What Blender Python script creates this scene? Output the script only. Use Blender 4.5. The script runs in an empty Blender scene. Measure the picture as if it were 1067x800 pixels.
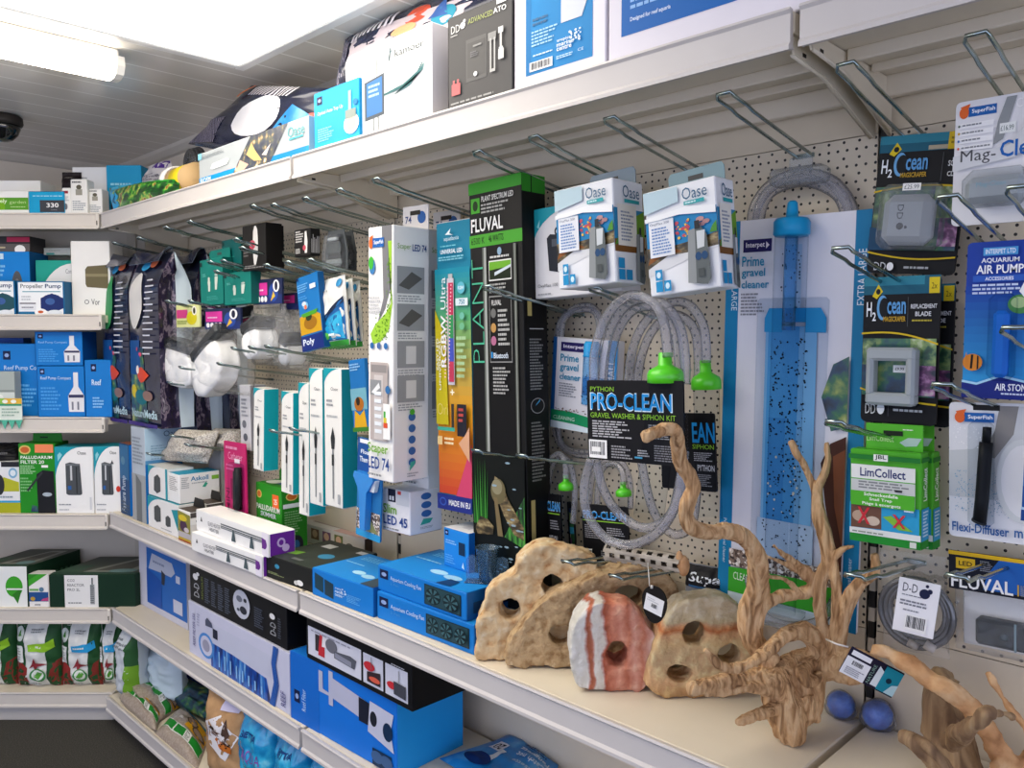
import bpy, bmesh, math, random
from mathutils import Vector, Matrix, noise as mnoise
random.seed(7)
scene = bpy.context.scene
COL = scene.collection
PI = math.pi
# ------------------------------------------------------------------ camera model (frame 1067 x 800)
FPX = 850.0; CX, CY = 533.5, 400.0
PITCH = math.atan(50/850.0)
YAW = math.atan2(855, 850)
CAM = Vector((0.503, -1.333, 1.39))
FWD = Vector((-math.cos(YAW), math.sin(YAW), 0)); RGT = Vector((math.sin(YAW), math.cos(YAW), 0))
def ray(px, py):
    a = (px-CX)/FPX; b = -(py-CY)/FPX
    h = math.cos(PITCH)+b*math.sin(PITCH); z = -math.sin(PITCH)+b*math.cos(PITCH)
    return FWD*h + RGT*a + Vector((0, 0, z))
def onP(px, py, p0, n):
    d = ray(px, py); t = (p0-CAM).dot(n)/d.dot(n); return CAM+d*t
def onY(px, py, Y): return onP(px, py, Vector((0, Y, 0)), Vector((0, 1, 0)))
def onX(px, py, X): return onP(px, py, Vector((X, 0, 0)), Vector((1, 0, 0)))
def onZ(px, py, Z): return onP(px, py, Vector((0, 0, Z)), Vector((0, 0, 1)))
def onD(px, py, D): return onP(px, py, CAM+FWD*D, FWD)
def pt(p):
    x, y, s = p; k = s[0]; v = float(s[1:])
    return {'Y': onY, 'X': onX, 'Z': onZ, 'D': onD}[k](x, y, v)
# ------------------------------------------------------------------ materials
MATS = {}
def lin(h):
    h = h.lstrip('#'); c = [int(h[i:i+2], 16)/255 for i in (0, 2, 4)]
    return tuple((x/12.92 if x <= .04045 else ((x+.055)/1.055)**2.4) for x in c)+(1,)
def new_mat(name):
    m = bpy.data.materials.new(name); m.use_nodes = True
    nt = m.node_tree; nt.nodes.clear()
    o = nt.nodes.new('ShaderNodeOutputMaterial')
    return m, nt, o
def N(nt, t, **kw):
    n = nt.nodes.new(t)
    for k, v in kw.items():
        if k in n.inputs: n.inputs[k].default_value = v
        else: setattr(n, k, v)
    return n
def L(nt, a, b): nt.links.new(a, b)
def ramp(nt, stops, interp='LINEAR'):
    r = nt.nodes.new('ShaderNodeValToRGB'); cr = r.color_ramp; cr.interpolation = interp
    while len(cr.elements) > 1: cr.elements.remove(cr.elements[-1])
    cr.elements[0].position = stops[0][0]; cr.elements[0].color = lin(stops[0][1])
    for p, c in stops[1:]:
        e = cr.elements.new(p); e.color = lin(c)
    return r
def coords(nt, scale=(1, 1, 1), kind='Object'):
    t = nt.nodes.new('ShaderNodeTexCoord'); m = nt.nodes.new('ShaderNodeMapping')
    m.inputs['Scale'].default_value = scale; L(nt, t.outputs[kind], m.inputs['Vector']); return m.outputs['Vector']
def paint(hexc, rough=.48, metal=0, spec=.2, var=.04, coat=0, nscale=14):
    """procedural coloured surface: base colour with a faint noise mottling"""
    key = ('p', hexc, rough, metal, spec, var, coat)
    if key in MATS: return MATS[key]
    m, nt, o = new_mat('paint_'+hexc.lstrip('#'))
    b = N(nt, 'ShaderNodeBsdfPrincipled'); b.inputs['Roughness'].default_value = rough
    b.inputs['Metallic'].default_value = metal; b.inputs['Specular IOR Level'].default_value = spec
    b.inputs['Coat Weight'].default_value = coat; b.inputs['Coat Roughness'].default_value = .12
    v = coords(nt); n = N(nt, 'ShaderNodeTexNoise'); n.inputs['Scale'].default_value = nscale
    L(nt, v, n.inputs['Vector'])
    mx = N(nt, 'ShaderNodeMix', data_type='RGBA')
    c = lin(hexc)
    mx.inputs[6].default_value = tuple(x*(1-var) for x in c[:3])+(1,)
    mx.inputs[7].default_value = tuple(min(1, x*(1+var)) for x in c[:3])+(1,)
    L(nt, n.outputs['Fac'], mx.inputs[0]); L(nt, mx.outputs[2], b.inputs['Base Color'])
    L(nt, b.outputs[0], o.inputs[0])
    MATS[key] = m; return m
def ramp_mat(name, tex, scale, stops, rough=.45, stretch=(1, 1, 1), detail=4, interp='LINEAR', kind='Object', bump=0, coat=0, dist=0):
    if name in MATS: return MATS[name]
    m, nt, o = new_mat(name)
    b = N(nt, 'ShaderNodeBsdfPrincipled'); b.inputs['Roughness'].default_value = rough
    b.inputs['Coat Weight'].default_value = coat
    v = coords(nt, stretch, kind)
    if tex == 'noise':
        n = N(nt, 'ShaderNodeTexNoise'); n.inputs['Detail'].default_value = detail; n.inputs['Distortion'].default_value = dist; out = n.outputs['Fac']
    elif tex == 'voronoi':
        n = N(nt, 'ShaderNodeTexVoronoi'); out = n.outputs['Distance']
    elif tex == 'cells':
        n = N(nt, 'ShaderNodeTexVoronoi'); out = None
    elif tex == 'wave':
        n = N(nt, 'ShaderNodeTexWave'); n.inputs['Distortion'].default_value = 6; n.inputs['Detail'].default_value = 3; out = n.outputs['Fac']
    n.inputs['Scale'].default_value = scale; L(nt, v, n.inputs['Vector'])
    if tex == 'cells':
        s = N(nt, 'ShaderNodeSeparateColor'); L(nt, n.outputs['Color'], s.inputs[0]); out = s.outputs[0]
    r = ramp(nt, stops, interp); L(nt, out, r.inputs[0]); L(nt, r.outputs[0], b.inputs['Base Color'])
    if bump:
        bp = N(nt, 'ShaderNodeBump'); bp.inputs['Strength'].default_value = bump; bp.inputs['Distance'].default_value = .01
        L(nt, out, bp.inputs['Height']); L(nt, bp.outputs[0], b.inputs['Normal'])
    L(nt, b.outputs[0], o.inputs[0]); MATS[name] = m; return m
def clear_mat(name, tint='#ffffff', alpha=.12, rough=.08, body='#ffffff', gloss=1.0, bump=0):
    """clear plastic: see-through with a glossy skin and a little body colour"""
    if name in MATS: return MATS[name]
    m, nt, o = new_mat(name)
    tr = N(nt, 'ShaderNodeBsdfTransparent'); tr.inputs['Color'].default_value = lin(tint)
    df = N(nt, 'ShaderNodeBsdfPrincipled'); df.inputs['Base Color'].default_value = lin(body); df.inputs['Roughness'].default_value = .3
    gl = N(nt, 'ShaderNodeBsdfGlossy'); gl.inputs['Roughness'].default_value = rough
    lw = N(nt, 'ShaderNodeLayerWeight'); lw.inputs['Blend'].default_value = .25
    ed = N(nt, 'ShaderNodeMix', data_type='RGBA'); ed.inputs[6].default_value = lin(tint); ed.inputs[7].default_value = tuple(x*.45 for x in lin(tint)[:3])+(1,)
    pw = N(nt, 'ShaderNodeMath', operation='POWER'); pw.inputs[1].default_value = 3.0; L(nt, lw.outputs['Facing'], pw.inputs[0])
    L(nt, pw.outputs[0], ed.inputs[0]); L(nt, ed.outputs[2], tr.inputs['Color'])        # the film darkens towards its grazing edges
    nz = N(nt, 'ShaderNodeTexNoise'); nz.inputs['Scale'].default_value = 60
    v = coords(nt); L(nt, v, nz.inputs['Vector'])
    mm = N(nt, 'ShaderNodeMath', operation='MULTIPLY_ADD'); mm.inputs[1].default_value = alpha*.5; mm.inputs[2].default_value = alpha*.75
    L(nt, nz.outputs['Fac'], mm.inputs[0])
    m1 = N(nt, 'ShaderNodeMixShader'); L(nt, mm.outputs[0], m1.inputs[0]); L(nt, tr.outputs[0], m1.inputs[1]); L(nt, df.outputs[0], m1.inputs[2])
    g2 = N(nt, 'ShaderNodeMath', operation='MULTIPLY'); g2.inputs[1].default_value = .55*gloss; L(nt, lw.outputs['Fresnel'], g2.inputs[0])
    m2 = N(nt, 'ShaderNodeMixShader'); L(nt, g2.outputs[0], m2.inputs[0]); L(nt, m1.outputs[0], m2.inputs[1]); L(nt, gl.outputs[0], m2.inputs[2])
    if bump:
        n2 = N(nt, 'ShaderNodeTexNoise'); n2.inputs['Scale'].default_value = 35; L(nt, v, n2.inputs['Vector'])
        bp = N(nt, 'ShaderNodeBump'); bp.inputs['Strength'].default_value = bump; bp.inputs['Distance'].default_value = .004
        L(nt, n2.outputs['Fac'], bp.inputs['Height']); L(nt, bp.outputs[0], gl.inputs['Normal']); L(nt, bp.outputs[0], df.inputs['Normal'])
    L(nt, m2.outputs[0], o.inputs[0]); MATS[name] = m; return m
def emit_mat(name, hexc, strength):
    m, nt, o = new_mat(name); e = N(nt, 'ShaderNodeEmission'); e.inputs[0].default_value = lin(hexc); e.inputs[1].default_value = strength
    L(nt, e.outputs[0], o.inputs[0]); MATS[name] = m; return m
def M(c):
    if not isinstance(c, str): return c
    if c.startswith('#'): return paint(c)
    return MATS[c]
# ------------------------------------------------------------------ mesh builder
class MB:
    def __init__(s): s.v = []; s.f = []; s.m = []; s.sm = []; s.mats = []
    def mi(s, m):
        m = M(m)
        if m not in s.mats: s.mats.append(m)
        return s.mats.index(m)
    def add(s, vs, fs, m, smooth=False):
        o = len(s.v); k = s.mi(m); s.v.extend([tuple(v) for v in vs])
        for f in fs: s.f.append(tuple(i+o for i in f)); s.m.append(k); s.sm.append(smooth)
    def xf(s, mat, start=0):
        for i in range(start, len(s.v)): s.v[i] = tuple(mat @ Vector(s.v[i]))
    def build(s, name, parent=None, mw=None):
        me = bpy.data.meshes.new(name); me.from_pydata(s.v, [], s.f)
        for m in s.mats: me.materials.append(m)
        me.polygons.foreach_set('material_index', s.m); me.polygons.foreach_set('use_smooth', s.sm); me.update()
        o = bpy.data.objects.new(name, me); COL.objects.link(o)
        if parent: o.parent = parent
        if mw is not None: o.matrix_world = mw
        return o
    # ---- solids
    def box(s, x0, y0, z0, x1, y1, z1, m, c=0):
        """box, edges chamfered by c"""
        if c <= 0:
            v = [(x, y, z) for z in (z0, z1) for y in (y0, y1) for x in (x0, x1)]
            s.add(v, [(0, 2, 3, 1), (4, 5, 7, 6), (0, 1, 5, 4), (2, 6, 7, 3), (0, 4, 6, 2), (1, 3, 7, 5)], m); return
        c = min(c, .45*min(x1-x0, y1-y0, z1-z0))
        bm = bmesh.new(); bmesh.ops.create_cube(bm, size=1)
        for v in bm.verts: v.co = Vector((x0+(v.co.x+.5)*(x1-x0), y0+(v.co.y+.5)*(y1-y0), z0+(v.co.z+.5)*(z1-z0)))
        bmesh.ops.bevel(bm, geom=bm.edges[:], offset=c, segments=1, affect='EDGES')
        s.bm(bm, m)
    def bm(s, bm, m, smooth=False):
        bm.verts.ensure_lookup_table(); bm.verts.index_update()
        s.add([v.co for v in bm.verts], [[v.index for v in f.verts] for f in bm.faces], m, smooth); bm.free()
    def prism(s, pts, y0, y1, m, m2=None):
        """polygon in (x,z) extruded along y"""
        n = len(pts); v = [(x, y0, z) for x, z in pts]+[(x, y1, z) for x, z in pts]
        s.add(v, [tuple(range(n)), tuple(range(2*n-1, n-1, -1))], m)
        s.add(v, [(i, i+n, (i+1) % n+n, (i+1) % n) for i in range(n)], m2 or m)
    def tube(s, pts, r, m, seg=8, cap=True, smooth=True):
        pts = [Vector(p) for p in pts]; n = len(pts); rs = r if isinstance(r, (list, tuple)) else [r]*n
        up = None; vs = []; fs = []
        for i, p in enumerate(pts):
            t = (pts[min(i+1, n-1)]-pts[max(i-1, 0)]).normalized()
            if up is None: up = t.orthogonal().normalized()
            up = (up-t*up.dot(t)); up = up.normalized() if up.length > 1e-6 else t.orthogonal().normalized()
            w = t.cross(up)
            for k in range(seg):
                a = 2*PI*k/seg; vs.append(p+(up*math.cos(a)+w*math.sin(a))*rs[i])
        for i in range(n-1):
            for k in range(seg):
                a = i*seg+k; b = i*seg+(k+1) % seg; fs.append((a, b, b+seg, a+seg))
        if cap: fs.append(tuple(range(seg-1, -1, -1))); fs.append(tuple(range((n-1)*seg, n*seg)))
        s.add(vs, fs, m, smooth)
    def lathe(s, prof, m, seg=24, axis='z', origin=(0, 0, 0), smooth=True):
        vs = []; fs = []; n = len(prof); o = Vector(origin)
        for r, h in prof:
            for k in range(seg):
                a = 2*PI*k/seg; x, y = r*math.cos(a), r*math.sin(a)
                vs.append(o+Vector({'z': (x, y, h), 'y': (x, h, y), 'x': (h, x, y)}[axis]))
        for i in range(n-1):
            for k in range(seg):
                a = i*seg+k; b = i*seg+(k+1) % seg; fs.append((a, b, b+seg, a+seg))
        if prof[0][0] > 1e-5: fs.append(tuple(range(seg-1, -1, -1)))
        if prof[-1][0] > 1e-5: fs.append(tuple(range((n-1)*seg, n*seg)))
        s.add(vs, fs, m, smooth)
    def ball(s, c, rx, ry, rz, m, seg=16, rings=10):
        vs = []; fs = []
        for i in range(rings+1):
            t = PI*i/rings
            for k in range(seg):
                a = 2*PI*k/seg; vs.append((c[0]+rx*math.sin(t)*math.cos(a), c[1]+ry*math.sin(t)*math.sin(a), c[2]+rz*math.cos(t)))
        for i in range(rings):
            for k in range(seg):
                a = i*seg+k; b = i*seg+(k+1) % seg; fs.append((a, a+seg, b+seg, b))
        s.add(vs, fs, m, True)
# ------------------------------------------------------------------ lettering
TXT = {}
def glyphs(t, bold):
    k = (t, bold)
    if k not in TXT:
        cu = bpy.data.curves.new('lettering', 'FONT'); cu.body = t; cu.resolution_u = 2; cu.offset = -.022 if bold == 'thin' else .018 if bold else 0
        ob = bpy.data.objects.new('lettering', cu); COL.objects.link(ob)
        dg = bpy.context.evaluated_depsgraph_get(); me = bpy.data.meshes.new_from_object(ob.evaluated_get(dg))
        v = [(p.co.x, p.co.y) for p in me.vertices]; f = [tuple(p.vertices) for p in me.polygons]
        bpy.data.objects.remove(ob); bpy.data.curves.remove(cu); bpy.data.meshes.remove(me)
        if not v: v = [(0, 0), (1, 0), (1, 1)]; f = [(0, 1, 2)]
        x0 = min(a for a, b in v); x1 = max(a for a, b in v); y0 = min(b for a, b in v); y1 = max(b for a, b in v)
        v = [((a-x0)/(x1-x0+1e-9), (b-y0)/(y1-y0+1e-9)) for a, b in v]
        TXT[k] = (v, f)
    return TXT[k]
def draw(mb, S, items, eps=.0005, step=.0002, sub=1):
    """printed artwork: flat patches laid on a face, S(u, v, lift) maps face coordinates to local space"""
    rnd = random.Random(len(items)*13+5)
    k = 0
    for it in items:
        e = eps+step*k; k += 1; t = it[0]
        if t == 'r':
            _, a, b, c, d, m = it
            nu = max(1, int(sub*(c-a)+.5)) if sub > 1 else 1; nv = max(1, int(sub*(d-b)+.5)) if sub > 1 else 1
            vs = [S(a+(c-a)*i/nu, b+(d-b)*j/nv, e) for j in range(nv+1) for i in range(nu+1)]
            fs = [(j*(nu+1)+i, j*(nu+1)+i+1, (j+1)*(nu+1)+i+1, (j+1)*(nu+1)+i) for j in range(nv) for i in range(nu)]
            mb.add(vs, fs, m, sub > 1)
        elif t == 'e':
            _, a, b, ru, rv, m = it; n = 20; rings = 1 if sub == 1 else 4
            vs = [S(a, b, e)]; fs = []
            for q in range(1, rings+1):
                vs += [S(a+ru*q/rings*math.cos(2*PI*i/n), b+rv*q/rings*math.sin(2*PI*i/n), e) for i in range(n)]
            for i in range(n):
                fs.append((0, 1+i, 1+(i+1) % n))
                for q in range(rings-1): fs.append((1+q*n+i, 1+(q+1)*n+i, 1+(q+1)*n+(i+1) % n, 1+q*n+(i+1) % n))
            mb.add(vs, fs, m, sub > 1)
        elif t == 'p':
            _, ps, m = it; pp = list(ps)
            if sub > 1:
                q = []
                for i in range(len(pp)):
                    a, b = pp[i], pp[(i+1) % len(pp)]
                    for j in range(4): q.append((a[0]+(b[0]-a[0])*j/4, a[1]+(b[1]-a[1])*j/4))
                pp = q
                cu = sum(a for a, b in pp)/len(pp); cv = sum(b for a, b in pp)/len(pp); n = len(pp)
                vs = [S(cu, cv, e)]+[S(cu+(a-cu)*.5, cv+(b-cv)*.5, e) for a, b in pp]+[S(a, b, e) for a, b in pp]; fs = []
                for i in range(n):
                    j = (i+1) % n; fs.append((0, 1+i, 1+j)); fs.append((1+i, 1+n+i, 1+n+j, 1+j))
                mb.add(vs, fs, m, True)
            else: mb.add([S(a, b, e) for a, b in pp], [tuple(range(len(pp)))], m)
        elif t == 't':
            txt, a, b, c, d, m = it[1:7]; rot = it[7] if len(it) > 7 else 0; bold = it[8] if len(it) > 8 else True
            v, f = glyphs(txt, bold); q = []
            for x, y in v:
                if rot == 90: x, y = 1-y, x          # reads upwards
                elif rot == -90: x, y = y, 1-x       # reads downwards
                elif rot == 180: x, y = 1-x, 1-y
                q.append(S(a+(c-a)*x, b+(d-b)*y, e))
            mb.add(q, f, m)
        elif t == 'l':                               # rows of fine print
            _, a, b, c, d, n, m = it[:7]; vert = len(it) > 7 and it[7]
            for i in range(n):
                if vert:
                    x0 = a+(c-a)*(i+.2)/n; x1 = a+(c-a)*(i+.7)/n; y1 = b+(d-b)*(.55+.45*rnd.random())
                    mb.add([S(x0, b, e), S(x1, b, e), S(x1, y1, e), S(x0, y1, e)], [(0, 1, 2, 3)], m)
                else:
                    y1 = d-(d-b)*(i+.2)/n; y0 = d-(d-b)*(i+.72)/n; x = a; xe = a+(c-a)*(.6+.4*rnd.random())
                    while x < xe-.002:                # words
                        w = (c-a)*rnd.uniform(.06, .18); x2 = min(x+w, xe)
                        mb.add([S(x, y0, e), S(x2, y0, e), S(x2, y1, e), S(x, y1, e)], [(0, 1, 2, 3)], m)
                        x = x2+(c-a)*.025
        elif t == 'bar':
            _, a, b, c, d = it[:5]
            mb.add([S(a, b, e), S(c, b, e), S(c, d, e), S(a, d, e)], [(0, 1, 2, 3)], '#f4f4f2')
            x = a+(c-a)*.08
            while x < a+(c-a)*.9:
                w = (c-a)*rnd.choice((.015, .025, .04)); q0 = b+(d-b)*.18
                mb.add([S(x, q0, e+step), S(x+w, q0, e+step), S(x+w, b+(d-b)*.9, e+step), S(x, b+(d-b)*.9, e+step)], [(0, 1, 2, 3)], '#1c1c20')
                x += w+(c-a)*rnd.choice((.015, .03))
            k += 1
        elif t == 'spk':                             # scattered specks
            _, a, b, c, d, n, ru, rv, m = it
            for i in range(n):
                x = rnd.uniform(a, c); y = rnd.uniform(b, d); q = rnd.uniform(.6, 1.2); o_ = rnd.random()*6
                mb.add([S(x+ru*q*math.cos(o_+z), y+rv*q*math.sin(o_+z), e+step*(i % 3)) for z in (0, 1.2, 2.5, 3.8, 5)], [(0, 1, 2, 3, 4)], m)
            k += 2
def faceS(w, d, h, face):
    if face == 'front': return lambda u, v, e: (-w/2+w*u, -e, h*v)
    if face == 'right': return lambda u, v, e: (w/2+e, d*u, h*v)
    if face == 'left': return lambda u, v, e: (-w/2-e, d*(1-u), h*v)
    if face == 'top': return lambda u, v, e: (-w/2+w*u, d*v, h+e)
    if face == 'bottom': return lambda u, v, e: (-w/2+w*u, d*(1-v), -e)
    if face == 'back': return lambda u, v, e: (w/2-w*u, d+e, h*v)
# ------------------------------------------------------------------ tagging
def tag(o, label, cat, group=None):
    o['label'] = label; o['category'] = cat
    if group: o['group'] = group
    return o
def empty(name, mw=None, label=None, cat=None, group=None):
    o = bpy.data.objects.new(name, None); o.empty_display_size = .05; COL.objects.link(o)
    if mw is not None: o.matrix_world = mw
    if label: tag(o, label, cat, group)
    return o
def struct(o): o['kind'] = 'structure'; return o
def fit(bl, br, tl, rest=False, flat=False):
    """local frame (x right, y inwards, z up; origin bottom centre front), width, height from three corners"""
    P0 = pt(bl); P1 = pt(br)
    if rest: P1 = Vector((P1.x, P1.y, P0.z))
    ex = (P1-P0); w = ex.length; ex.normalize()
    hx = Vector((ex.x, ex.y, 0)).normalized(); n = Vector((-hx.y, hx.x, 0))
    if len(tl) > 2: T = pt(tl)
    else: T = onP(tl[0], tl[1], P0, n)
    up = T-P0
    if rest: h = up.z; ez = Vector((0, 0, 1))
    else:
        up = up-ex*up.dot(ex); h = up.length; ez = up.normalized()
    ey = ez.cross(ex).normalized()
    c = (P0+P1)/2
    mw = Matrix(((ex.x, ey.x, ez.x, c.x), (ex.y, ey.y, ez.y, c.y), (ex.z, ey.z, ez.z, c.z), (0, 0, 0, 1)))
    return mw, w, h
def carton(name, label, cat, bl, br, tl, d, base='#eeeeee', art=None, cols=None, rest=False, group=None, cham=.0018, parts=None, hcap=None):
    """cardboard box: chamfered carton with folded seams and printed faces"""
    mw, w, h = fit(bl, br, tl, rest)
    if hcap: h = hcap
    mb = MB(); cols = cols or {}
    mb.box(-w/2, 0, 0, w/2, d, h, base, cham)
    for f, c in cols.items(): draw(mb, faceS(w, d, h, f), [('r', .006, .006, .994, .994, c)], eps=.0003)
    for f, a in (art or {}).items(): draw(mb, faceS(w, d, h, f), a)
    # carton seams: the tuck lines of the flaps on the sides
    o = mb.build(name, None, mw)
    tag(o, label, cat, group)
    if parts: parts(o, w, d, h)
    return o, w, h
def part(mb, name, parent):
    o = mb.build(name); o.parent = parent; return o
def hang_tab(o, w, d, h, col, tw=.5, th=.03, hole='#4a4a48', back=True, x=0):
    mb = MB(); y0 = d-.002 if back else 0
    pts = [(x-w*tw/2, h-.004), (x+w*tw/2, h-.004), (x+w*tw/2, h+th*.8), (x+w*tw/2-.005, h+th), (x-w*tw/2+.005, h+th), (x-w*tw/2, h+th*.8)]
    mb.prism(pts, y0, y0+.0015, col)
    mb.add([(x-.014, y0-.0006, h+th*.45), (x+.014, y0-.0006, h+th*.45), (x+.014, y0-.0006, h+th*.68), (x-.014, y0-.0006, h+th*.68)], [(0, 1, 2, 3)], hole)
    return part(mb, 'hang_tab', o)
def sticker(o, S, a, b, c, d, txt='£1.99', e=.0035):
    mb = MB(); draw(mb, S, [('r', a, b, c, d, '#f6f6f2'), ('t', txt, a+(c-a)*.15, b+(d-b)*.3, c-(c-a)*.15, b+(d-b)*.7, '#55555a')], eps=e)
    p = part(mb, 'price_sticker', o); return p
# ------------------------------------------------------------------ bags
def bag_mesh(w, h, t, art=(), col='#eeeeee', seal=.05, p=2.5, wr=.004, nu=26, nv=34, back=None, seed=0, bottom_t=None, top_t=0, sag=0, side_col=None):
    """filled pouch: two skins swelling between side seams, crimped top seal"""
    def th(u, v):
        a = max(0, 1-abs(2*u-1)**p)**.5
        lo = 0 if bottom_t is None else bottom_t
        vb = min(1, lo+(1-lo)*min(1, v/.16)**.6); vt = 1 if v < .72 else max(top_t, (max(0, (1-seal-v))/(1-seal-.72))**.7) if v < 1-seal else top_t
        return t/2*a*vb*vt
    def S(u, v, e):
        q = mnoise.noise(Vector((u*5+seed*3.1, v*7, seed)))*wr + mnoise.noise(Vector((u*13, v*17+seed, 5)))*wr*.5
        k = .25+.75*min(1, 4*u*(1-u)*4)
        return (-w/2+w*u, t/2-th(u, v)-q*k*.9-e, h*v)
    def Bk(u, v):
        q = mnoise.noise(Vector((u*5+seed*3.1, v*7, seed)))*wr + mnoise.noise(Vector((u*13, v*17+seed, 5)))*wr*.5
        k = .25+.75*min(1, 4*u*(1-u)*4)
        return (-w/2+w*u, t/2+th(u, v)-q*k*.9+.0012, h*v)
    mb = MB()
    g = [(i/nu, j/nv) for j in range(nv+1) for i in range(nu+1)]
    fs = [(j*(nu+1)+i, j*(nu+1)+i+1, (j+1)*(nu+1)+i+1, (j+1)*(nu+1)+i) for j in range(nv) for i in range(nu)]
    mb.add([S(u, v, 0) for u, v in g], fs, col, True)
    mb.add([Bk(u, v) for u, v in g], [f[::-1] for f in fs], back or col, True)
    # side, top and bottom seams
    rim = [(i/nu, 0) for i in range(nu)]+[(1, j/nv) for j in range(nv)]+[(1-i/nu, 1) for i in range(nu)]+[(0, 1-j/nv) for j in range(nv)]
    n = len(rim); mb.add([S(u, v, 0) for u, v in rim]+[Bk(u, v) for u, v in rim], [(i, i+n, (i+1) % n+n, (i+1) % n) for i in range(n)], side_col or col, True)
    draw(mb, S, list(art), eps=.0012, step=.0004, sub=26)
    return mb, S
def bag(name, label, cat, bl, br, tl, t, col, art=(), rest=False, group=None, extra=None, **kw):
    mw, w, h = fit(bl, br, tl, rest)
    mb, S = bag_mesh(w, h, t, art, col, **kw)
    o = mb.build(name, None, mw); tag(o, label, cat, group)
    if extra: extra(o, w, h, S)
    return o, w, h
def card_mesh(w, h, th, col, art, r=.006, slot=None, back='#d8d8d4'):
    """printed backing card with rounded corners"""
    mb = MB(); pts = []
    for cx, cz, a0 in ((w/2-r, r, -PI/2), (w/2-r, h-r, 0), (-w/2+r, h-r, PI/2), (-w/2+r, r, PI)):
        for k in range(4): a = a0+PI/2*k/3; pts.append((cx+r*math.cos(a), cz+r*math.sin(a)))
    mb.prism(pts, 0, th, col)
    draw(mb, faceS(w, th, h, 'front'), art)
    return mb
def smooth_path(pts, n=6):
    """Catmull-Rom through points (any dimension)"""
    P = [Vector(p) for p in pts]; out = []
    for i in range(len(P)-1):
        a = P[max(i-1, 0)]; b = P[i]; c = P[i+1]; d = P[min(i+2, len(P)-1)]
        for k in range(n):
            t = k/n; out.append(.5*((2*b)+(c-a)*t+(2*a-5*b+4*c-d)*t*t+(3*b-a-3*c+d)*t**3))
    out.append(P[-1]); return out
def lerp_list(vals, n):
    out = []
    for i in range(len(vals)-1):
        for k in range(n): out.append(vals[i]+(vals[i+1]-vals[i])*k/n)
    out.append(vals[-1]); return out
def bake(o):
    """apply the modifiers into the object's own mesh"""
    dg = bpy.context.evaluated_depsgraph_get(); dg.update()
    me = bpy.data.meshes.new_from_object(o.evaluated_get(dg)); old = o.data
    o.modifiers.clear(); o.data = me; me.name = old.name; bpy.data.meshes.remove(old); return o
def organic(name, mb, voxel, mat, amp=.002, freq=30, parent=None, stretch=None, smooth=2):
    """fuse overlapping tubes and lumps into one skin and roughen it"""
    o = mb.build(name, parent)
    md = o.modifiers.new('fuse', 'REMESH'); md.mode = 'VOXEL'; md.voxel_size = voxel; md.use_smooth_shade = True
    if smooth:
        s = o.modifiers.new('relax', 'SMOOTH'); s.iterations = smooth; s.factor = .5
    bake(o)
    me = o.data
    for v, nrm in [(v, v.normal.copy()) for v in me.vertices]:
        q = Vector(v.co)
        if stretch: q = Vector((q.x*stretch[0], q.y*stretch[1], q.z*stretch[2]))
        v.co += nrm*(mnoise.fractal(q*freq, .8, 2.1, 4)*amp)
    me.materials.clear(); me.materials.append(M(mat))
    for p in me.polygons: p.use_smooth = True; p.material_index = 0
    return o
# ------------------------------------------------------------------ wire hooks
def hook(label, wall, tip, bend=.80, w=.027, group=None, r=.0023, name='display_hook', rise=None, tipd=None):
    X = onY(wall[0], wall[1], 0).x; W = onY(wall[0], wall[1], 0); T = onX(tip[0], tip[1], X)
    if tipd: T = Vector((X, tipd, W.z+.05))
    Lh = -T.y; yb = -Lh*bend; zb = W.z+(T.z-W.z)*bend*(.45 if rise is None else rise)
    mb = MB(); p = []
    for sx in (-1, 1):
        leg = [(sx*w/2, -.003, W.z), (sx*w/2, yb*.5, W.z+(zb-W.z)*.5), (sx*w/2, yb+.012, zb-.001), (sx*w/2, yb-.008, zb+.004), (sx*w/2, T.y+.006, T.z-.004), (sx*w/2*.8, T.y, T.z)]
        p += leg if sx < 0 else leg[::-1]
    p = [Vector(q)-Vector((0, 0, W.z)) for q in p]
    mb.tube(p, r, 'chrome', 6)
    o = mb.build(name, None, Matrix.Translation((X, 0, W.z)))
    pb = MB(); pb.box(-w/2-.008, -.004, -.006, w/2+.008, -.0002, .012, 'chrome', .001)
    part(pb, 'wall_plate', o)
    tag(o, label, 'hook', group); return o
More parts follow.
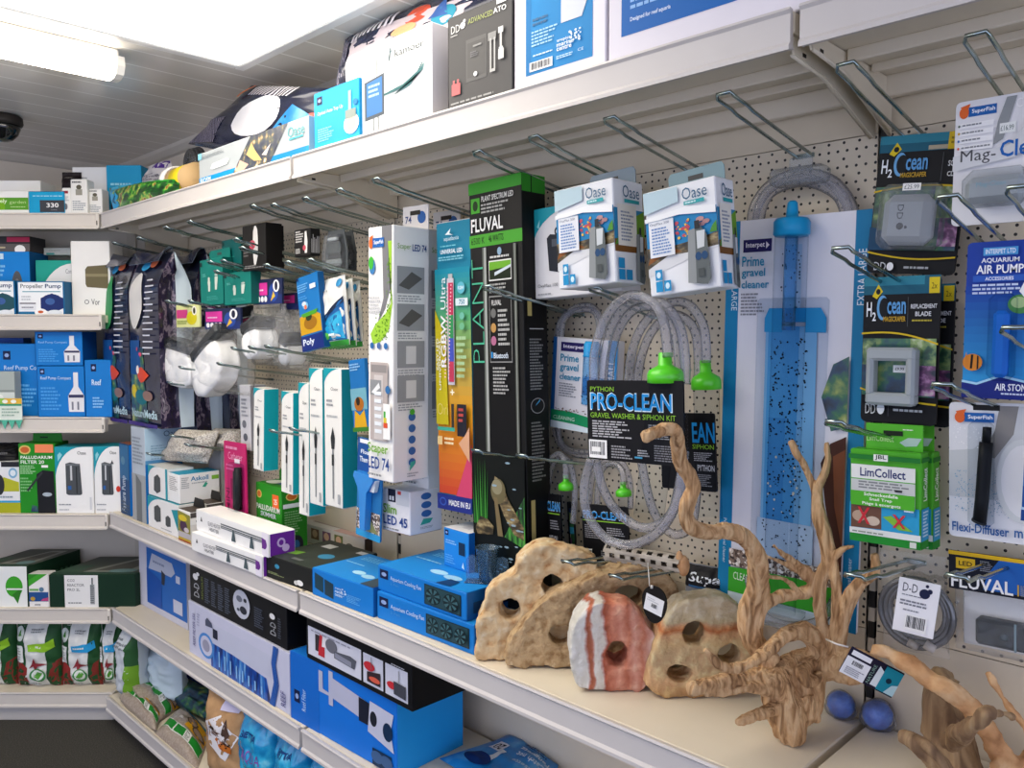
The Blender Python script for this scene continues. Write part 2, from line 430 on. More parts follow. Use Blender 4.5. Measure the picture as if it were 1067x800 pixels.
# ================================================================== MATERIALS USED BY NAME
CREAM = '#e0d6c2'
def chrome():
    m, nt, o = new_mat('chrome'); b = N(nt, 'ShaderNodeBsdfPrincipled'); b.inputs['Metallic'].default_value = 1
    b.inputs['Roughness'].default_value = .22
    v = coords(nt); n = N(nt, 'ShaderNodeTexNoise'); n.inputs['Scale'].default_value = 30; L(nt, v, n.inputs['Vector'])
    r = ramp(nt, [(.3, '#8fa09f'), (.7, '#b4c2c1')]); L(nt, n.outputs['Fac'], r.inputs[0]); L(nt, r.outputs[0], b.inputs['Base Color'])
    L(nt, b.outputs[0], o.inputs[0]); MATS['chrome'] = m
chrome()
def pegboard():
    """cream steel sheet punched with alternating rows of small holes, 25 mm and 15 mm apart"""
    m, nt, o = new_mat('perforated_steel'); b = N(nt, 'ShaderNodeBsdfPrincipled'); b.inputs['Roughness'].default_value = .5
    t = nt.nodes.new('ShaderNodeTexCoord'); s = N(nt, 'ShaderNodeSeparateXYZ'); L(nt, t.outputs['Object'], s.inputs[0])
    def mth(op, a, bb=None):
        n = N(nt, 'ShaderNodeMath', operation=op)
        if isinstance(a, (int, float)): n.inputs[0].default_value = a
        else: L(nt, a, n.inputs[0])
        if bb is not None:
            if isinstance(bb, (int, float)): n.inputs[1].default_value = bb
            else: L(nt, bb, n.inputs[1])
        return n.outputs[0]
    def dots(px, pz, ox, oz):
        fx = mth('MULTIPLY', mth('SUBTRACT', mth('FRACT', mth('DIVIDE', mth('ADD', s.outputs[0], ox+10*px), px)), .5), px)
        fz = mth('MULTIPLY', mth('SUBTRACT', mth('FRACT', mth('DIVIDE', mth('ADD', s.outputs[2], oz+10*pz), pz)), .5), pz)
        return mth('SQRT', mth('ADD', mth('MULTIPLY', fx, fx), mth('MULTIPLY', fz, fz)))
    d = mth('MINIMUM', dots(.025, .026, 0, 0), dots(.0152, .026, .004, .013))
    hole = mth('LESS_THAN', d, .0024)
    mx = N(nt, 'ShaderNodeMix', data_type='RGBA'); L(nt, hole, mx.inputs[0])
    mx.inputs[6].default_value = lin('#dccfb6'); mx.inputs[7].default_value = lin('#1b1612')
    L(nt, mx.outputs[2], b.inputs['Base Color']); L(nt, b.outputs[0], o.inputs[0]); MATS['pegboard'] = m
pegboard()
def slotted():
    m, nt, o = new_mat('slotted_steel'); b = N(nt, 'ShaderNodeBsdfPrincipled'); b.inputs['Roughness'].default_value = .5
    t = nt.nodes.new('ShaderNodeTexCoord'); s = N(nt, 'ShaderNodeSeparateXYZ'); L(nt, t.outputs['Object'], s.inputs[0])
    a = N(nt, 'ShaderNodeMath', operation='DIVIDE'); L(nt, s.outputs[2], a.inputs[0]); a.inputs[1].default_value = .05
    f = N(nt, 'ShaderNodeMath', operation='FRACT'); L(nt, a.outputs[0], f.inputs[0])
    l = N(nt, 'ShaderNodeMath', operation='LESS_THAN'); L(nt, f.outputs[0], l.inputs[0]); l.inputs[1].default_value = .55
    mx = N(nt, 'ShaderNodeMix', data_type='RGBA'); L(nt, l.outputs[0], mx.inputs[0])
    mx.inputs[6].default_value = lin('#c9bfae'); mx.inputs[7].default_value = lin('#14110e')
    L(nt, mx.outputs[2], b.inputs['Base Color']); L(nt, b.outputs[0], o.inputs[0]); MATS['slotted_steel'] = m
slotted()
def plank_ceiling():
    m, nt, o = new_mat('ceiling_cladding'); b = N(nt, 'ShaderNodeBsdfPrincipled'); b.inputs['Roughness'].default_value = .16
    b.inputs['Specular IOR Level'].default_value = .55
    t = nt.nodes.new('ShaderNodeTexCoord'); s = N(nt, 'ShaderNodeSeparateXYZ'); L(nt, t.outputs['Object'], s.inputs[0])
    a = N(nt, 'ShaderNodeMath', operation='DIVIDE'); L(nt, s.outputs[0], a.inputs[0]); a.inputs[1].default_value = .125
    f = N(nt, 'ShaderNodeMath', operation='FRACT'); L(nt, a.outputs[0], f.inputs[0])
    l = N(nt, 'ShaderNodeMath', operation='LESS_THAN'); L(nt, f.outputs[0], l.inputs[0]); l.inputs[1].default_value = .055
    mx = N(nt, 'ShaderNodeMix', data_type='RGBA'); L(nt, l.outputs[0], mx.inputs[0])
    mx.inputs[6].default_value = lin('#dcd9d5'); mx.inputs[7].default_value = lin('#fbfaf8')
    L(nt, mx.outputs[2], b.inputs['Base Color']); L(nt, b.outputs[0], o.inputs[0]); MATS['ceiling_cladding'] = m
plank_ceiling()
ramp_mat('carpet', 'noise', 260, [(.3, '#26251f'), (.55, '#3c3a33'), (.75, '#5a574e')], rough=.95, detail=6, bump=.3)
ramp_mat('plaster', 'noise', 5, [(.3, '#cfc8bd'), (.7, '#d8d1c6')], rough=.8)
clear_mat('clear_film', alpha=.07, bump=.4, gloss=.7)
clear_mat('clear_sleeve', alpha=.01, rough=.06, gloss=.2)
clear_mat('clear_milky', tint='#eef1f4', alpha=.11, body='#e8ecee', bump=0, gloss=.8)
clear_mat('clear_blister', tint='#f2f5f8', alpha=0, rough=.05, gloss=.0)
clear_mat('hose_clear', tint='#eaeaee', alpha=.16, body='#f0f0f4', rough=.1, gloss=1.6)
clear_mat('clear_smoke', tint='#b9bcc0', alpha=.45, body='#3a3f44', rough=.12, bump=.4)
clear_mat('blue_clear', tint='#bfe2fa', alpha=.10, body='#7fc4f0', rough=.05)
# reef and plant photographs printed on packs
ramp_mat('reef_print', 'cells', 70, [(0, '#0d2a4a'), (.2, '#17587f'), (.4, '#2f6b3c'), (.58, '#7a8f4a'), (.72, '#8a4f7d'), (.86, '#c9b8a0')], rough=.35, interp='CONSTANT')
ramp_mat('reef_dark', 'noise', 26, [(.3, '#081018'), (.45, '#123a58'), (.55, '#2d6a44'), (.66, '#93a24f'), (.8, '#dcd7b8')], rough=.35, detail=6)
ramp_mat('pink_coral_print', 'noise', 60, [(.35, '#152032'), (.5, '#6d3a63'), (.6, '#b77fa6'), (.75, '#d6d8c0')], rough=.35, detail=5)
ramp_mat('green_coral_print', 'noise', 45, [(.32, '#0e1f22'), (.46, '#29563a'), (.58, '#86a05b'), (.72, '#d8dcc4')], rough=.35, detail=5)
ramp_mat('plant_print', 'noise', 34, [(.3, '#0a2c10'), (.47, '#12561a'), (.55, '#3a9f2a'), (.6, '#b4c458'), (.64, '#9c2f28'), (.7, '#14601c')], rough=.3, detail=3)
ramp_mat('gravel_print', 'cells', 240, [(0, '#3a2f2a'), (.25, '#8a7767'), (.5, '#d8cdbf'), (.75, '#5d4a3e'), (.9, '#f1ebe2')], rough=.4, interp='CONSTANT')
ramp_mat('driftwood_print', 'noise', 40, [(.3, '#0a0c08'), (.45, '#3d341f'), (.58, '#7d6a45'), (.7, '#b3a577'), (.8, '#4b6a1f')], rough=.35, detail=6, stretch=(1, 1, 2.2))
ramp_mat('grass_print', 'noise', 60, [(.35, '#07140a'), (.5, '#1c5a20'), (.65, '#4fa03a')], rough=.35, stretch=(3, 1, .35))
ramp_mat('foil', 'noise', 40, [(.3, '#17102a'), (.52, '#241c3c'), (.58, '#8d7f90'), (.63, '#2a2040'), (.78, '#cfc6d0')], rough=.22, detail=5, stretch=(1, 1, .6))
ramp_mat('navy_film', 'noise', 20, [(.3, '#12162e'), (.6, '#1d2340'), (.8, '#2a3156')], rough=.22, coat=.4)
ramp_mat('grit', 'voronoi', 190, [(0, '#f0ece2'), (.45, '#d6cfc2'), (.9, '#a49b8c')], rough=.9, bump=.6)
ramp_mat('floss', 'noise', 24, [(.3, '#e6e8e8'), (.7, '#f8f8f6')], rough=.95, bump=.4, detail=6)
ramp_mat('zebra_print', 'wave', 16, [(.40, '#1b1f3c'), (.5, '#e9dfe8'), (.62, '#c9b8d2'), (.7, '#20264a')], rough=.3)
ramp_mat('aqua_film', 'noise', 18, [(.25, '#0b5f9c'), (.45, '#1590c8'), (.6, '#35b6dc'), (.78, '#9fe2ee')], rough=.2, coat=.5, detail=4)
ramp_mat('kraft', 'noise', 30, [(.3, '#a07a52'), (.7, '#bb9468')], rough=.7)
ramp_mat('sand_film', 'noise', 130, [(.3, '#8f7f72'), (.6, '#a89a8c'), (.8, '#bdb0a2')], rough=.3, coat=.3)
ramp_mat('blue_streaks', 'noise', 22, [(.3, '#0a1c4c'), (.45, '#1746a0'), (.6, '#2f7fd0'), (.75, '#a8d4f2')], rough=.3, stretch=(2.5, 2.5, .45), detail=4)
ramp_mat('blue_water', 'noise', 9, [(.3, '#0c5aa8'), (.55, '#1f86cf'), (.75, '#8fd0ee')], rough=.35)
ramp_mat('koi_print', 'noise', 38, [(.35, '#3a3f4c'), (.5, '#4b5060'), (.6, '#6a6e5a'), (.68, '#e8b98a'), (.75, '#f1e3d0')], rough=.35, detail=2)
# woods and stones
ramp_mat('driftwood', 'noise', 20, [(.25, '#5f4028'), (.38, '#9a734a'), (.48, '#c49a6c'), (.6, '#d8b487'), (.72, '#b98f60'), (.85, '#e2c8a2')], rough=.85, detail=12, stretch=(3.0, 3.0, .6), bump=1.0, dist=1.4)
ramp_mat('branch_wood', 'noise', 30, [(.25, '#8a5e38'), (.4, '#b8875a'), (.55, '#cc9f70'), (.68, '#d9b68c'), (.8, '#b58254')], rough=.85, detail=10, bump=.6)
ramp_mat('grey_driftwood', 'noise', 14, [(.22, '#4c3726'), (.42, '#7d6146'), (.6, '#a08461'), (.8, '#b89d7a')], rough=.85, detail=9, stretch=(3.2, 3.2, .6), bump=.6, dist=.8)
ramp_mat('sandstone_pale', 'noise', 42, [(.28, '#a06c44'), (.36, '#c29a6a'), (.44, '#d2b285'), (.56, '#d9c096'), (.66, '#e2d0ae'), (.74, '#cfae80')], rough=.95, detail=15, bump=1.0)
ramp_mat('sandstone_brown', 'noise', 55, [(.3, '#8a6844'), (.42, '#ab8c64'), (.52, '#bfa37b'), (.62, '#b3946c'), (.7, '#cdb690')], rough=.95, detail=15, bump=1.0)
ramp_mat('cholla', 'noise', 50, [(.3, '#8d8374'), (.6, '#bdb3a2'), (.8, '#d8d0c0')], rough=.9, stretch=(.6, 2, 2), bump=.4)
def banded_stone(name, stops, axis, span, wob, fine):
    """rock laid down in bands along one axis, the bands bent by noise and broken by fine grain"""
    m, nt, o = new_mat(name); b = N(nt, 'ShaderNodeBsdfPrincipled'); b.inputs['Roughness'].default_value = .92; b.inputs['Specular IOR Level'].default_value = .15
    t = nt.nodes.new('ShaderNodeTexCoord'); s = N(nt, 'ShaderNodeSeparateXYZ'); L(nt, t.outputs['Object'], s.inputs[0])
    n1 = N(nt, 'ShaderNodeTexNoise'); n1.inputs['Scale'].default_value = 16; n1.inputs['Detail'].default_value = 8; L(nt, t.outputs['Object'], n1.inputs['Vector'])
    a = N(nt, 'ShaderNodeMath', operation='MULTIPLY_ADD'); L(nt, s.outputs[axis], a.inputs[0]); a.inputs[1].default_value = 1/(span[1]-span[0]); a.inputs[2].default_value = -span[0]/(span[1]-span[0])-wob/2
    c = N(nt, 'ShaderNodeMath', operation='MULTIPLY_ADD'); L(nt, n1.outputs['Fac'], c.inputs[0]); c.inputs[1].default_value = wob; L(nt, a.outputs[0], c.inputs[2])
    r = ramp(nt, stops); L(nt, c.outputs[0], r.inputs[0])
    n2 = N(nt, 'ShaderNodeTexNoise'); n2.inputs['Scale'].default_value = fine; n2.inputs['Detail'].default_value = 10; L(nt, t.outputs['Object'], n2.inputs['Vector'])
    g = ramp(nt, [(.3, '#404040'), (.5, '#808080'), (.68, '#d0d0d0')]); L(nt, n2.outputs['Fac'], g.inputs[0])
    mx = N(nt, 'ShaderNodeMix', data_type='RGBA', blend_type='OVERLAY'); mx.inputs[0].default_value = .4
    L(nt, r.outputs[0], mx.inputs[6]); L(nt, g.outputs[0], mx.inputs[7]); L(nt, mx.outputs[2], b.inputs['Base Color'])
    bp = N(nt, 'ShaderNodeBump'); bp.inputs['Strength'].default_value = .9; bp.inputs['Distance'].default_value = .008; L(nt, n2.outputs['Fac'], bp.inputs['Height']); L(nt, bp.outputs[0], b.inputs['Normal'])
    L(nt, b.outputs[0], o.inputs[0]); MATS[name] = m
banded_stone('red_white_stone', [(0, '#d8d6cf'), (.13, '#dedcd6'), (.17, '#b8684c'), (.21, '#c07a60'), (.24, '#dcd8d0'), (.33, '#dad4cb'), (.37, '#b9634a'), (.46, '#cf8a6e'), (.56, '#d9a288'), (.66, '#cb8266'), (.76, '#dcb09a'), (.85, '#cc8a70'), (.95, '#d8c0b2')], 0, (-.068, .07), .3, 60)
banded_stone('ochre_stone', [(0, '#c9a26c'), (.2, '#d8bd8c'), (.38, '#cfba8e'), (.52, '#d2bd90'), (.62, '#dcc696'), (.73, '#d6b484'), (.78, '#c47a4c'), (.82, '#d0a070'), (.88, '#d0c4a0'), (1, '#d6cab0')], 2, (0, .155), .22, 60)
# ================================================================== CAMERA, SKY, LIGHT
cam = bpy.data.cameras.new('camera'); camo = bpy.data.objects.new('camera', cam); COL.objects.link(camo)
cam.sensor_width = 36; cam.lens = 36*FPX/1067; cam.clip_start = .02
camo.location = CAM; camo.rotation_euler = (PI/2-PITCH, 0, PI/2-YAW); scene.camera = camo
scene.view_settings.view_transform = 'Standard'; scene.view_settings.look = 'None'; scene.view_settings.gamma = 1
scene.view_settings.use_curve_mapping = False; scene.view_settings.exposure = 0.25
w = bpy.data.worlds.new('daylight'); scene.world = w; w.use_nodes = True
bg = w.node_tree.nodes['Background']; bg.inputs[0].default_value = lin('#d2d8f4'); bg.inputs[1].default_value = 1.7
emit_mat('skylight_glow', '#fff7ea', 4.3); emit_mat('tube_glow', '#fff2de', 17.0)
# ================================================================== THE SETTING
CEIL = 2.14; TOPZ, MIDZ, SECZ, BASEZ = 1.815, .765, .418, .105
FY = -.305                      # front of the shelves along the long wall
def plane_box(name, x0, y0, z0, x1, y1, z1, m):
    mb = MB(); mb.box(x0, y0, z0, x1, y1, z1, m); return struct(mb.build(name))
plane_box('floor', -3.4, -4.2, -.04, 2.6, .1, 0, 'carpet')
plane_box('ceiling', -3.4, -4.2, CEIL, 2.6, .1, CEIL+.04, 'ceiling_cladding')
plane_box('wall_right', -3.4, .06, 0, 2.6, .1, CEIL, 'plaster')
plane_box('wall_back', -3.44, -4.2, 0, -3.36, .1, CEIL, 'plaster')
mb = MB(); mb.prism([(0, 0), (.035, 0), (.03, .012), (.012, .03), (0, .035)], 0, 1, '#c9c5be')
def cornice(name, mw):
    m2 = MB(); m2.prism([(0, 0), (.035, 0), (.03, -.012), (.012, -.03), (0, -.035)], 0, 1, '#c4c0b9'); return struct(m2.build(name, None, mw))
cornice('trim_1', Matrix.Translation((2.6, .06, CEIL)) @ Matrix.Rotation(PI/2, 4, 'Z') @ Matrix.Diagonal((-1, 6.0, 1, 1)))
cornice('trim_2', Matrix.Translation((-3.36, -4.2, CEIL)) @ Matrix.Diagonal((1, 4.26, 1, 1)))
# rooflight over the aisle: frame and glowing diffuser
sx0, sx1, sy0, sy1 = -1.64, -.45, -1.75, -.24
mb = MB(); t_ = .03
for a in ((sx0-t_, sy0-t_, sx1+t_, sy0), (sx0-t_, sy1, sx1+t_, sy1+t_), (sx0-t_, sy0, sx0, sy1), (sx1, sy0, sx1+t_, sy1)):
    mb.box(a[0], a[1], CEIL-.012, a[2], a[3], CEIL-.0005, '#d8d8d8', .003)
sk = struct(mb.build('window_1'))
mb = MB(); mb.box(sx0, sy0, CEIL-.008, sx1, sy1, CEIL-.001, 'skylight_glow'); struct(mb.build('window_2'))
# ceiling batten light
def batten():
    x, y0, y1, z = -1.80, -1.85, -.50, CEIL-.012
    e = empty('ceiling_light', Matrix.Translation((x, (y0+y1)/2, z)), 'long white fluorescent batten light under the plank ceiling', 'light')
    Lh = (y1-y0)/2
    b = MB(); b.box(-.035, -Lh+.01, -.012, .035, Lh-.01, .011, '#efeee8', .004); part(b, 'housing', e)
    d = MB(); prof = [(-.042, -.006), (-.044, -.03), (-.034, -.05), (-.015, -.058), (.015, -.058), (.034, -.05), (.044, -.03), (.042, -.006)]
    d.prism([(px, pz-.004) for px, pz in prof], -Lh+.02, Lh-.02, 'tube_glow'); part(d, 'diffuser', e)
    for s_ in (-1, 1):
        c = MB(); c.prism([(px*1.05, pz*1.03-.003) for px, pz in prof], s_*Lh-.02*(s_ > 0), s_*Lh+.02*(s_ < 0), '#e8e6de'); part(c, 'end_cap', e)
    for yy in (.05, -.35):
        c = MB(); c.box(.037, yy-.014, -.024, .047, yy+.014, -.001, '#8c8478', .002); part(c, 'clip', e)
batten()
def dome():
    mw = Matrix.Translation((-2.72, -.55, CEIL))
    e = empty('dome_camera', mw, 'black smoked dome camera hanging from the ceiling cladding', 'camera')
    b = MB(); b.lathe([(.001, 0), (.05, -.0005), (.058, -.006), (.06, -.026), (.056, -.034), (.045, -.034)], '#2a2726', 32); part(b, 'base_ring', e)
    b = MB(); b.lathe([(.052, -.030), (.051, -.045), (.043, -.065), (.027, -.082), (.012, -.089), (.0001, -.091)], paint('#0d1013', rough=.06, coat=1), 32); part(b, 'dome', e)
dome()
# ------------------------------------------------------------------ the long run of shop shelving
SHELVINGCAT = 'shelf'
def rail_profile(z, yf):
    return [(yf, z-.05), (yf-.006, z-.053), (yf-.006, z-.047), (yf-.002, z-.042), (yf-.002, z-.006), (yf-.006, z-.002), (yf-.004, z+.002), (yf+.004, z+.001), (yf+.008, z-.05)]
def extrude_x(mb, prof, x0, x1, m, mitre0=0, mitre1=0):
    n = len(prof); y_ref = prof[0][0]
    vs = [(x0+mitre0*(p[0]-y_ref), p[0], p[1]) for p in prof]+[(x1+mitre1*(p[0]-y_ref), p[0], p[1]) for p in prof]
    mb.add(vs, [tuple(range(n-1, -1, -1)), tuple(range(n, 2*n))]+[(i, (i+1) % n, (i+1) % n+n, i+n) for i in range(n)], m)
def shelf(label, x0, x1, z, yf, yb=-.012, mw=None, brackets=True, mitre=(0, 0), stiff=True):
    t0 = (mw or Matrix.Identity(4)) @ Matrix.Translation(((x0+x1)/2, 0, z)); hw = (x1-x0)/2
    b = MB(); b.box(-hw+.001, yf+.008, -.028, hw-.001, yb, 0, paint(CREAM, .38), .002)
    if stiff:
        b.box(-hw+.012, -.185, -.046, hw-.012, -.175, -.027, CREAM, .002); b.box(-hw+.012, -.1, -.04, hw-.012, -.09, -.027, CREAM, .002)
        b.box(-hw+.004, -.03, -.06, hw-.004, -.012, -.027, CREAM, .002)
    o = b.build('metal_shelf', None, t0); tag(o, label, SHELVINGCAT)
    r = MB(); extrude_x(r, rail_profile(0, yf), -hw+.0015, hw-.0015, paint('#cdc8c4', .32), mitre[0], mitre[1]); part(r, 'price_rail', o)
    if brackets:
        for s_ in (-1, 1):
            k = MB(); x = s_*(hw-.007)
            pts = [(yf+.012, -.03), (yf+.02, -.052), (-.19, -.06), (-.014, -.115), (-.006, -.115), (-.006, -.03)]
            n = len(pts); vs = [(x-.0016, p[0], p[1]) for p in pts]+[(x+.0016, p[0], p[1]) for p in pts]
            k.add(vs, [tuple(range(n-1, -1, -1)), tuple(range(n, 2*n))]+[(i, (i+1) % n, (i+1) % n+n, i+n) for i in range(n)], '#ddd3bd')
            # folded lip along the lower edge, slot and tooth
            k.tube([(x-s_*.003, p[0], p[1]) for p in (pts[1], pts[2], pts[3])], .0028, '#ddd3bd', 6)
            k.box(x-.0022, -.262, -.05, x+.0022, -.252, -.045, '#2c2620')
            part(k, 'bracket', o)
    return o
XE = -2.535
bays = [(XE, -1.26, 'far left bay'), (-1.25, -.005, 'middle bay'), (.005, 1.27, 'near right bay')]
for (x0, x1, bn) in bays:
    for (z, yf, nm) in ((TOPZ, FY, 'top'), (MIDZ, FY, 'waist-high'), (SECZ, FY, 'second lowest'), (BASEZ, -.335, 'lowest')):
        far = x0 == XE
        shelf('cream metal %s shelf in the %s of the long wall' % (nm, bn), x0, x1, z, yf, brackets=(nm != 'lowest'), mitre=(-.35 if far else 0, 0))
for (x0, x1, bn) in bays:
    b = MB(); b.box(x0, -.30, 0.0, x1, -.285, BASEZ-.03, '#bcb8bc', .002); o = b.build('kick_plate'); tag(o, 'grey metal kick plate under the %s of the long wall' % bn, 'plinth')
    xw = (x1-x0)/2; xc = (x0+x1)/2; px0 = -2.62 if x0 == XE else x0
    def sheet(name, z0, z1, m, lab):
        b = MB(); b.box(px0+.004, 0, z0, x1-.004, .004, z1, m); tag(b.build(name), lab % bn, 'panel')
    sheet('perforated_panel', .915, 1.708, 'pegboard', 'cream perforated back panel behind the goods in the %s of the long wall')
    sheet('plain_panel', 1.7095, 1.9, '#d8cbb2', 'plain cream back panel above the pegs, under the top shelf of the %s')
    sheet('plain_panel', .40, .9135, '#d8ccb6', 'plain cream back panel just below the pegs in the %s')
    sheet('plain_panel', 0, .398, '#bfb7a8', 'plain back panel behind the lowest shelf of the %s of the long wall')
for x, bn in ((-1.2535, 'between the far left and middle bays'), (0.0, 'between the middle and right bays')):
    b = MB(); b.box(x-.0052, .0008, 0, x+.0052, .05, 1.9, 'slotted_steel', .0005); o = b.build('upright_post'); tag(o, 'slotted cream upright post %s' % bn, 'post')
# ------------------------------------------------------------------ the short shelving across the corner, parallel to the picture
Bm = Matrix(((RGT.x, FWD.x, 0, 0), (RGT.y, FWD.y, 0, 0), (0, 0, 1, 0), (0, 0, 0, 1)))
pB = onD(107, 300, 2.87); Bm.translation = Vector((pB.x, pB.y, 0))
# local: x to the right, y away from the camera, origin at the right end of the shelf fronts
for (z, nm) in ((TOPZ, 'top'), (1.464, 'second'), (1.102, 'third'), (.756, 'fourth'), (.415, 'fifth'), (.107, 'lowest')):
    t0 = Bm @ Matrix.Translation((-.5, 0, z)); b = MB()
    b.box(-.22, .008, -.028, .485, .27, 0, paint(CREAM, .38), .002); b.add([(.485, .008, -.001), (.485, .27, -.001), (.62, .27, -.001)], [(0, 1, 2)], paint(CREAM, .38))
    b.add([(.485, .008, -.027), (.485, .27, -.027), (.62, .27, -.027)], [(2, 1, 0)], paint(CREAM, .38)); b.add([(.485, .008, -.001), (.62, .27, -.001), (.62, .27, -.027), (.485, .008, -.027)], [(3, 2, 1, 0)], paint(CREAM, .38))
    o = b.build('metal_shelf', None, t0); tag(o, 'cream metal %s shelf of the narrow corner unit at far left' % nm, 'shelf')
    r = MB(); extrude_x(r, rail_profile(0, 0), -.22, .492, paint('#d3ccc2', .32)); part(r, 'price_rail', o)
    c = MB(); c.box(.485, -.007, -.05, .496, .02, .0, paint('#dcd6cc', .35), .002); c.box(.4885, -.0085, -.04, .4915, -.007, -.025, '#2a2622'); part(c, 'end_clip', o)
b = MB(); b.box(-.72, .272, 0, .03, .276, 1.86, '#c2bbae', .001); o = b.build('plain_panel', None, Bm); tag(o, 'plain back panel of the narrow corner shelving unit', 'panel')
b = MB(); b.box(-.9, .012, 0, -.012, .025, .055, '#bfbbb6', .002); o = b.build('kick_plate', None, Bm); tag(o, 'grey kick plate under the narrow corner shelving unit', 'plinth')
b = MB(); b.box(-.035, .262, .1, .0, .271, 1.84, '#b9b2a4', .001); o = b.build('upright_post', None, Bm); tag(o, 'cream upright at the inner corner of the shelving', 'post')
# ================================================================== GOODS ON THE NARROW CORNER UNIT
BZ = (1.815, 1.464, 1.102, .756, .415, .107)
def bmat(x0, x1, ytop, D, zs):
    P0 = onD(x0, 400, D); P1 = onD(x1, 400, D); c = (P0+P1)/2; w = (P1-P0).length; h = onD((x0+x1)/2, ytop, D).z-zs
    mw = Matrix(((RGT.x, FWD.x, 0, c.x), (RGT.y, FWD.y, 0, c.y), (0, 0, 1, zs), (0, 0, 0, 1)))
    return mw, w, h
def bx(name, label, cat, x0, x1, ytop, D, zs, d, base='#eeeeee', art=None, cols=None, group=None, parts=None, rz=0, cham=.0018):
    mw, w, h = bmat(x0, x1, ytop, D, zs)
    if rz: mw = mw @ Matrix.Rotation(rz, 4, 'Z')
    mb = MB(); mb.box(-w/2, 0, 0, w/2, d, h, base, cham)
    for f, c in (cols or {}).items(): draw(mb, faceS(w, d, h, f), [('r', .006, .006, .994, .994, c)], eps=.0003)
    for f, a in (art or {}).items(): draw(mb, faceS(w, d, h, f), a)
    o = mb.build(name, None, mw); tag(o, label, cat, group)
    if parts: parts(o, w, d, h)
    return o, w, h
W_ = '#f2f2ee'; BLU = '#1478c8'; DBLU = '#0f62b0'; INK = '#2a2c34'; GREY = '#8d9094'
def carton_end(o, w, d, h, col='#e6e6e2'):
    """tucked top flap"""
    mb = MB(); mb.box(-w/2+.002, .001, h-.0002, w/2-.002, d*.96, h+.0012, col, .0005); part(mb, 'top_flap', o)
# --- top shelf
bx('carton', 'white and green striped carton at far left of the top corner shelf', 'box', -12, 36, 199, 2.89, BZ[0], .12, W_,
   {'front': [('r', 0, .2, 1, .72, '#79b51f'), ('r', .5, .2, 1, .72, '#5da02c'), ('t', 'Natively', .1, .45, .55, .66, '#e8f4d0'), ('t', 'garden', .6, .42, .95, .6, '#c6e39a', 0, False), ('l', .62, .28, .95, .36, 1, '#b4d68a')]},
   parts=lambda o, w, d, h: carton_end(o, w, d, h))
mw, w, h = bmat(-20, 49, 189, 2.96, BZ[0]); hlow = onD(10, 199, 2.96).z-BZ[0]
bx('carton', 'long plain white carton with a blue corner, lying behind the green striped carton', 'box', -20, 49, 188, 3.02, BZ[0], .10, W_,
   {'front': [('r', 0, 0, .3, 1, '#1f8fc0'), ('r', .72, .32, .98, .4, '#b9bcbc')]})
bx('carton', 'small cyan carton with dark display reading 330 on the top corner shelf', 'box', 36.5, 73, 199.5, 2.885, BZ[0], .11, '#17a0cf',
   {'front': [('r', .31, .1, 1, .62, '#3f4146'), ('t', '330', .5, .3, .84, .5, '#f2f2f0'), ('l', .12, .76, .98, .84, 1, '#a5def0'), ('l', .4, .02, .98, .08, 1, '#d7f0f8'), ('l', .62, .17, .85, .21, 1, '#9a9ca0')], 'top': [('r', 0, 0, 1, 1, '#1691c0')]})
bag('gusset_pouch', 'dark brown foil pouch with flared top behind the small white cartons', 'bag', (62, 215, 'D3.0'), (82, 215, 'D3.0'), (62, 178), .05, '#231c1e',
    [('r', .55, .2, .8, .5, '#5d2a26'), ('l', .2, .8, .9, .86, 1, '#8d8880')], seal=.12, seed=4)
bpy.context.view_layer.update()
def whitebox(x0, x1, yt, D, lab, art, d=.05): bx('carton', lab, 'box', x0, x1, yt, D, BZ[0], d, '#ecebe6', {'front': art}, parts=lambda o, w, d, h: carton_end(o, w, d, h))
lids = [('e', .5, .78, .16, .07, '#5f5a4a'), ('r', .3, .55, .7, .72, '#9d9a8c'), ('l', .1, .1, .9, .4, 5, '#9aa0a6'), ('l', .1, .88, .9, .96, 1, '#5a5c60')]
whitebox(71, 80, 196, 2.89, 'small white carton with red mark, leftmost of three on the top corner shelf', [('r', .08, .8, .7, .9, '#a03440'), ('e', .4, .3, .2, .12, '#70747c'), ('l', .1, .5, .9, .7, 3, '#a6aab0')])
whitebox(80, 97, 187, 2.885, 'tallest of three small white cartons on the top corner shelf', lids)
whitebox(97.5, 112, 197, 2.90, 'small white carton beside the green plant-print bag on the top shelf', lids)
bx('carton', 'large plain white carton standing behind the small white ones', 'box', 82, 119, 174, 3.03, BZ[0], .09, '#e3e4e4', {'front': [('l', .15, .76, .6, .82, 1, '#9fa3a6'), ('p', [(.1, .72), (.2, .72), (.15, .8)], '#a9adb0')]})
bx('carton', 'blue carton with dark window leaning above the green plant-print bag', 'box', 117, 153, 172, 2.99, BZ[0], .07, '#1894c4',
   {'front': [('r', .12, .12, .9, .42, '#4a4448'), ('l', .12, .6, .9, .68, 1, '#8fd0e8'), ('r', .4, .27, .65, .32, '#c9c9cc')]})
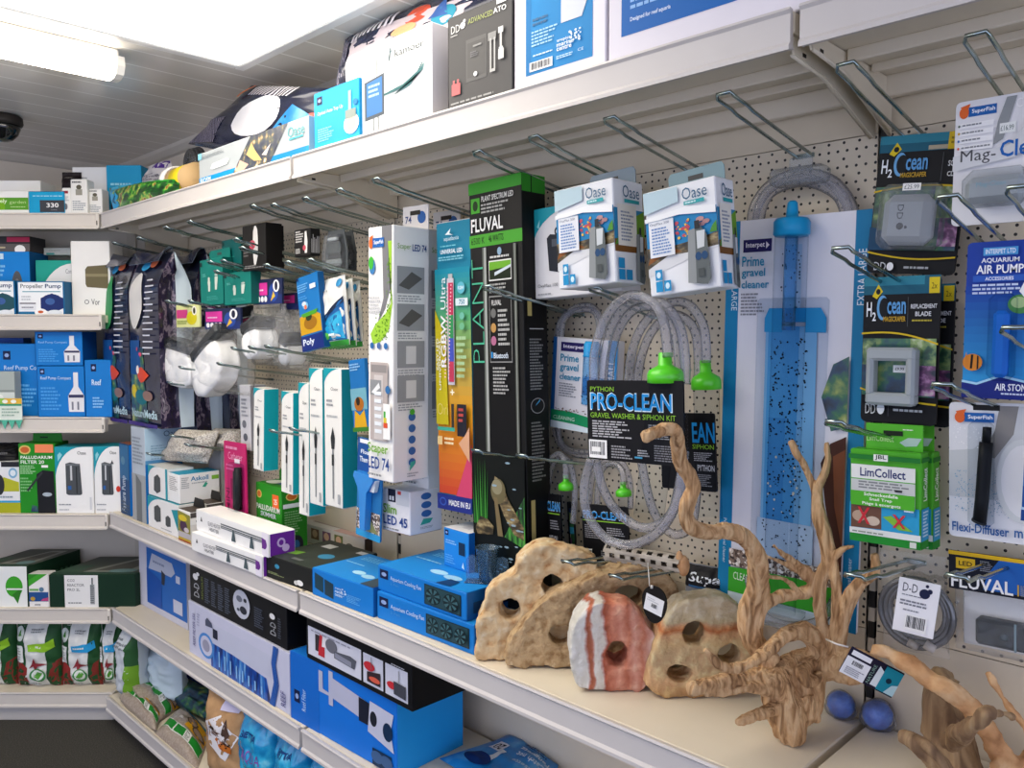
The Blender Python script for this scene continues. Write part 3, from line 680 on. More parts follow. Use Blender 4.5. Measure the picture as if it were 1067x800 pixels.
# --- second shelf
bx('carton', 'dark carton with crimson strip on top of the blue pump carton', 'box', -20, 36, 246, 2.96, onD(10, 262, 2.955).z+.001, .1, '#2c2a2c',
   {'front': [('r', .58, .62, 1, .95, '#a8284a'), ('r', 0, 0, 1, .5, '#5f5a58'), ('e', .82, .12, .1, .3, '#f0efea'), ('r', .3, .2, .55, .3, '#b9b08c')]}, cols={'right': '#3a3638'})
bx('carton', 'bright blue carton picturing a grey round pump, second corner shelf', 'box', -20, 35, 262, 2.955, BZ[1], .12, '#1482d2',
   {'front': [('e', .76, .46, .1, .24, '#57595a'), ('p', [(.5, .38), (.72, .5), (.72, .34)], '#4b4d4e'), ('e', .76, .46, .05, .12, '#77797a'), ('r', .36, .88, .52, .97, '#c9e2f2'), ('l', .3, .6, .55, .8, 3, '#7fc0ea')]}, cols={'right': '#0e4f86'})
def pump_art(mot): return [('r', .03, .02, .97, .97, '#f1f4f4'), ('t', 'Propeller', .08, .76, .56, .92, '#6f7478'), ('t', 'Pump', .6, .76, .94, .92, '#1a3d6a'), ('r', .12, .68, .92, .705, '#2b8fa4'),
    ('e', .74, .38, .24, .24, mot), ('p', [(.5, .2), (.74, .05), (.98, .2), (.98, .5), (.74, .64), (.5, .5)], mot), ('e', .7, .4, .1, .1, '#3d5f9a'), ('r', .03, .02, .42, .1, '#1d6f9e'), ('l', .1, .42, .42, .58, 2, '#c3c8cc'), ('r', .06, .14, .4, .32, '#e4e6ea'), ('r', .06, .33, .4, .36, '#4a3f4a'), ('l', .1, .18, .36, .26, 1, '#8b8f98'), ('e', .5, .08, .13, .11, '#f6f6f4'), ('e', .5, .09, .06, .04, '#c05a2c'), ('e', .8, .07, .16, .08, '#dfe6ea')]
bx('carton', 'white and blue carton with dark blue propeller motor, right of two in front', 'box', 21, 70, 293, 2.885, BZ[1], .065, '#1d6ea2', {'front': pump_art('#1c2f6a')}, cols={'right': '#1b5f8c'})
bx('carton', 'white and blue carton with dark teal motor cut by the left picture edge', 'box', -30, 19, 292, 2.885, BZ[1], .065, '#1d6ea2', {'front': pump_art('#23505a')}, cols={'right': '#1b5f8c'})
bx('carton', 'teal and white carton with big white arc behind the propeller cartons', 'box', 41, 80, 271, 2.97, BZ[1], .1, '#22a08c',
   {'front': [('p', [(0, 0), (1, 0), (1, .98)]+[(1-.98*math.sin(a*PI/2/9), .62*1.52*math.cos(a*PI/2/9)) for a in range(10)], '#e4e4e0'), ('t', 'Com', .8, .76, .98, .84, '#6d6f70', 0, False), ('e', .62, .5, .1, .08, '#4a5c58'), ('e', .8, .44, .12, .1, '#2f5a50'), ('r', .76, .1, .9, .4, '#cfcfca')]})
bx('carton', 'small grey-white carton on top of the teal carton, second corner shelf', 'box', 50, 78, 258, 3.04, BZ[1]+.225, .06, '#b9bcba', {'front': [('l', .2, .5, .9, .7, 1, '#8f9794'), ('r', .1, .05, .4, .3, '#3f8f8c')]})
bx('carton', 'tall white carton with olive pump picture beside the navy bags', 'box', 78, 118, 251, 2.93, BZ[1], .1, '#efeee9',
   {'front': [('p', [(.36, .62), (.42, .66), (.95, .68), (.95, .36), (.4, .38), (.36, .42)], '#6d6447'), ('r', .36, .52, .95, .56, '#8d8462'), ('t', 'Vor', .5, .14, .72, .22, '#3a3c40', 0, False), ('e', .38, .18, .06, .03, '#3a3c40'), ('e', .38, .18, .045, .022, '#efeee9')]}, cols={'left': '#dddcd6'})
# --- third shelf: blue cartons
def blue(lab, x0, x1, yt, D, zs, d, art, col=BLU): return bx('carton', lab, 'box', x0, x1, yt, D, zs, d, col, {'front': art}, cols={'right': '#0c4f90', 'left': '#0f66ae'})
def pumpbottle(cx): return [('p', [(cx-.16, .1), (cx+.16, .1), (cx+.17, .42), (cx+.05, .6), (cx+.05, .88), (cx-.05, .88), (cx-.05, .6), (cx-.17, .42)], '#e3e3e6'), ('r', cx-.16, .38, cx+.16, .44, '#3a3a5c'), ('r', cx-.1, .14, cx-.06, .3, '#7a7c8a'), ('r', cx+.02, .14, cx+.06, .3, '#7a7c8a')]
logo = lambda a, b, c, d: [('r', a, b, c, d, '#141d44'), ('e', (a+c)/2, (b+d)/2, (c-a)*.3, (d-b)*.22, '#8fa8d8')]
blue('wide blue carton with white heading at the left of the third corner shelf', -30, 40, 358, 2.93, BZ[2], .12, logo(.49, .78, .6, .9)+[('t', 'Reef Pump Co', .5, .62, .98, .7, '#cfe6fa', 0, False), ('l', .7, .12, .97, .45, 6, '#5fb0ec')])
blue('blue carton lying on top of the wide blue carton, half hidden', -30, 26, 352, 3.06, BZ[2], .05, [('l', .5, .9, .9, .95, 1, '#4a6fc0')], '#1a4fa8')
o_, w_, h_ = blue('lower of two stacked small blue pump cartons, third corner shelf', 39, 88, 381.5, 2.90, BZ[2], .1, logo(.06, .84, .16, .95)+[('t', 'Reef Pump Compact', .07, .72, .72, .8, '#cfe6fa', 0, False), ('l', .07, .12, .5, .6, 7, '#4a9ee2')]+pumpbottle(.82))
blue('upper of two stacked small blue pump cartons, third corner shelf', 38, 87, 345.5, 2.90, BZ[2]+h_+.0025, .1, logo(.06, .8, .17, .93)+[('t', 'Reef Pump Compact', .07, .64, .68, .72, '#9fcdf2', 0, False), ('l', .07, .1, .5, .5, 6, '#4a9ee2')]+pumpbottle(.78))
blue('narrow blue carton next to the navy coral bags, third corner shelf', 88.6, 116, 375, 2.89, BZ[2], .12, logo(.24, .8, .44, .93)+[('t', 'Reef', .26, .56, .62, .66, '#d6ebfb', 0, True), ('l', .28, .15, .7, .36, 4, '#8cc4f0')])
def shelf_sign():
    mw, w, h = bmat(-8, 22, 415, 2.855, onD(0, 447, 2.855).z)
    b = MB(); b.box(-w/2, 0, h*.3, w/2, .002, h, '#dfe9dc'); S = faceS(w, .002, h, 'front')
    draw(b, S, [('r', 0, .82, 1, 1, '#e0b23a'), ('r', 0, .82, .4, 1, '#8fc04a'), ('e', .42, .9, .1, .06, '#f3f3e6'), ('e', .72, .9, .1, .06, '#f3f3e6'), ('r', 0, .76, 1, .82, '#2f9a72'), ('l', .3, .4, .95, .7, 3, '#9fb8a8')])
    o = b.build('shelf_sign', None, mw); tag(o, 'small green and white sign with bunting edge on the third corner shelf rail', 'sign')
    for k in range(4):
        p = MB(); x = -w/2+w*(k+.5)/4; p.prism([(x-w/8, h*.3), (x+w/8, h*.3), (x, 0)], 0, .002, '#58b79a'); part(p, 'pennant', o)
shelf_sign()
bx('clear_pack', 'small clear blister pack with grey lid behind the shelf sign', 'pack', -6, 15, 387, 2.88, BZ[2], .04, '#a9b2ac', {'front': [('r', 0, 0, 1, .6, '#cfd6d0'), ('r', 0, .55, 1, .6, '#8a948e'), ('r', .55, .02, 1, .3, '#5a6a44'), ('e', .3, .3, .2, .2, '#e6e9e4')]})
# --- fourth shelf
bx('carton', 'white and lime carton topped with black film at far left of the fourth corner shelf', 'box', -25, 17, 481, 2.90, BZ[3], .1, '#e7e9ea',
   {'front': [('r', 0, 0, 1, .2, '#a8ac1e'), ('r', 0, .2, 1, .24, '#3aa0d0'), ('p', [(.4, .42), (.98, .42), (.98, .6), (.6, .7)], '#b6b92c'), ('r', .55, .9, 1, 1, '#26282c'), ('e', .84, .78, .11, .1, '#7fb2d0'), ('e', .84, .78, .07, .06, '#dfe9ee'), ('e', .5, .55, .12, .2, '#2c2e30'), ('l', .5, .28, .95, .34, 1, '#8fa0aa')]})
bag('gusset_pouch', 'crumpled black film pouch lying on the white and lime carton', 'bag', (-20, 483, 'D2.92'), (16, 483, 'D2.92'), (-20, 462), .06, '#18181a', [('l', .5, .4, .9, .6, 1, '#5a5a5c')], seal=.1, seed=2, wr=.01)
GRN = '#1f8a1c'
def pallu(o, w, d, h):
    m = MB(); m.prism([(-w*.3, h-.003), (w*.52, h-.003), (w*.5, h+.032), (-w*.28, h+.032)], d*.5, d*.5+.002, '#1d7d1c'); m.box(-.012, d*.5-.001, h+.014, .016, d*.5, h+.02, '#0d3a10'); part(m, 'hang_tab', o)
bx('carton', 'green carton with black filter picture and orange sticker, fourth corner shelf', 'box', 16.5, 55, 462, 2.895, BZ[3], .09, GRN,
   {'front': [('e', .18, .91, .16, .065, '#d8c46a'), ('e', .18, .91, .12, .045, '#c8642c'), ('t', 'PALLUDARIUM', .06, .78, .92, .825, '#f2f6f0'), ('t', 'FILTER 20', .06, .71, .7, .76, '#e6efe2'), ('r', .62, .655, .8, .69, '#f6f6f2'), ('l', .04, .56, .5, .69, 5, '#9fd49a'), ('l', .04, .3, .36, .52, 5, '#7cc077'),
     ('p', [(.5, 0), (.98, 0), (.95, .6), (.66, .62), (.48, .56)], '#17181b'), ('p', [(.2, .33), (.24, .31), (.66, .58), (.62, .6)], '#303437'), ('e', .76, .27, .13, .03, '#aab6be'), ('p', [(.3, .02), (.5, .02), (.48, .1), (.34, .12)], 'reef_dark'), ('r', .46, .87, .96, .99, '#f08a5a')]},
   cols={'right': '#17661a', 'top': '#25962a'}, parts=pallu)
def oase_art(extra=()): return [('p', [(0, .48), (0, 1), (.72, 1)]+[(.72-.72*math.sin(a*PI/2/8)-.0*a, 1-.52*(1-math.cos(a*PI/2/8))) for a in range(1, 9)], '#1797a8'), ('p', [(.08, .78), (.2, .88), (.14, .92), (.07, .88)], '#8fd2d8'), ('t', 'Oase', .6, .885, .83, .935, '#3c4044', 0, False),
    ('p', [(.28, .3), (.34, .28), (.66, .28), (.7, .3), (.66, .74), (.4, .77), (.28, .75)], '#4b4f52'), ('r', .4, .5, .45, .72, '#c9ccce'), ('r', .55, .3, .58, .7, '#2b2e30'), ('r', .33, .36, .42, .42, '#2c5fa0'), ('r', .3, .72, .66, .75, '#6d7174'), ('l', .08, .12, .5, .155, 1, '#9a9da0'), ('l', .08, .04, .45, .08, 1, '#c0c2c4')]+list(extra)
bx('carton', 'white filter carton with teal corner, left of two on the fourth corner shelf', 'box', 54.5, 94.2, 465.5, 2.885, BZ[3], .1, '#f0f0ed', {'front': oase_art([('r', .9, .06, .95, .25, '#d6d8da')])}, cols={'top': '#1797a8'}, group='white and teal filter cartons')
bx('carton', 'white filter carton with teal corner and red dot, beside the narrow dark blue carton', 'box', 95.2, 124, 465, 2.885, BZ[3], .1, '#f0f0ed', {'front': oase_art([('e', .88, .37, .08, .045, '#d8402c'), ('p', [(.62, .74), (.74, .74), (.68, .8)], '#4b4f52')])}, cols={'top': '#1797a8'}, group='white and teal filter cartons')
# --- fifth shelf: dark green cartons lying deep
DGR = '#12301f'
topart = [('r', 0, .1, 1, 1, '#4a5248'), ('p', [(.3, .1), (.9, .1), (.86, .9), (.55, .9)], '#8b8f86'), ('p', [(.42, .2), (.8, .2), (.78, .8), (.6, .8)], '#55564e'), ('r', 0, .1, .25, .5, '#3d5a48'), ('e', .75, .2, .16, .1, '#6f8f90')]
def green_skew(name, lab, x0, x1, yt, D, art, shear, dd):
    mw, w, h = bmat(x0, x1, yt, D, BZ[4]); mb = MB(); mb.box(-w/2, 0, 0, w/2, dd, h, DGR, .002)
    draw(mb, faceS(w, dd, h, 'front'), art); draw(mb, faceS(w, dd, h, 'top'), topart)
    draw(mb, faceS(w, dd, h, 'right'), [('l', .1, .3, .95, .8, 9, '#3a5a46', True)])
    for i, v in enumerate(mb.v): mb.v[i] = (v[0]+shear*v[1], v[1], v[2])
    o = mb.build(name, None, mw); tag(o, lab, 'box')
    l_ = MB(); l_.box(-w/2+.004, .004, h-.0002, w/2-.004, .03, h+.0012, '#2d4a3a', .0004); part(l_, 'top_flap', o)
green_skew('carton', 'long dark green carton with white leaf panel at left of the fifth corner shelf', -35, 22, 590, 2.89, [('r', 0, 0, .98, 1, '#e9ece8'), ('e', .74, .5, .16, .26, '#3fa32c'), ('p', [(.7, .3), (.9, .5), (.8, .08)], '#2f7d24'), ('r', .6, .42, .9, .46, '#e9ece8')], .28, .235)
bx('carton', 'small white carton with green top and blue picture between the dark green cartons', 'box', 22.3, 43.5, 598, 2.885, BZ[4], .05, '#eceae6',
   {'front': [('p', [(0, .62), (0, 1), (.95, 1)], '#3fa32c'), ('p', [(0, .82), (0, 1), (.5, 1)], '#2f8a24'), ('r', .02, .18, .98, .46, '#25508c'), ('e', .2, .26, .12, .06, '#c09a3c'), ('p', [(.6, .2), (.98, .2), (.98, .3), (.7, .26)], '#c04a7c'), ('r', .05, .5, .5, .56, '#6fae5c'), ('e', .65, .54, .12, .07, '#5a7f9a'), ('l', .3, .05, .7, .11, 1, '#6d6f70')]})
green_skew('carton', 'dark green carton with white reactor label at right of the fifth corner shelf', 44, 135, 598.5, 2.885, [('r', .18, 0, .57, .98, '#e9e9e6'), ('t', 'CO2', .215, .78, .3, .86, '#3a3d40', 0, False), ('t', 'REACTOR', .215, .64, .41, .72, '#3a3d40', 0, False), ('t', 'PRO 2L', .215, .5, .36, .58, '#3a3d40', 0, False), ('l', .22, .1, .44, .17, 1, '#8d9092'), ('r', .48, .1, .53, .7, '#9fa3a4'), ('r', .497, .7, .515, .9, '#6a6e70'), ('l', .48, .12, .53, .68, 9, '#5c6062')], .28, .235)
# --- lowest shelf: soil bags standing
def soil(lab, x0, x1, yt, tagcol, seed, D=2.90, group='standing plant soil bags on the lowest corner shelf', half=False):
    mw, w, h = bmat(x0, x1, yt, D, BZ[5]); kw = dict(seal=.07, seed=seed, wr=.010)
    art = [('r', .0, .0, .26, .98, '#1f4a2a'), ('r', .74, .0, 1, .98, '#24502c'), ('p', [(0, 0), (.3, 0), (.3, .3), (.1, .42), (0, .4)], '#8c2c2a'), ('p', [(.72, 0), (1, 0), (1, .42), (.85, .36)], '#7d3028'),
           ('e', .12, .78, .13, .1, '#cfd8d0'), ('p', [(.06, .74), (.12, .84), (.18, .76)], '#4a8a3a'), ('r', .02, .38, .22, .62, '#dfe2de'), ('l', .05, .4, .19, .6, 5, '#9a9f9a'),
           ('p', [(.34, .64), (.74, .67), (.9, .72), (.92, .6), (.74, .54), (.36, .55)], tagcol), ('l', .4, .58, .7, .63, 1, '#f0f4ea'), ('l', .4, .8, .72, .86, 2, '#8e9292'),
           ('p', [(.36, .3), (.42, .36), (.5, .46), (.52, .38), (.78, .36), (.56, .33), (.5, .26), (.46, .33)], '#8c3038'), ('e', .56, .2, .18, .1, '#3f8a4a'), ('e', .56, .21, .14, .075, '#dfe6dc'), ('p', [(.46, .18), (.56, .26), (.68, .24), (.58, .15)], '#5aa03c'), ('l', .32, .04, .7, .09, 1, '#9a9e9c')]
    mb, S = bag_mesh(w, h, .075, art, '#e0e2de', **kw); o = mb.build('soil_bag', None, mw); tag(o, lab, 'bag', group)
soil('standing plant soil bag with lime green tag, leftmost of the lowest corner shelf', 3, 50, 646, '#8cc02c', 1)
soil('standing plant soil bag with blue tag in the middle of the lowest corner shelf', 51, 93, 648, '#2fa0d8', 2, D=2.905)
soil('narrow standing plant soil bag turned away next to the corner on the lowest shelf', 92, 116, 649, '#2fa0d8', 3, D=2.92)
soil('standing plant soil bag cut off by the left picture edge on the lowest corner shelf', -46, 2, 645, '#8cc02c', 6, D=2.91)
# ================================================================== GOODS ON THE TOP SHELF OF THE LONG WALL
def qbag(name, label, cat, bl, br, tr, tl, t, col, art=(), group=None, wr=.006, seed=0, nu=22, nv=22, back=None, p=2.2, sub=22, taper=True, extra=None, floor=None):
    """soft pack stretched between four corner points, swollen in the middle"""
    A, B, C, D = [pt(q) for q in (bl, br, tr, tl)]
    c0 = (A+B)/2; n = (B-A).cross(D-A).normalized()
    if n.dot(CAM-c0) < 0: n = -n
    def S0(u, v): return A*(1-u)*(1-v)+B*u*(1-v)+C*u*v+D*(1-u)*v
    def bul(u, v): return t/2*(max(0, 1-abs(2*u-1)**p)**.55)*(max(0, 1-abs(2*v-1)**(p*1.6))**.55 if taper else 1)
    def nz(u, v): return mnoise.noise(Vector((u*4+seed*7.7, v*4, seed)))*wr+mnoise.noise(Vector((u*11, v*11+seed*2, 3)))*wr*.5
    def cl(P):
        if floor is not None and P.z < floor: P = Vector((P.x, P.y, floor))
        return P
    def S(u, v, e): return tuple(cl(S0(u, v)+n*(bul(u, v)+nz(u, v)*min(1, 6*bul(u, v)/t)+e))-c0)
    def Bk(u, v): return tuple(cl(S0(u, v)-n*(bul(u, v)*.9+.001))-c0)
    mb = MB(); g = [(i/nu, j/nv) for j in range(nv+1) for i in range(nu+1)]
    fs = [(j*(nu+1)+i, j*(nu+1)+i+1, (j+1)*(nu+1)+i+1, (j+1)*(nu+1)+i) for j in range(nv) for i in range(nu)]
    mb.add([S(u, v, 0) for u, v in g], fs, col, True); mb.add([Bk(u, v) for u, v in g], [f[::-1] for f in fs], back or col, True)
    rim = [(i/nu, 0) for i in range(nu)]+[(1, j/nv) for j in range(nv)]+[(1-i/nu, 1) for i in range(nu)]+[(0, 1-j/nv) for j in range(nv)]
    k = len(rim); mb.add([S(u, v, 0) for u, v in rim]+[Bk(u, v) for u, v in rim], [(i, i+k, (i+1) % k+k, (i+1) % k) for i in range(k)], col, True)
    draw(mb, S, list(art), eps=.0012, step=.0004, sub=sub)
    o = mb.build(name, None, Matrix.Translation(c0)); tag(o, label, cat, group)
    if extra: extra(o, S)
    return o, S
def abx(name, label, cat, x0, x1, py, ytop, Y, zs, d, base='#eeeeee', art=None, cols=None, group=None, parts=None, cham=.0018):
    """carton whose front is parallel to the long wall: left and right picture columns, top row at its left edge"""
    P0 = onY(x0, py, Y); P1 = onY(x1, py, Y); h = onY(x0, ytop, Y).z-zs; w = P1.x-P0.x; c = (P0+P1)/2
    mb = MB(); mb.box(-w/2, 0, 0, w/2, d, h, base, cham)
    for f, q in (cols or {}).items(): draw(mb, faceS(w, d, h, f), [('r', .006, .006, .994, .994, q)], eps=.0003)
    for f, a in (art or {}).items(): draw(mb, faceS(w, d, h, f), a)
    o = mb.build(name, None, Matrix.Translation((c.x, Y, zs))); tag(o, label, cat, group)
    if parts: parts(o, w, d, h)
    return o, w, h
TZ = TOPZ+.0005
YF = -.292
# tall glossy cartons at the right
abx('carton', 'largest white glossy carton with blue label on the top shelf, cut by the top edge', 'box', 634, 852, 40, -130, YF, TZ, .2, '#e3dfe6',
    {'front': [('r', .075, .13, .94, 1, '#0f63b0'), ('t', 'Designed for reef aquaria', .125, .19, .34, .218, '#dcebfa', 0, True), ('l', .125, .25, .4, .42, 5, '#8fbce8'), ('p', [(.42, .34), (.56, .32), (.62, .38), (.62, .7), (.42, .7)], '#dcdce2')]}, cols={'right': '#d8d4da'})
abx('carton', 'white glossy carton with narrow blue label and barcode, second from right on top shelf', 'box', 536, 631, 80, -90, YF, TZ, .2, '#e9e5ec',
    {'front': [('r', .14, .075, .87, 1, '#1585c4'), ('r', .14, .075, .2, 1, '#1477b4'), ('t', '1.5L', .22, .5, .34, .54, '#d6ecf8', 0, False), ('t', 'ESL', .22, .57, .42, .61, '#d6ecf8', 0, False), ('p', [(.54, .3), (.76, .3), (.83, .4), (.83, .8), (.54, .8)], '#d5dbe2'),
     ('l', .22, .33, .5, .38, 2, '#3f6f96'), ('l', .21, .22, .52, .31, 5, '#a5d4ee'), ('l', .23, .165, .46, .18, 1, '#cbe8f8'), ('bar', .19, .09, .45, .14), ('t', 'tropical', .5, .2, .66, .22, '#eef8fd'), ('t', 'marine', .5, .178, .68, .2, '#eef8fd'), ('t', 'centre', .5, .155, .66, .177, '#eef8fd'),
     ('spk', .64, .18, .76, .24, 26, .012, .006, '#e3f3fb'), ('t', 'CE', .73, .12, .79, .135, '#d6ecf8', 0, False), ('l', .5, .11, .7, .13, 2, '#bfe2f4')]}, cols={'right': '#dcd8e0', 'left': '#dedae2'})
abx('carton', 'charcoal carton picturing a grey controller and float sensors on the top shelf', 'box', 467, 534, 115, 20, YF, TZ, .12, '#4d4c4c',
    {'front': [('r', .3, .26, .62, .7, '#5f5e5d'), ('r', .32, .3, .6, .66, '#565554'), ('t', 'DD', .06, .82, .2, .9, '#d9d9d6', 0, False), ('e', .25, .87, .04, .035, '#f2f2ee'), ('e', .28, .91, .02, .018, '#f2f2ee'), ('t', 'ADVANCED', .34, .855, .72, .91, '#a9b26a', 0, False), ('t', 'ATO', .73, .86, .92, .915, '#f2f2f0'),
     ('r', .78, .94, .92, 1, '#e6e6e4'), ('l', .06, .78, .2, .8, 1, '#b9b9b6'), ('r', .42, .6, .55, .62, '#8f8f8c'), ('l', .38, .5, .5, .56, 3, '#77777a'), ('e', .46, .32, .03, .025, '#e8e8e6'), ('r', .08, .16, .22, .28, '#c9696a'), ('r', .1, .27, .13, .32, '#c9696a'), ('r', .17, .27, .2, .32, '#c9696a'),
     ('r', .66, .6, .78, .68, '#8d8d8b'), ('r', .69, .3, .71, .62, '#b9b9b6'), ('r', .75, .3, .77, .62, '#b9b9b6'), ('r', .69, .28, .77, .31, '#b9b9b6'), ('r', .84, .4, .87, .7, '#c9c9c6'), ('r', .82, .64, .89, .7, '#dededa'), ('r', .82, .38, .9, .48, '#d6d6d2'), ('r', .83, .46, .89, .5, '#d6d6d2'), ('l', .08, .05, .9, .085, 1, '#9a9a98')]},
    cols={'left': '#2e2d2d', 'right': '#3a3939'}, parts=lambda o, w, d, h: carton_end(o, w, d, h, '#555454'))
abx('carton', 'bright white carton picturing a blue touch screen and tubes on the top shelf', 'box', 366, 450.5, 140, 58, YF, TZ, .1, '#f0f4f4',
    {'front': [('p', [(.19, .18), (.44, .2), (.44, .66), (.19, .62)], '#4a545c'), ('p', [(.215, .22), (.415, .235), (.415, .63), (.215, .6)], '#3a78bc'), ('l', .24, .42, .4, .58, 3, '#a9cdee'), ('r', .345, .66, .352, .86, '#5a6264'), ('r', .3, .04, .31, .2, '#5a6264'), ('r', .36, .04, .37, .2, '#5a6264'),
     ('p', [(.44, .4), (.7, .42), (.86, .52), (.92, .66), (.84, .54), (.68, .46), (.44, .42)], '#2f6668'), ('p', [(.55, .37), (.75, .42), (.9, .54), (.93, .62), (.8, .46), (.6, .38)], '#3f7a7c'), ('t', 'kamoer', .58, .78, .92, .86, '#3a4246', 0, False), ('p', [(.5, .76), (.515, .76), (.54, .9), (.525, .9)], '#2f4a52'), ('p', [(.53, .84), (.58, .9), (.57, .9), (.52, .84)], '#5f7f86'), ('t', 'one', .76, .71, .9, .76, '#a4b0b4', 0, False), ('l', .02, .24, .12, .4, 3, '#bfe0ea')]},
    cols={'right': '#c9c6cc'}, parts=lambda o, w, d, h: carton_end(o, w, d, h, '#f4f6f6'))
abx('carton', 'cyan carton picturing a small cream pump on the top shelf', 'box', 327.5, 375, 155, 98.5, -.299, TZ, .07, '#12a8e4',
    {'front': logo(.08, .78, .2, .92)+[('t', 'Optical Auto Top Up', .09, .58, .66, .66, '#d9f2fc'), ('l', .1, .12, .46, .36, 6, '#8fdcf6'), ('l', .1, .02, .46, .05, 1, '#c9effb'), ('r', .78, .5, .84, .84, '#9fb9b4'), ('e', .84, .28, .16, .17, '#e3dccd'), ('e', .84, .28, .1, .11, '#c9bfae'), ('r', .72, .38, .94, .52, '#8f9a92'), ('e', .93, .62, .05, .05, '#1580b8')]},
    cols={'right': '#0c7fb4'}, parts=lambda o, w, d, h: carton_end(o, w, d, h, '#19b0ea'))
abx('carton', 'long grey carton with koi picture and blue base stripe on the top shelf', 'box', 207.5, 322.5, 178, 161, -.297, TZ, .09, '#b4bbbd',
    {'front': [('r', 0, 0, 1, .22, '#1593d2'), ('r', .44, .0, .98, .22, '#1186c2'), ('p', [(.34, 0), (.68, 0), (.84, 1), (.52, 1)], 'koi_print'), ('p', [(.48, .5), (.53, .8), (.56, .55), (.62, .2), (.55, .25)], '#ecc27a'), ('p', [(.38, .1), (.44, .02), (.5, .2), (.42, .4)], '#e2b9a4'), ('p', [(.62, .35), (.7, .6), (.66, .3)], '#efe3d4'),
     ('t', 'Oase', .84, .58, .97, .86, '#5fb0b4', 0, False), ('r', .85, .5, .96, .55, '#49b4c0'), ('p', [(.13, .42), (.15, .56), (.3, .6), (.32, .54), (.3, .4), (.15, .38)], '#e6eaea'), ('t', 'BIOSM', .02, .03, .13, .19, '#e6f4fb'), ('l', .03, .8, .3, .9, 2, '#9aa2a4'), ('r', 0, .8, .04, 1, '#8fd4e6')]},
    cols={'right': '#8fb6cc'}, parts=lambda o, w, d, h: carton_end(o, w, d, h, '#d6dada'))
# big sacks of reef material lying behind the cartons
def stripes(a, b, c, d, n, col): return [('p', [(a+(c-a)*i/n, b), (a+(c-a)*(i+.45)/n, b), (a+(c-a)*(i+.9)/n, d), (a+(c-a)*(i+.45)/n, d)], col) for i in range(n)]
qbag('sack', 'navy printed sack with white oval window leaning behind the long grey carton', 'bag', (196, 150, 'Y-.16'), (318, 175, 'Y-.16'), (352, 92, 'Y-.14'), (262, 89, 'Y-.14'), .05, 'navy_film',
     [('p', [(0, .02), (.0, .4), (.16, .5), (.24, .1)], 'zebra_print'), ('e', .46, .55, .2, .3, '#f1f0f2'), ('p', [(.66, .3), (.72, .75), (.98, .6), (.96, .25)], 'blue_water'), ('e', .93, .55, .08, .12, '#d86a5a'), ('e', .9, .47, .05, .08, '#f1e0c0')]+stripes(.16, .84, .66, .985, 13, '#d9d4d8')+[('p', [(.05, .8), (.12, .98), (.15, .98), (.08, .8)], '#e0814a')], wr=.008, seed=3)
qbag('sack', 'navy printed sack with fish pictures lying behind the white and charcoal cartons', 'bag', (349, 96, 'Y-.15'), (520, 60, 'Y-.15'), (560, -46, 'Y-.13'), (360, 40, 'Y-.13'), .06, 'navy_film',
     [('p', [(.0, .0), (.0, .9), (.07, .98), (.09, 0)], 'zebra_print'), ('p', [(.1, .5), (.1, .82), (.98, .72), (.98, .4)], '#c9bcc0'), ('p', [(.1, 0), (.1, .5), (.4, .55), (.4, 0)], '#e6e6ea'), ('e', .52, .75, .07, .12, '#d0563e'), ('e', .47, .58, .07, .08, '#ecab7c'), ('e', .68, .6, .06, .12, '#2c8fa8'), ('p', [(.6, .6), (.66, .85), (.7, .6)], '#3a5fa0'), ('t', 'M', .78, .68, .86, .92, '#d9f0f2'), ('e', .92, .75, .05, .12, '#5a3a86')]+stripes(.1, .74, .4, .93, 9, '#e2dce0'), wr=.008, seed=8)
# left end of the top shelf
qbag('plant_bag', 'green plant-print bag with cyan end lying on the top shelf at the corner', 'bag', (119, 221, 'Y-.292'), (186, 204, 'Y-.292'), (187, 186, 'Y-.27'), (114, 196, 'Y-.27'), .05, 'plant_print',
     [('p', [(0, 0), (.16, 0), (.2, .5), (.16, .75), (0, .8)], '#35a4d8'), ('p', [(.06, .8), (.06, .98), (.55, .99), (.5, .84)], '#3bb0da'), ('p', [(.55, .85), (.55, .99), (.98, .99), (.98, .8)], '#2c9a34'), ('p', [(.08, .3), (.16, .6), (.13, .2)], '#1c5a80')], wr=.006, seed=5)
def tub():
    P = onY(190, 190, -.2); r = .052; mw = Matrix.Translation((P.x+.03, -.235, TZ+r))
    b = MB(); b.lathe([(.001, .0), (r*.86, 0), (r*.86, .16), (.001, .16)], '#c9a878', 24, 'x'); o = b.build('cardboard_tub', None, mw)
    tag(o, 'tan cardboard tub with white lid lying on its side on the top shelf', 'tub')
    l_ = MB(); l_.lathe([(.001, -.006), (r*.9, -.006), (r, -.002), (r, .028), (r*.88, .028), (r*.86, .02)], '#f4f3ee', 28, 'x'); part(l_, 'lid', o)
    y = MB(); y.lathe([(r*.868, .05), (r*.868, .12)], '#d9c41f', 24, 'x'); part(y, 'yellow_band', o)
tub()
def coil():
    P = onY(197, 170, -.13); mw = Matrix.Translation((P.x, -.1, P.z))
    b = MB(); n = 60; R = .05
    for q in range(3): b.tube([(R*(1-.1*q)*math.cos(2*PI*i/n), -.012*q, R*(1-.1*q)*math.sin(2*PI*i/n)) for i in range(n+1)], .009, '#4a4a4c', 8, cap=False)
    b.lathe([(.001, .008), (R*.95, .008), (R*.95, -.03), (.001, -.03)], 'clear_milky', 24, 'y'); b.tube([(0, 0, -R), (0, .004, TZ-P.z)], .006, '#4a4a4c', 8)
    tag(b.build('hose_coil', None, mw), 'grey coil of tubing in film behind the tan tub on the top shelf', 'tubing')
coil()
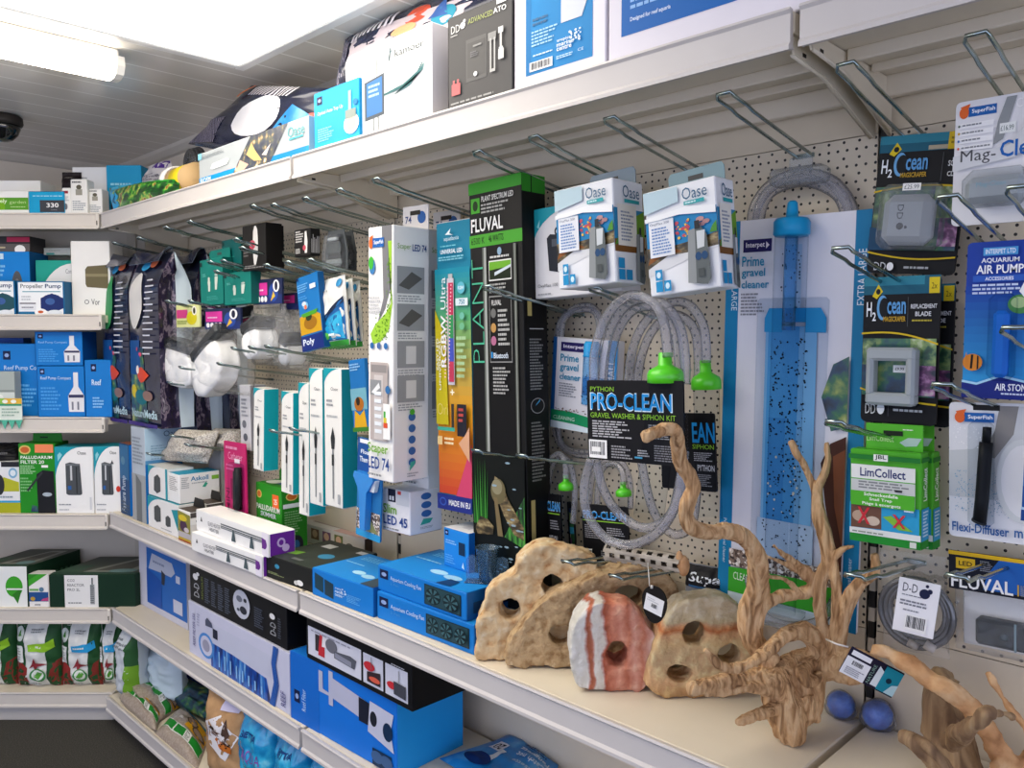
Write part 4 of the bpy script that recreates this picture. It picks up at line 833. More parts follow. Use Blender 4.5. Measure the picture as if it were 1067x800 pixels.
qbag('foil_pouch', 'crumpled purple and grey pouch behind the green plant-print bag', 'bag', (140, 203, 'Y-.17'), (184, 196, 'Y-.17'), (178, 167, 'Y-.15'), (160, 171, 'Y-.15'), .04, '#c9c6c8', [('p', [(.3, .75), (.2, .98), (.98, .98), (.9, .7)], '#4b2a86'), ('l', .1, .1, .8, .6, 5, '#8d8a92')], seed=11, wr=.012)
# ================================================================== WIRE HOOKS (tip position in the photograph, reach from the panel)
def hk(label, tx, ty, reach=.28, drop=.045, w=.027, group=None, bend=.80, rise=.012):
    T = onY(tx, ty, -reach); X = T.x; zw = T.z-drop; zb = zw+(drop-rise)*bend+.004
    yb = -reach+.055
    mb = MB(); p = []
    for sx in (-1, 1):
        leg = [(sx*w/2, -.003, 0), (sx*w/2, yb*.5, (zb-zw)*.5), (sx*w/2, yb+.008, zb-zw-.001), (sx*w/2, yb-.008, zb-zw+.004), (sx*w/2, -reach+.006, drop-.005), (sx*w/2*.8, -reach, drop)]
        p += leg if sx < 0 else leg[::-1]
    mb.tube(p, .0028, 'chrome', 8)
    o = mb.build('display_hook', None, Matrix.Translation((X, 0, zw)))
    pb = MB(); pb.box(-w/2-.003, -.004, -.003, w/2+.003, -.0002, .005, 'chrome', .001); pb.tube([(0, -.001, .003), (0, .008, .003)], .002, 'chrome', 6); part(pb, 'wall_plate', o)
    tag(o, label, 'hook', group); return o
H = [('holding the navy bag nearest the corner', 118, 252), ('holding the front navy coral bag', 144, 247), ('above the teal packs, left of a pair under the top shelf', 172, 236), ('above the teal packs, right of a pair under the top shelf', 197, 230),
     ('empty under the top shelf, above the black cartons', 263, 214), ('empty, thin, just left of the bracket under the top shelf', 284.5, 212.6), ('empty, nearest left of the middle shelf bracket', 317.7, 206),
     ('crossing in front of the black cartons, upper', 245, 248.5), ('crossing in front of the black cartons, lower', 251.5, 257.5), ('over the left teal pack', 218, 272), ('over the right teal pack', 232, 271), ('lowest one over the teal packs', 225, 282),
     ('above the navy header card with blue fish', 277, 275.5), ('above the blue and gold card', 299, 272.5), ('reaching towards the tall white lamp cartons', 322.5, 270),
     ('left of a pair above the yellow header card', 174, 313), ('right of a pair above the yellow header card', 198, 313),
     ('low in front of the white floss bags, left', 188, 382), ('below the left white floss bag, lowest', 176, 398), ('low in front of the white floss bags, right', 228, 378), ('below the clear bags, left of three', 243, 362), ('below the clear bags, middle of three', 261, 361), ('below the clear bags, right of three', 278, 360),
     ('under the grit bag, left tip', 154, 472), ('over the grit bag', 178, 453), ('in front of the grit bag, right', 194, 462.5), ('in front of the slim teal cartons, left', 283, 448), ('in front of the slim teal cartons, right', 304, 446),
     ('carrying the first tall white lamp carton', 353, 197), ('carrying the teal and yellow lamp carton', 391, 186), ('above the black lamp carton', 497, 157.5), ('above the left pump cartons', 556, 142), ('above the right pump carton', 635, 122.5), ('carrying the extra large gravel cleaner', 754, 97),
     ('tilted up beside the middle bracket, over the grey scraper pack', 881, 66), ('high at the right edge, carrying the magnet cleaner card', 1017, 35), ('over the gravel cleaner at right, below the scraper pack', 876, 258), ('in front of the grey scraper pack', 988, 204), ('in front of the magnet cleaner card', 1062, 194),
     ('between scraper pack and green snail trap carton', 869, 439), ('over the bubble diffuser card', 982, 400), ('in front of the blue air stone card', 1056, 341), ('carrying the clear bag with white label', 889, 599), ('carrying the black header bag at lower right', 996, 600),
     ('in front of the black lamp carton, upper', 507, 298), ('carrying the clear hose coil', 619, 299.5), ('in front of the black lamp carton, lower', 496, 469), ('beside the black lamp carton, low', 543, 474), ('over the pale left stone', 590, 585), ('over the second stone, lower', 640, 600)]
for lab, x, y in H:
    r = .265 if x > 400 else .298
    if x > 860: r = .26
    if y > 560: r = .24
    if (x, y) == (619, 299.5): r = .2
    if 480 < x < 560 and y > 290: r = .27
    hk('chrome wire hook '+lab, x, y, r, .05 if y < 560 else .03)
# ================================================================== FAR LEFT BAY: HANGING GOODS
def gusset_bag(label, x0, x1, ytop, ybot, Y, d, group, seed=0, foil=.6, art=True, z=None):
    """tall gusseted sack: printed front, foil side fold, pale rear fold, top folded over the hook"""
    P0 = onY(x0, ybot, Y); P1 = onY(x1, ybot, Y); zb = P0.z if z is None else z; zt = onY(x0, ytop, Y).z; w = P1.x-P0.x; h = zt-zb
    mb = MB(); nv, nu = 30, 12
    def wob(a, v): return mnoise.noise(Vector((a*3+seed*5, v*9, seed)))*.006
    def taper(v): return 1 if v < .8 else max(.06, 1-((v-.8)/.2)**1.3*.94)
    def S(u, v, e):
        dd = d*taper(v); return (-w/2+w*u, d*.5-dd*.5-e+wob(u, v)*4*u*(1-u)-.012*math.sin(PI*u)*math.sin(PI*min(1, v*1.2)), h*v)
    def R(u, v, e):
        dd = d*taper(v); fold = .022*(1-abs(2*u-1))*min(1, v*6)*(1 if v < .9 else 0); return (w/2-fold+e+wob(u+2, v), d*.5-dd*.5+dd*u, h*v)
    def Lf(u, v, e):
        dd = d*taper(v); fold = .022*(1-abs(2*u-1)); return (-w/2+fold-e, d*.5+dd*.5-dd*u, h*v)
    def Bk(u, v, e): return (w/2-w*u, d*.5+d*taper(v)*.5+e, h*v)
    def grid(F, m, u0=0, u1=1):
        mb.add([F(u0+(u1-u0)*i/nu, j/nv, 0) for j in range(nv+1) for i in range(nu+1)], [(j*(nu+1)+i, j*(nu+1)+i+1, (j+1)*(nu+1)+i+1, (j+1)*(nu+1)+i) for j in range(nv) for i in range(nu)], m, True)
    grid(S, 'navy_film'); grid(R, 'foil', 0, foil); grid(R, '#c4d4dc', foil, 1); grid(Lf, 'navy_film'); grid(Bk, '#c4d4dc')
    mb.add([(-w/2, 0, 0), (w/2, 0, 0), (w/2, d, 0), (-w/2, d, 0)], [(0, 3, 2, 1)], '#3b2a7a')
    if art:
        a = [('r', .02, .02, .6, .46, 'reef_dark'), ('r', .02, .3, .5, .5, '#134f8f'), ('e', .5, .3, .14, .045, '#d84a2c'), ('e', .38, .33, .05, .025, '#f1e6da'), ('p', [(.6, .26), (.74, .3), (.62, .33)], '#d84a2c'), ('e', .2, .2, .12, .04, '#d8c21f'), ('e', .45, .17, .2, .045, '#14707a'), ('e', .66, .18, .14, .03, '#8d6f66'), ('e', .55, .42, .04, .012, '#d0506a'), ('e', .45, .45, .03, .012, '#d0506a'),
             ('t', 'NatureMedia', .08, .05, .94, .1, '#b9d6dc'), ('e', .32, .73, .24, .165, 'WIN'), ('e', .38, .93, .14, .025, '#2f8fc0'), ('e', .62, .945, .12, .025, '#d8744a')]
        a += [('r', .66, .84-.035*k, .92 if k % 3 else .84, .848-.035*k, '#c9cbd4') for k in range(13)]
        a += [('r', 0, 0, 1, .022, '#3b2a7a')]
        a = [tuple(('#2f9a5a' if seed == 1 else '#d3d2ce') if q == 'WIN' else q for q in it) for it in a]
        draw(mb, S, a, eps=.0015, step=.0004, sub=24)
    o = mb.build('media_sack', None, Matrix.Translation(((P0.x+P1.x)/2, Y, zb))); tag(o, label, 'bag', group)
    # folded-over top seal draped across the hook
    t_ = MB(); n = 10; vs = []
    for j in range(5):
        for i in range(n+1):
            u = i/n; vs.append((-w/2*1.02+w*1.02*u, d*.5+.002-.05*(j/4)**1.5-.004*math.sin(6*u+seed), h+.03*math.sin(j/4*PI)*(.6+.4*math.sin(5*u+seed))-.03*(j/4)**2))
    t_.add(vs, [(j*(n+1)+i, j*(n+1)+i+1, (j+1)*(n+1)+i+1, (j+1)*(n+1)+i) for j in range(4) for i in range(n)], 'navy_film', True)
    vs2 = [(x, y+.0015, z_-.0008) for x, y, z_ in vs]; t_.add(vs2, [((j+1)*(n+1)+i, (j+1)*(n+1)+i+1, j*(n+1)+i+1, j*(n+1)+i) for j in range(4) for i in range(n)], '#c4d4dc', True)
    part(t_, 'top_seal', o)
G = 'navy sacks of reef media on the left hooks'
gusset_bag('navy reef media sack with green window, nearest the corner', 110, 136.5, 270, 436, -.272, .085, G, 1)
gusset_bag('front navy reef media sack with white window and pale side fold', 138, 168, 266, 441, -.28, .108, G, 2)
gusset_bag('second navy foil sack hanging directly behind the one with the white window', 176, 205, 268, 449, -.165, .09, G, 3, art=False)
gusset_bag('rear navy foil sack hanging closest to the panel behind two others', 213, 240, 268, 452, -.07, .065, G, 4, art=False)
def flat(name, label, cat, bl, br, tl, d, base, art=None, cols=None, **kw): return carton(name, label, cat, bl, br, tl, d, base, art, cols, **kw)
TEAL = '#0d7a6e'
teal_art = [('p', [(.34, .5), (.4, .62), (.46, .5), (.44, .3), (.38, .3)], '#c9d2c6'), ('r', .36, .3, .44, .6, '#c9d2c6'), ('p', [(.66, .32), (.74, .32), (.8, .6), (.66, .6)], '#c9d2c6'), ('e', .73, .64, .07, .03, '#aebcb4'), ('l', .12, .62, .3, .7, 2, '#6fc0b2'), ('l', .3, .1, .8, .2, 3, '#3f9f92'), ('r', .02, .86, .12, .95, '#1a2c2e')]
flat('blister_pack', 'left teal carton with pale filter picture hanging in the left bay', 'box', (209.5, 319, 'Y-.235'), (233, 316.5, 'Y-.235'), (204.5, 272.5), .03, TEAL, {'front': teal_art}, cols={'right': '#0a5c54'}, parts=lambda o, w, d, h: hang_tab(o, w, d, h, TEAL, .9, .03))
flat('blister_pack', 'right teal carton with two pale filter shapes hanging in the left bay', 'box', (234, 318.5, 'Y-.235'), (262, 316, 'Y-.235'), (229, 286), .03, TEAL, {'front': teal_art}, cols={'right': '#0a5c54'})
flat('blister_pack', 'dark teal carton hanging high behind the right teal carton', 'box', (232, 290, 'Y-.2'), (252, 287, 'Y-.2'), (226.5, 252), .03, '#0a5a58', {'front': [('r', .05, .85, .14, .95, '#06302e'), ('l', .2, .5, .7, .6, 2, '#2f8f84')]}, cols={'right': '#084644'})
BK = '#1c1a19'
surf = [('p', [(.5, .12), (.58, .12), (.66, .3), (.68, .6), (.66, .88), (.6, .96), (.54, .96), (.48, .85), (.46, .6), (.47, .3)], '#d8d6d2'), ('e', .44, .56, .13, .1, '#c04a5c'), ('l', .08, .04, .9, .12, 2, '#8d8a88'), ('l', .06, .3, .3, .5, 3, '#6a6664')]
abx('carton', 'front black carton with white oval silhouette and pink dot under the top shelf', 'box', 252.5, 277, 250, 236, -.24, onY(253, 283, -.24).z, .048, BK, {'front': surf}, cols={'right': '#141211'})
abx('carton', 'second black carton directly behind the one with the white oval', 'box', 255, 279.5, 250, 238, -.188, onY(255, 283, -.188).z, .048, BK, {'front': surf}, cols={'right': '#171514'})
abx('carton', 'small black carton with white lettering and pink dot beside the grey clamshells', 'box', 306.5, 323, 250, 240, -.23, onY(306.5, 268, -.23).z, .03, BK, {'front': [('l', .1, .5, .6, .95, 5, '#c9c6c2'), ('p', [(.68, .1), (.82, .1), (.86, .5), (.8, .9), (.7, .9), (.66, .5)], '#d8d6d2'), ('e', .66, .3, .1, .1, '#c04a5c'), ('l', .1, .1, .5, .3, 3, '#c9c6c2')], 'right': [('l', .1, .1, .9, .9, 6, '#b9b6b2', True)]})
def clamshell(label, x0, x1, y0, y1, Y, d):
    P0 = onY(x0, y1, Y); P1 = onY(x1, y1, Y); zt = onY(x0, y0, Y).z; w = P1.x-P0.x; h = zt-P0.z
    b = MB(); b.prism([(-w*.5, 0), (w*.5, 0), (w*.5, h*.5), (w*.36, h), (-w*.36, h), (-w*.5, h*.5)], d*.3, d*.34, '#55595a'); o = b.build('clamshell_pack', None, Matrix.Translation(((P0.x+P1.x)/2, Y, P0.z))); tag(o, label, 'pack', 'grey clamshell packs')
    s = MB(); s.prism([(-w*.42, h*.08), (w*.42, h*.08), (w*.42, h*.5), (w*.3, h*.88), (-w*.3, h*.88), (-w*.42, h*.5)], 0, d*.3, 'clear_milky'); part(s, 'clear_shell', o)
    q = MB(); q.box(-w*.3, d*.08, h*.4, w*.3, d*.28, h*.72, '#3f4645', .006); q.box(-w*.34, d*.05, h*.14, w*.34, d*.28, h*.3, '#8a908e', .006); q.box(-w*.2, d*.04, h*.74, w*.2, d*.2, h*.82, '#c9cdcb', .002); part(q, 'contents', o)
clamshell('front grey clamshell pack left of the tall white lamp carton', 334, 357, 241, 284, -.2, .05)
clamshell('rear grey clamshell pack closest to the tall white lamp carton', 341, 366, 243, 284, -.14, .05)
# filter floss in clear bags under header cards
def floss_bag(label, hx0, hx1, hy0, hy1, by, Y, headcol, art, floss, bodyw=1.0, shift=0, tilt=0, seed=0):
    P0 = onY(hx0, hy1, Y); P1 = onY(hx1, hy1, Y); w = P1.x-P0.x; hh = onY(hx0, hy0, Y).z-P0.z; zb = onY(hx0, by, Y).z-P0.z
    mw = Matrix.Translation(((P0.x+P1.x)/2, Y, P0.z)); e = empty('floss_bag', mw, label, 'bag', 'clear bags of filter floss')
    b = card_mesh(w, hh, .006, headcol, art, .003); part(b, 'header_card', e)
    bw = w*bodyw; mb, S = bag_mesh(bw, -zb, .09, [], 'clear_film', seal=.04, wr=.008, seed=seed)
    for i, v in enumerate(mb.v): mb.v[i] = (v[0]+shift*(1-v[2]/-zb), v[1]-.04, v[2]+zb)
    part(mb, 'clear_pouch', e)
    if floss:
        x0, x1, z0, z1, rot = floss; f = MB(); bm = bmesh.new(); bmesh.ops.create_cube(bm, size=1); bmesh.ops.subdivide_edges(bm, edges=bm.edges[:], cuts=7, use_grid_fill=True)
        sx = (x1-x0)*w; sz = (z1-z0)*-zb
        for v in bm.verts:
            c = v.co.copy(); l_ = 1-.28*(abs(c.x*2)**3*abs(c.z*2)**3); k = mnoise.noise(c*3+Vector((seed, 0, 0)))*.05
            v.co = Vector((c.x*sx*l_*(1+k), c.y*.07*(1-.3*(abs(c.x*2)**2+abs(c.z*2)**2)*.5), c.z*sz*l_*(1+k)))
        f.bm(bm, 'floss', True); f.xf(Matrix.Translation(((x0+x1)/2*w+shift*.7, -.002, zb+(z0+z1)/2*-zb)) @ Matrix.Rotation(rot, 4, 'Y')); part(f, 'floss', e)
        band = MB(); band.box(-sx*.47, -.036, -.004, sx*.47, .03, .03, 'clear_smoke', .006); band.xf(Matrix.Translation(((x0+x1)/2*w+shift*.7, -.002, zb+z1*-zb-.004)) @ Matrix.Rotation(rot, 4, 'Y')); part(band, 'dark_band', e)
fish = [('r', .0, 0, 1, .36, '#20306a'), ('r', .03, .36, .5, .86, '#d8389a'), ('l', .08, .5, .45, .62, 1, '#f2d0e4'), ('e', .72, .45, .16, .36, '#2a4a98'), ('p', [(.62, .1), (.78, .3), (.72, .5)], '#e2b83a'), ('e', .82, .7, .11, .24, '#f2f2f0'), ('e', .82, .7, .05, .18, '#1b1f3a')]+[('e', .1+.12*k, .2, .05, .12, '#f2f2f0') for k in range(4)]
yel = [('r', .02, .4, .5, .78, '#d84a8a'), ('e', .68, .4, .22, .3, '#d8cc1f'), ('e', .8, .72, .1, .2, '#f4f4e6'), ('e', .8, .72, .05, .14, '#3a3c20'), ('l', .05, .12, .5, .3, 2, '#8fa03a')]
floss_bag('white floss bag under the yellow header card, leftmost', 184, 208, 318, 341, 404, -.225, '#e2e6a0', yel, (-.72, .62, .04, .66, .12), 1.7, -.03, seed=1)
floss_bag('white floss bag under the pink and blue fish header card, middle', 214, 251, 322, 343, 408, -.225, '#232c4e', fish, (-.62, .3, .02, .74, -.5), 1.5, -.02, seed=2)
floss_bag('clear floss bag under the upper pink and blue fish header card', 264.5, 294, 292, 317.5, 380, -.21, '#232c4e', fish, (-.6, .05, .12, .6, -.25), 1.15, .0, seed=3)
floss_bag('nearly empty clear bag under the dark header card beside the gold card', 292, 314, 306, 323, 385, -.17, '#1b2140', [('r', .05, .4, .7, .86, '#b82c7c'), ('l', .1, .5, .6, .62, 1, '#e8b0d0'), ('r', 0, 0, 1, .34, '#182258')], (-.1, .3, .1, .45, .4), 1.25, .0, seed=4)
flat('hang_card', 'small dark card with pink strip between two fish header cards', 'card', (252, 352, 'Y-.17'), (263, 350, 'Y-.17'), (251, 320), .01, '#26272c', {'front': [('r', .05, .45, .9, .6, '#c0246a'), ('r', .05, .62, .9, .66, '#e6e6e6')]})
gold = [('r', 0, 0, 1, .2, '#122a74'), ('t', 'Poly', .08, .05, .6, .16, '#dfe9f4'), ('p', [(.02, .22), (.98, .22), (.98, .44), (.7, .5), (.3, .5), (.02, .46)], '#c99a1c'), ('e', .5, .36, .3, .09, '#9a6a12'), ('e', .45, .44, .14, .05, '#2c3a1c'), ('p', [(.1, .5), (.9, .52), (.8, .46), (.2, .45)], '#4a9a2c'), ('e', .36, .6, .13, .05, '#6fb0d8'), ('e', .3, .63, .1, .03, '#c9d8e0'), ('e', .36, .58, .06, .03, '#e0744a'), ('r', .64, .8, .9, .86, '#e6eef4'), ('l', .08, .78, .6, .9, 4, '#6fb4e4'), ('l', .08, .68, .6, .74, 2, '#4a9ad8'), ('r', .06, .95, .16, .99, '#0f2a5a')]
flat('hang_card', 'blue card with gold filter media picture hanging beside the white pouch', 'card', (315.5, 367, 'Y-.235'), (338, 361, 'Y-.235'), (312.5, 289), .018, '#1a74b8', {'front': gold}, cols={'right': '#0f4f86'})
def algae(label, bl, br, tl, Y, seed, g='white and blue resin pouches'):
    bag('resin_pouch', label, 'bag', bl, br, tl, .03, '#dfe0da', [('r', 0, 0, 1, .08, '#3a9a3c'), ('p', [(.02, .1), (.98, .08), (.98, .66), (.7, .58), (.4, .46), (.2, .34)], '#1c5f9c'), ('p', [(.1, .12), (.95, .1), (.9, .5), (.5, .42), (.25, .3)], 'aqua_film'), ('p', [(.1, .36), (.5, .5), (.98, .7), (.98, .62), (.5, .44), (.2, .3)], '#1c2a44'), ('t', 'Algen', .1, .78, .5, .84, '#5a5e60', 0, False), ('l', .1, .62, .4, .74, 4, '#8d9092'), ('e', .86, .9, .09, .06, '#2c86b8'), ('e', .3, .16, .22, .06, '#4fae4a'), ('l', .5, .14, .8, .2, 1, '#dff0f4')], group=g, seal=.04, seed=seed, wr=.003)
algae('front white pouch with blue crystals and green base beside the gold card', (331, 364, 'Y-.225'), (359, 359, 'Y-.225'), (335, 291), -.25, 1)
algae('middle white pouch with blue crystals, half hidden behind the first', (338, 364, 'Y-.2'), (366, 360, 'Y-.2'), (342, 294), -.2, 2)
algae('rear white pouch with blue crystals next to the tall lamp carton', (346, 364, 'Y-.15'), (373, 361, 'Y-.15'), (350, 296), -.15, 3)
# slim white and teal heater cartons
def slim(label, bl, br, tl, d, tealside='#10a8b4'):
    arc = [('p', [(0, .86), (0, 1), (.95, 1)]+[(.95*(1-math.sin(a*PI/2/6)), 1-.14*(1-math.cos(a*PI/2/6))) for a in range(1, 7)], '#139aa6')]
    carton('slim_carton', label, 'box', bl, br, tl, d, '#e9e8e2', {'front': arc+[('t', 'Oase', .4, .84, .8, .865, '#5a5e60', 0, False), ('l', .15, .72, .6, .78, 2, '#9a9da0'), ('l', .15, .64, .8, .67, 1, '#b4b7b9'), ('p', [(.38, .5), (.5, .58), (.62, .5), (.58, .42), (.42, .42)], '#2b2e30'), ('r', .46, .06, .54, .42, '#8a8d8f'), ('r', .44, .3, .56, .38, '#2b2e30'), ('r', .76, .03, .9, .1, '#a9acae')]}, cols={'right': tealside}, group='slim white and teal cartons')
slim('slim white and teal carton, leftmost, ending highest', (264, 488, 'Y-.225'), (274.5, 491.5, 'Y-.225'), (257, 402), .045)
slim('slim white and teal carton, second, partly behind the green carton', (293, 512, 'Y-.225'), (305, 516, 'Y-.225'), (286.5, 406), .04)
slim('slim white and teal carton, third, hanging lowest', (311.5, 535, 'Y-.22'), (322, 538.5, 'Y-.22'), (300, 397), .05)
slim('slim white and teal carton, fourth from the left', (323, 524, 'Y-.23'), (336.5, 528, 'Y-.23'), (319.5, 383), .03)
slim('slim white and teal carton, rightmost, beside the blue cards', (339, 525.6, 'Y-.23'), (357, 530.5, 'Y-.23'), (336, 383), .045, '#0c8a98')
flat('carton', 'tilted grey-white carton behind the leftmost slim carton', 'box', (251, 468, 'Y-.2'), (262, 470, 'Y-.2'), (239.5, 400), .05, '#c9c9cc', {'front': [('l', .15, .5, .8, .8, 5, '#8d9098'), ('e', .4, .4, .2, .06, '#6d7078'), ('e', .5, .2, .2, .06, '#5a5d66')]}, cols={'right': '#9a9aa0'})
flat('hang_card', 'blue card with sunset sky and golden plant beside the tall lamp carton', 'card', (368.5, 450, 'Y-.22'), (385, 449, 'Y-.22'), (367, 375), .012, '#1a6cae', {'front': [('r', 0, .3, 1, .6, '#6fa8b8'), ('p', [(.1, .04), (.9, .04), (.8, .3), (.5, .22), (.2, .3)], '#d8a41f'), ('e', .5, .38, .3, .1, '#a8641c'), ('e', .45, .42, .12, .06, '#2c2418'), ('r', 0, 0, 1, .06, '#3a7a2c'), ('l', .1, .84, .8, .95, 3, '#8fc0e4')]})
def thermometer():
    mw, w, h = fit((371, 556, 'Y-.22'), (396, 566, 'Y-.22'), (362.5, 452)); b = card_mesh(w, h, .004, '#2a78b4', [('r', 0, 0, 1, .07, '#2f9ad0'), ('r', .02, .07, .98, .28, 'gravel_print'), ('p', [(.3, .07), (.6, .2), (.9, .08)], '#8a8f5a'), ('r', 0, .62, 1, 1, '#1c4f94'), ('t', 'Floating', .14, .83, .8, .885, '#e6eef6'), ('t', 'Thermometer', .1, .76, .98, .815, '#e6eef6'), ('r', .1, .95, .5, .99, '#eef2f6')])
    o = b.build('thermometer_card', None, mw); tag(o, 'blue floating thermometer card with clear wand under the gold plant card', 'card')
    p = MB(); p.prism([(-w*.42, h*.62), (-w*.16, h*.48), (-w*.1, h*.1), (w*.1, h*.1), (w*.14, h*.48), (w*.4, h*.62), (w*.36, h*.67), (-w*.38, h*.67)], -.018, -.001, paint('#2c8ad8', rough=.1, coat=.8)); part(p, 'blister', o)
    q = MB(); q.prism([(w*.2, h*.5), (w*.36, h*.5), (w*.44, h*.62), (w*.36, h*.62)], -.012, -.0015, '#dfe6ea'); part(q, 'white_tab', o)
thermometer()
def grit(label, bl, br, tr, tl, seed, Y):
    o, S = qbag('grit_bag', label, 'bag', bl, br, tr, tl, .08, 'grit', [], group='bags of pale coral grit', seed=seed, wr=.012)
    draw_mb = MB(); n = 14; vs = [Vector(S(i/n, j/n, .004)) for j in range(n+1) for i in range(n+1)]
    draw_mb.add(vs, [(j*(n+1)+i, j*(n+1)+i+1, (j+1)*(n+1)+i+1, (j+1)*(n+1)+i) for j in range(n) for i in range(n)], 'clear_film', True); part(draw_mb, 'clear_pouch', o)
grit('front bag of pale grit in clear film under the navy sacks', (167, 479, 'Y-.22'), (216, 483, 'Y-.2'), (228, 449, 'Y-.18'), (186, 447, 'Y-.22'), 2, -.22)
grit('rear bag of pale grit in clear film beside the tilted grey-white carton', (222, 470, 'Y-.15'), (252, 470, 'Y-.13'), (250, 447, 'Y-.12'), (224, 446, 'Y-.14'), 5, -.14)
def pink():
    mw, w, h = fit((235, 534, 'Y-.22'), (257.5, 541, 'Y-.22'), (240.5, 460)); b = card_mesh(w, h, .004, '#c02466', [('t', 'MINI', .06, .05, .24, .36, '#7a1040', 90), ('t', 'Catheter', .2, .76, .86, .86, '#e8a0c0', 0, False), ('l', .1, .6, .5, .7, 2, '#e070a0'), ('r', .5, .72, .74, .78, '#f2e6ea'), ('r', .3, .22, .42, .5, '#8f1a4c'), ('l', .1, .88, .9, .95, 1, '#e090b4')])
    o = b.build('hang_card', None, mw); tag(o, 'magenta card with black tube under a clear blister, left bay', 'card')
    p = MB(); p.tube([(w*.28, -.012, h*.12), (w*.3, -.012, h*.68)], .011, '#1f2124', 10); p.tube([(w*.1, -.01, h*.12), (w*.14, -.01, h*.62)], .006, '#33363a', 8); part(p, 'black_tube', o)
    q = MB(); q.box(-w*.02, -.026, h*.08, w*.47, -.0006, h*.74, 'clear_blister', .006); part(q, 'blister', o)
pink()
# ================================================================== MIDDLE BAY: HANGING GOODS
def pxpath(pts, n=6):
    """smooth path through (column, row, plane) points"""
    return smooth_path([pt(p) for p in pts], n)
SF = [('r', 0, 0, 0, 0, W_)]
def fishlogo(a, b, c, d): return [('r', a+(c-a)*.25, b+(d-b)*.1, c, d-(d-b)*.1, '#1d5fa8'), ('t', 'SuperFish', a+(c-a)*.34, b+(d-b)*.28, c-(c-a)*.04, b+(d-b)*.72, '#f2f6fa'), ('e', a+(c-a)*.13, (b+d)/2, (c-a)*.13, (d-b)*.5, '#e0662c'), ('p', [(a+(c-a)*.02, d), (a+(c-a)*.3, d+(d-b)*.2), (a+(c-a)*.2, (b+d)/2)], '#e0662c')]
lampside = []
for k, v in enumerate((.74, .595, .45, .315)):
    lampside += [('r', .1, v, .86, v+.105, '#9a9c9e'), ('p', [(.14, v+.03), (.5, v+.085), (.8, v+.06), (.42, v+.015)], '#5c5a58') if k < 2 else ('r', .34, v+.015, .62, v+.085, '#d9d9d8'), ('l', .12, v-.035, .84, v-.006, 3, '#a4a6a8')]
lampside += [('t', 'Scaper', .1, .905, .46, .932, '#7fa84a', 0, False), ('t', 'LED 74', .5, .905, .9, .932, '#2c4a86')]+[('e', .5, .255-.045*k, .1, .016, '#3a6aa8') for k in range(5)]+[('e', .5, .275, .07, .012, '#4aae3a'), ('p', [(.42, .04), (.55, .06), (.6, .08), (.45, .075)], '#3fae9a'), ('l', .36, .015, .7, .035, 2, '#a9acae')]
lampfront = [('p', [(.55, 1), (.95, 1), (.95, .78), (.7, .68), (.38, .62), (.62, .72)], '#77777a'), ('p', [(.8, .94), (.95, .94), (.92, .7), (.7, .66), (.3, .62), (.1, .58), (.2, .54), (.5, .55), (.85, .6), (.98, .7)], '#9ac83c'), ('spk', .3, .55, .92, .66, 60, .02, .004, '#5f8f24'), ('spk', .75, .66, .96, .88, 40, .02, .004, '#5f8f24')] + fishlogo(.06, .915, .66, .96) + [('e', .2, .845, .12, .03, '#3a78b0'), ('e', .16, .86, .1, .026, '#3fae3a'), ('l', .06, .66, .55, .73, 5, '#b9bbbd'), ('e', .2, .535, .08, .013, '#2c6aa8'), ('e', .48, .535, .08, .013, '#4a6aa0'), ('e', .76, .535, .08, .013, '#2c6aa8'),
    ('r', .14, .16, .84, .47, '#b4aaa6'), ('r', .18, .43, .8, .46, '#8f8a88'), ('r', .3, .165, .66, .42, '#c9c3c0'), ('r', .14, .34, .6, .40, '#8d9092'), ('p', [(.2, .35), (.5, .39), (.55, .37), (.3, .345)], '#e4e6e6'), ('e', .86, .365, .1, .016, '#2f6aa0')]+[('r', .34, .19+.03*k, .62, .205+.03*k, '#e4eaee') for k in range(6)]+[
    ('r', .7, .17, .98, .31, '#f1f1ee'), ('r', .72, .255, .8, .28, '#3fae3a'), ('r', .72, .235, .84, .255, '#d8c83a'), ('r', .72, .215, .88, .235, '#d8502c'), ('t', 'Scaper', .08, .1, .9, .15, '#6fa82c', 0, True), ('t', 'LED 74', .08, .045, .95, .095, '#2a4b8f'), ('l', .08, .015, .8, .03, 1, '#8d9092')]
def lamp_tab(o, w, d, h):
    m = MB(); m.prism([(-w*.5+d*.0, h-.002), (w*.5, h-.002), (w*.5, h+.055), (-w*.5, h+.055)], d-.003, d-.001, '#d4d1d0'); S = lambda u, v, e: (-w*.5+w*u, d-.003-e, h+.055*v)
    draw(m, S, [('t', '74', .1, .3, .35, .6, '#3a4a7a'), ('e', .75, .5, .16, .25, '#2c5a9a'), ('r', .3, .62, .7, .8, '#2a2724')]); part(m, 'hang_tab', o)
carton('lamp_carton', 'tall white lamp carton with green trail, front one by the middle upright', 'box', (384, 497.5, 'Y-.255'), (409.5, 503.5, 'Y-.255'), (374.5, 238.5), .1, '#f0efec', {'front': lampfront, 'right': lampside}, parts=lamp_tab)
carton('lamp_carton', 'second tall white lamp carton half hidden behind the first one', 'box', (419, 505, 'Y-.145'), (446, 511, 'Y-.145'), (410.5, 243), .1, '#eeedea', {'front': lampfront, 'right': lampside}, parts=lamp_tab)
